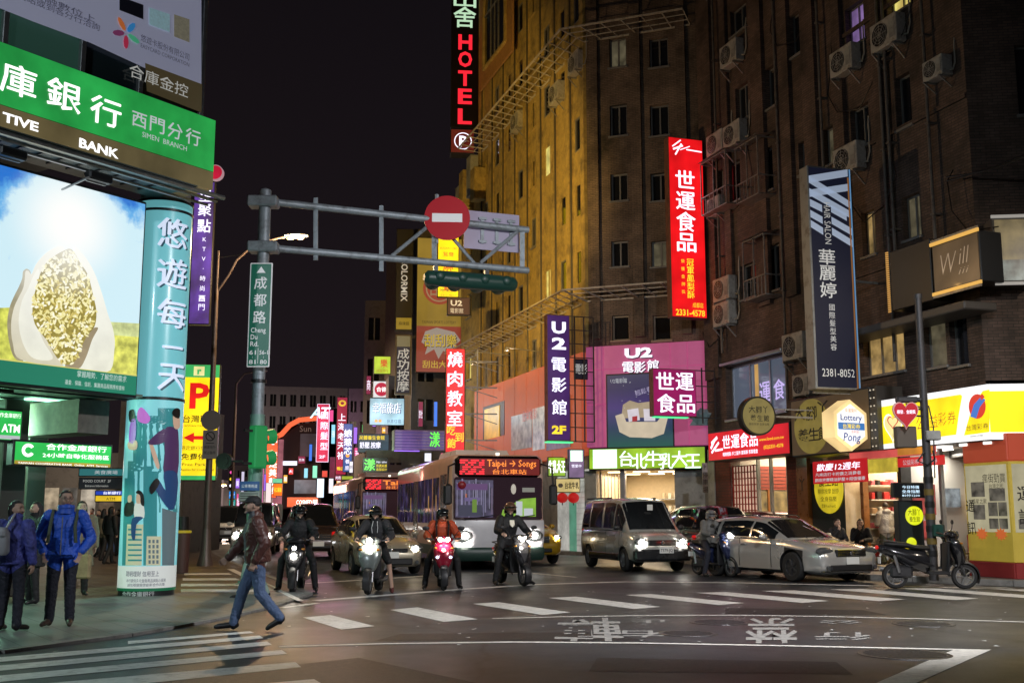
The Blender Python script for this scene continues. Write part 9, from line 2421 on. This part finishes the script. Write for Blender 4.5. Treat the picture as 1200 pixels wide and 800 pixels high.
#  --- walker in the foreground
J=dict(pel=V(0,0,.93),chest=V(0,-.03,1.22),neck=V(0,-.04,1.44),head=V(0,-.085,1.575),shL=V(.18,-.01,1.36),shR=V(-.19,-.07,1.36),elL=V(.27,.10,1.10),haL=V(.27,-.02,.87),elR=V(-.25,-.22,1.12),haR=V(-.22,-.40,.90),
hdL=V(0,-.35,-1),hdR=V(0,-.8,-.5),pnL=V(-1,0,0),pnR=V(1,0,0),hipL=V(.09,0,.90),hipR=V(-.09,0,.90),knR=V(-.09,-.18,.50),anR=V(-.09,-.28,.10),toR=V(-.10,-.50,.05),knL=V(.09,.05,.48),anL=V(.09,.31,.17),toL=V(.10,.16,.045),curl=.8)
g0=G(299,739);WALK=person('man in black cap, oxblood leather jacket and jeans striding left over zebra',J,(g0.x,g0.y),math.radians(-82),.0085,top=C_leather,bottom=C_jean,shoe=mat('black_shoe',(.012,.012,.013),.35),cap=C_black,bulk=.05,front=(C_plaid,.085),scale=1.03,head_yaw=.25)
#  --- pair at the kerb
g0=G(66,737);BL=person('balding man in glasses and bright blue anorak with hands in pockets',stand_pose(arms='pocket'),(g0.x,g0.y+.08),math.radians(12),.0085,top=C_blue,bottom=C_navy,shoe=mat('brown_shoe',(.05,.03,.02),.5),bulk=.042,scale=1.045,head_yaw=.35,glasses=True,long_coat=.12,z=.034)
mb=MB();mb.bar((.0,-.215,.90),(.0,-.20,1.38),.012,.012);mb.build('zip',M_rim,BL)
mb=MB();mb.loft([[(.085*w_*math.cos(a),.09*w_*math.sin(a),z_) for a in (2*PI*k/16 for k in range(16))] for z_,w_ in ((1.42,1.35),(1.50,1.15),(1.53,1.2),(1.49,1.3))],True,False);mb.build('collar',C_blue,BL)
for sx in (-1,1):mb=MB();mb.tube([(sx*.13,.12,1.44),(sx*.15,-.03,1.46),(sx*.15,-.17,1.25),(sx*.17,-.17,1.05)],.022,6);mb.build('strap',C_olive,BL)
g0=G(14,742);WM=person('woman seen from behind in patterned blue purple anorak with grey backpack',stand_pose(arms='down'),(g0.x-.05,g0.y),math.radians(172),.009,top=C_purple,bottom=C_navy,shoe=M_black,bulk=.045,scale=.96,hair='bob',head_yaw=-1.75+PI*2,female=True,z=.034)
t=thing('backpack','pale grey backpack worn by the woman in patterned anorak','backpack',(g0.x-.05-.12,g0.y-.26,.034+.98))
mb=MB();mb.loft([[(.17*s_*math.copysign(abs(math.cos(a))**.6,math.cos(a)),.09*s_*math.copysign(abs(math.sin(a))**.6,math.sin(a)),z_) for a in (2*PI*k/20 for k in range(20))] for z_,s_ in ((-.02,.8),(.02,1),(.26,.95),(.33,.7))]);mb.build('bag_body',mat('bag_grey',(.36,.37,.40),.5),t)
mb=MB();mb.cbox(-.15,-.11,.20,.15,-.03,.31,.03);mb.build('flap',mat('bag_grey_light',(.42,.43,.46),.5),t)
for sx in (-1,1):mb=MB();mb.tube([(sx*.1,.02,.3),(sx*.15,.06,.42),(sx*.13,.2,.50)],.016,6);mb.build('strap',mat('bag_grey_light'),t)
g0=G(36,710);person('woman in black coat and black tights standing behind the pair at left',stand_pose(arms='phone'),(g0.x,g0.y),math.radians(-40),.013,top=C_black,bottom=C_black,legs_skin=False,bulk=.04,hair='long',female=True,long_coat=.7,scale=.98,z=.034)
g0=G(90,700);KH=person('long haired person in khaki coat half hidden behind the blue anorak',stand_pose(arms='down'),(g0.x,g0.y),math.radians(25),.013,top=C_khaki,bottom=C_black,bulk=.05,hair='long',female=True,long_coat=.9,scale=1.0,z=.034)
p=G(91,705);t=thing('shopping_bag','tan tote bag hanging beside the blue anorak man','bag',(p.x+.05,p.y-.05,.40))
mb=MB();mb.cbox(-.16,-.06,0,.16,.06,.42,.03);mb.build('bag_body',mat('tote_tan',(.36,.28,.14),.7,var=.3),t)
for y_ in (-.05,.05):mb=MB();mb.tube([(-.08,y_,.42),(-.06,y_,.58),(.06,y_,.58),(.08,y_,.42)],.01,6);mb.build('handle',mat('tote_tan'),t)
#  --- pale trousers behind the walker
g0=G(296,701);Jb=stand_pose(arms='down',step=.22);person('pedestrian in pale mint trousers mostly hidden behind the striding man',Jb,(g0.x,g0.y),math.radians(-80),.013,top=C_black,bottom=C_mint,bulk=.04,scale=.98)
#  --- crowd in the arcade (each a person)
crowd=[(105,650,C_orange,C_navy,'in orange and blue jacket with white trainers among the arcade crowd',0,1.0),(117,643,C_khaki,C_jean,'in khaki jacket second from left in the arcade crowd',.3,.96),(126,647,C_greyj,C_black,'in grey jacket near the middle of the arcade crowd',-.3,.98),
(133,640,C_red,C_navy,'in dull red jacket deep in the arcade crowd',.2,.95),(140,644,C_blue,C_jean,'in blue jacket next to the advert pillar',0,1.0),(127,662,C_black,C_black,'all in black walking in front of the arcade crowd',2.6,1.0),(98,640,C_olive,C_black,'in dark green behind the orange jacket',.5,.97),
(110,634,C_navy,C_khaki,'in navy top and tan trousers at the back of the crowd',0,.95),(121,634,C_grey,C_navy,'in pale grey hoodie at the back of the crowd',0,.93),(147,637,C_black,C_navy,'in black beside the pillar left edge far back',0,.95),(136,652,C_navy,C_black,'in dark navy coat near the pillar foot',-.6,.97)]
for i,(px,py,a,b,lb,rz,sc) in enumerate(crowd):
 g0=G(px,py);person('pedestrian '+lb,stand_pose(arms='down' if i%2 else 'phone',step=.12*(i%3)),(g0.x,g0.y),rz,.02,top=a,bottom=b,bulk=.04,scale=sc,hair=['short','long','bob'][i%3],female=i%2==1,z=.03,fingers=False,group='pedestrians in the arcade crowd',shoe=M_white if i==0 else M_black)
for i,(px,py,a,b,lb,rz,sc) in enumerate([(103,642,C_black,C_jean,'in black jacket and jeans left edge of the arcade crowd',.4,.97),(113,654,C_navy,C_navy,'in navy with face turned to phone mid arcade crowd',-.2,.96),(123,638,C_leather,C_black,'in brown jacket behind the middle of the arcade crowd',.1,.98),(130,650,C_grey,C_jean,'in pale grey top right side of the arcade crowd',.5,.95),(108,638,C_purple,C_black,'in violet jacket deep left in the arcade crowd',0,.94),(119,658,C_khaki,C_black,'in beige coat front of the arcade crowd',2.8,.97)]):
 g0=G(px,py);person('pedestrian '+lb,stand_pose(arms='phone' if i%2 else 'down',step=.1*(i%3)),(g0.x,g0.y),rz,.02,top=a,bottom=b,bulk=.04,scale=sc,hair=['bob','short','long'][i%3],z=.03,fingers=False,group='pedestrians in the arcade crowd')
#  --- people by the shops on the right
g0=G(1041,661,.14);person('man in pale grey hoodie and olive trousers seen from behind',stand_pose(arms='phone'),(g0.x,g0.y),PI+.1,.012,top=C_grey,bottom=C_olive,bulk=.05,hood=True,z=.125,scale=1.0,shoe=M_black)
def sit_pose():
 J=dict(pel=V(0,.10,.52),chest=V(0,.02,.82),neck=V(0,-.02,1.03),head=V(0,-.07,1.15),shL=V(.17,-.01,.96),shR=V(-.17,-.01,.96),elL=V(.24,-.10,.72),elR=V(-.22,-.10,.74),haL=V(.05,-.30,.70),haR=V(-.05,-.20,.98),hdR=V(.2,-.1,1),hdL=V(-1,-.3,0),pnR=V(0,1,0),pnL=V(0,0,-1),hipL=V(.10,.08,.50),hipR=V(-.10,.08,.50),
knL=V(.13,-.36,.50),knR=V(-.12,-.36,.50),anL=V(.14,-.34,.10),anR=V(-.12,-.38,.10),toL=V(.16,-.52,.04),toR=V(-.14,-.55,.04),curl=.8);return J
g0=G(1014,664,.14);person('woman in black jacket seated with hand at her mouth by shop',sit_pose(),(g0.x,g0.y+.25),-.25,.012,top=C_black,bottom=C_navy,bulk=.04,hair='bob',female=True,z=.125)
t=thing('stool','low dark stool carrying the seated woman in black jacket','stool',(g0.x,g0.y+.42,.125));mb=MB();mb.cyl((0,0,.38),.18,.05,20);mb.build('seat',M_black,t)
for k in range(4):a=PI/4+k*PI/2;mb=MB();mb.tube([(.12*math.cos(a),.12*math.sin(a),.38),(.16*math.cos(a),.16*math.sin(a),0)],.014,6);mb.build('leg',M_rimd,t)
g0=G(985,664,.14);person('person whose head shows above the silver estate car bonnet',sit_pose(),(g0.x,g0.y+.25),.3,.014,top=C_black,bottom=C_navy,bulk=.03,hair='short',z=.125)
t=thing('stool','low dark stool behind the estate car bonnet','stool',(g0.x,g0.y+.42,.125));mb=MB();mb.cyl((0,0,.38),.18,.05,20);mb.build('seat',M_black,t)
for k in range(4):a=PI/4+k*PI/2;mb=MB();mb.tube([(.12*math.cos(a),.12*math.sin(a),.38),(.16*math.cos(a),.16*math.sin(a),0)],.014,6);mb.build('leg',M_rimd,t)
#  --- riders
H_blk=paint('helmet_black',(.02,.02,.022),.1,.18);H_gry=paint('helmet_grey',(.25,.25,.26),.3,.25);H_brn=paint('helmet_brown',(.16,.08,.05),.2,.3)
def on(k,label,J,**q):(x,y),rz,_=SC[k];return person(label,J,(x,y),rz,.0105,**q)
on('s1','rider all in black astride the scooter with stacked lamps',rider_pose(),top=C_black,bottom=C_black,helmet=H_blk,bulk=.045,visor=True,scale=1.01,head_yaw=.25)
r2_=on('s2','rider with bare leg, black jacket and black helmet',rider_pose(footR='board',footL='down'),top=cl('charcoal_cloth',(.035,.035,.038)),bottom=C_black,helmet=H_blk,bulk=.05,legs_skin=True,shoe=mat('maroon_shoe',(.12,.03,.03),.5),female=True,scale=1.0)
for sx in (-1,1):mb=MB();mb.tube([(sx*.04,.05,1.38),(sx*.06,.0,1.25),(sx*.05,.02,1.15)],.006,5);mb.build('hood_cord',M_white,r2_)
r3_=on('s3','rider in orange jacket with dark backpack straps and black helmet',rider_pose(),top=C_orange,bottom=C_black,helmet=H_blk,bulk=.055,visor=True,scale=.98,head_yaw=.4)
for sx in (-1,1):mb=MB();mb.tube([(sx*.12,.12,1.40),(sx*.13,-.02,1.32),(sx*.12,.02,1.05),(sx*.14,.14,.98)],.022,6);mb.build('strap',M_trim,r3_)
r4_=on('s4','rider in black shirt with pale chest emblem standing astride before bus',rider_pose(footR='stand',footL='down'),top=C_black,bottom=C_black,helmet=H_brn,bulk=.045,scale=1.06,head_yaw=-.4)
mb=MB();pts=[(-.05,1.31),(.05,1.31),(.055,1.22),(0,1.16),(-.055,1.22)]
mb.poly([(x,.04-(1.33-z_)*.18-.035,z_) for x,z_ in pts]);mb.build('chest_emblem',mat('emblem_cream',(.6,.58,.5),.7),r4_)
on('s5','rider in grey anorak and grey helmet on the navy scooter',rider_pose(),top=C_greyj,bottom=C_navy,helmet=H_gry,bulk=.05,scale=.97)
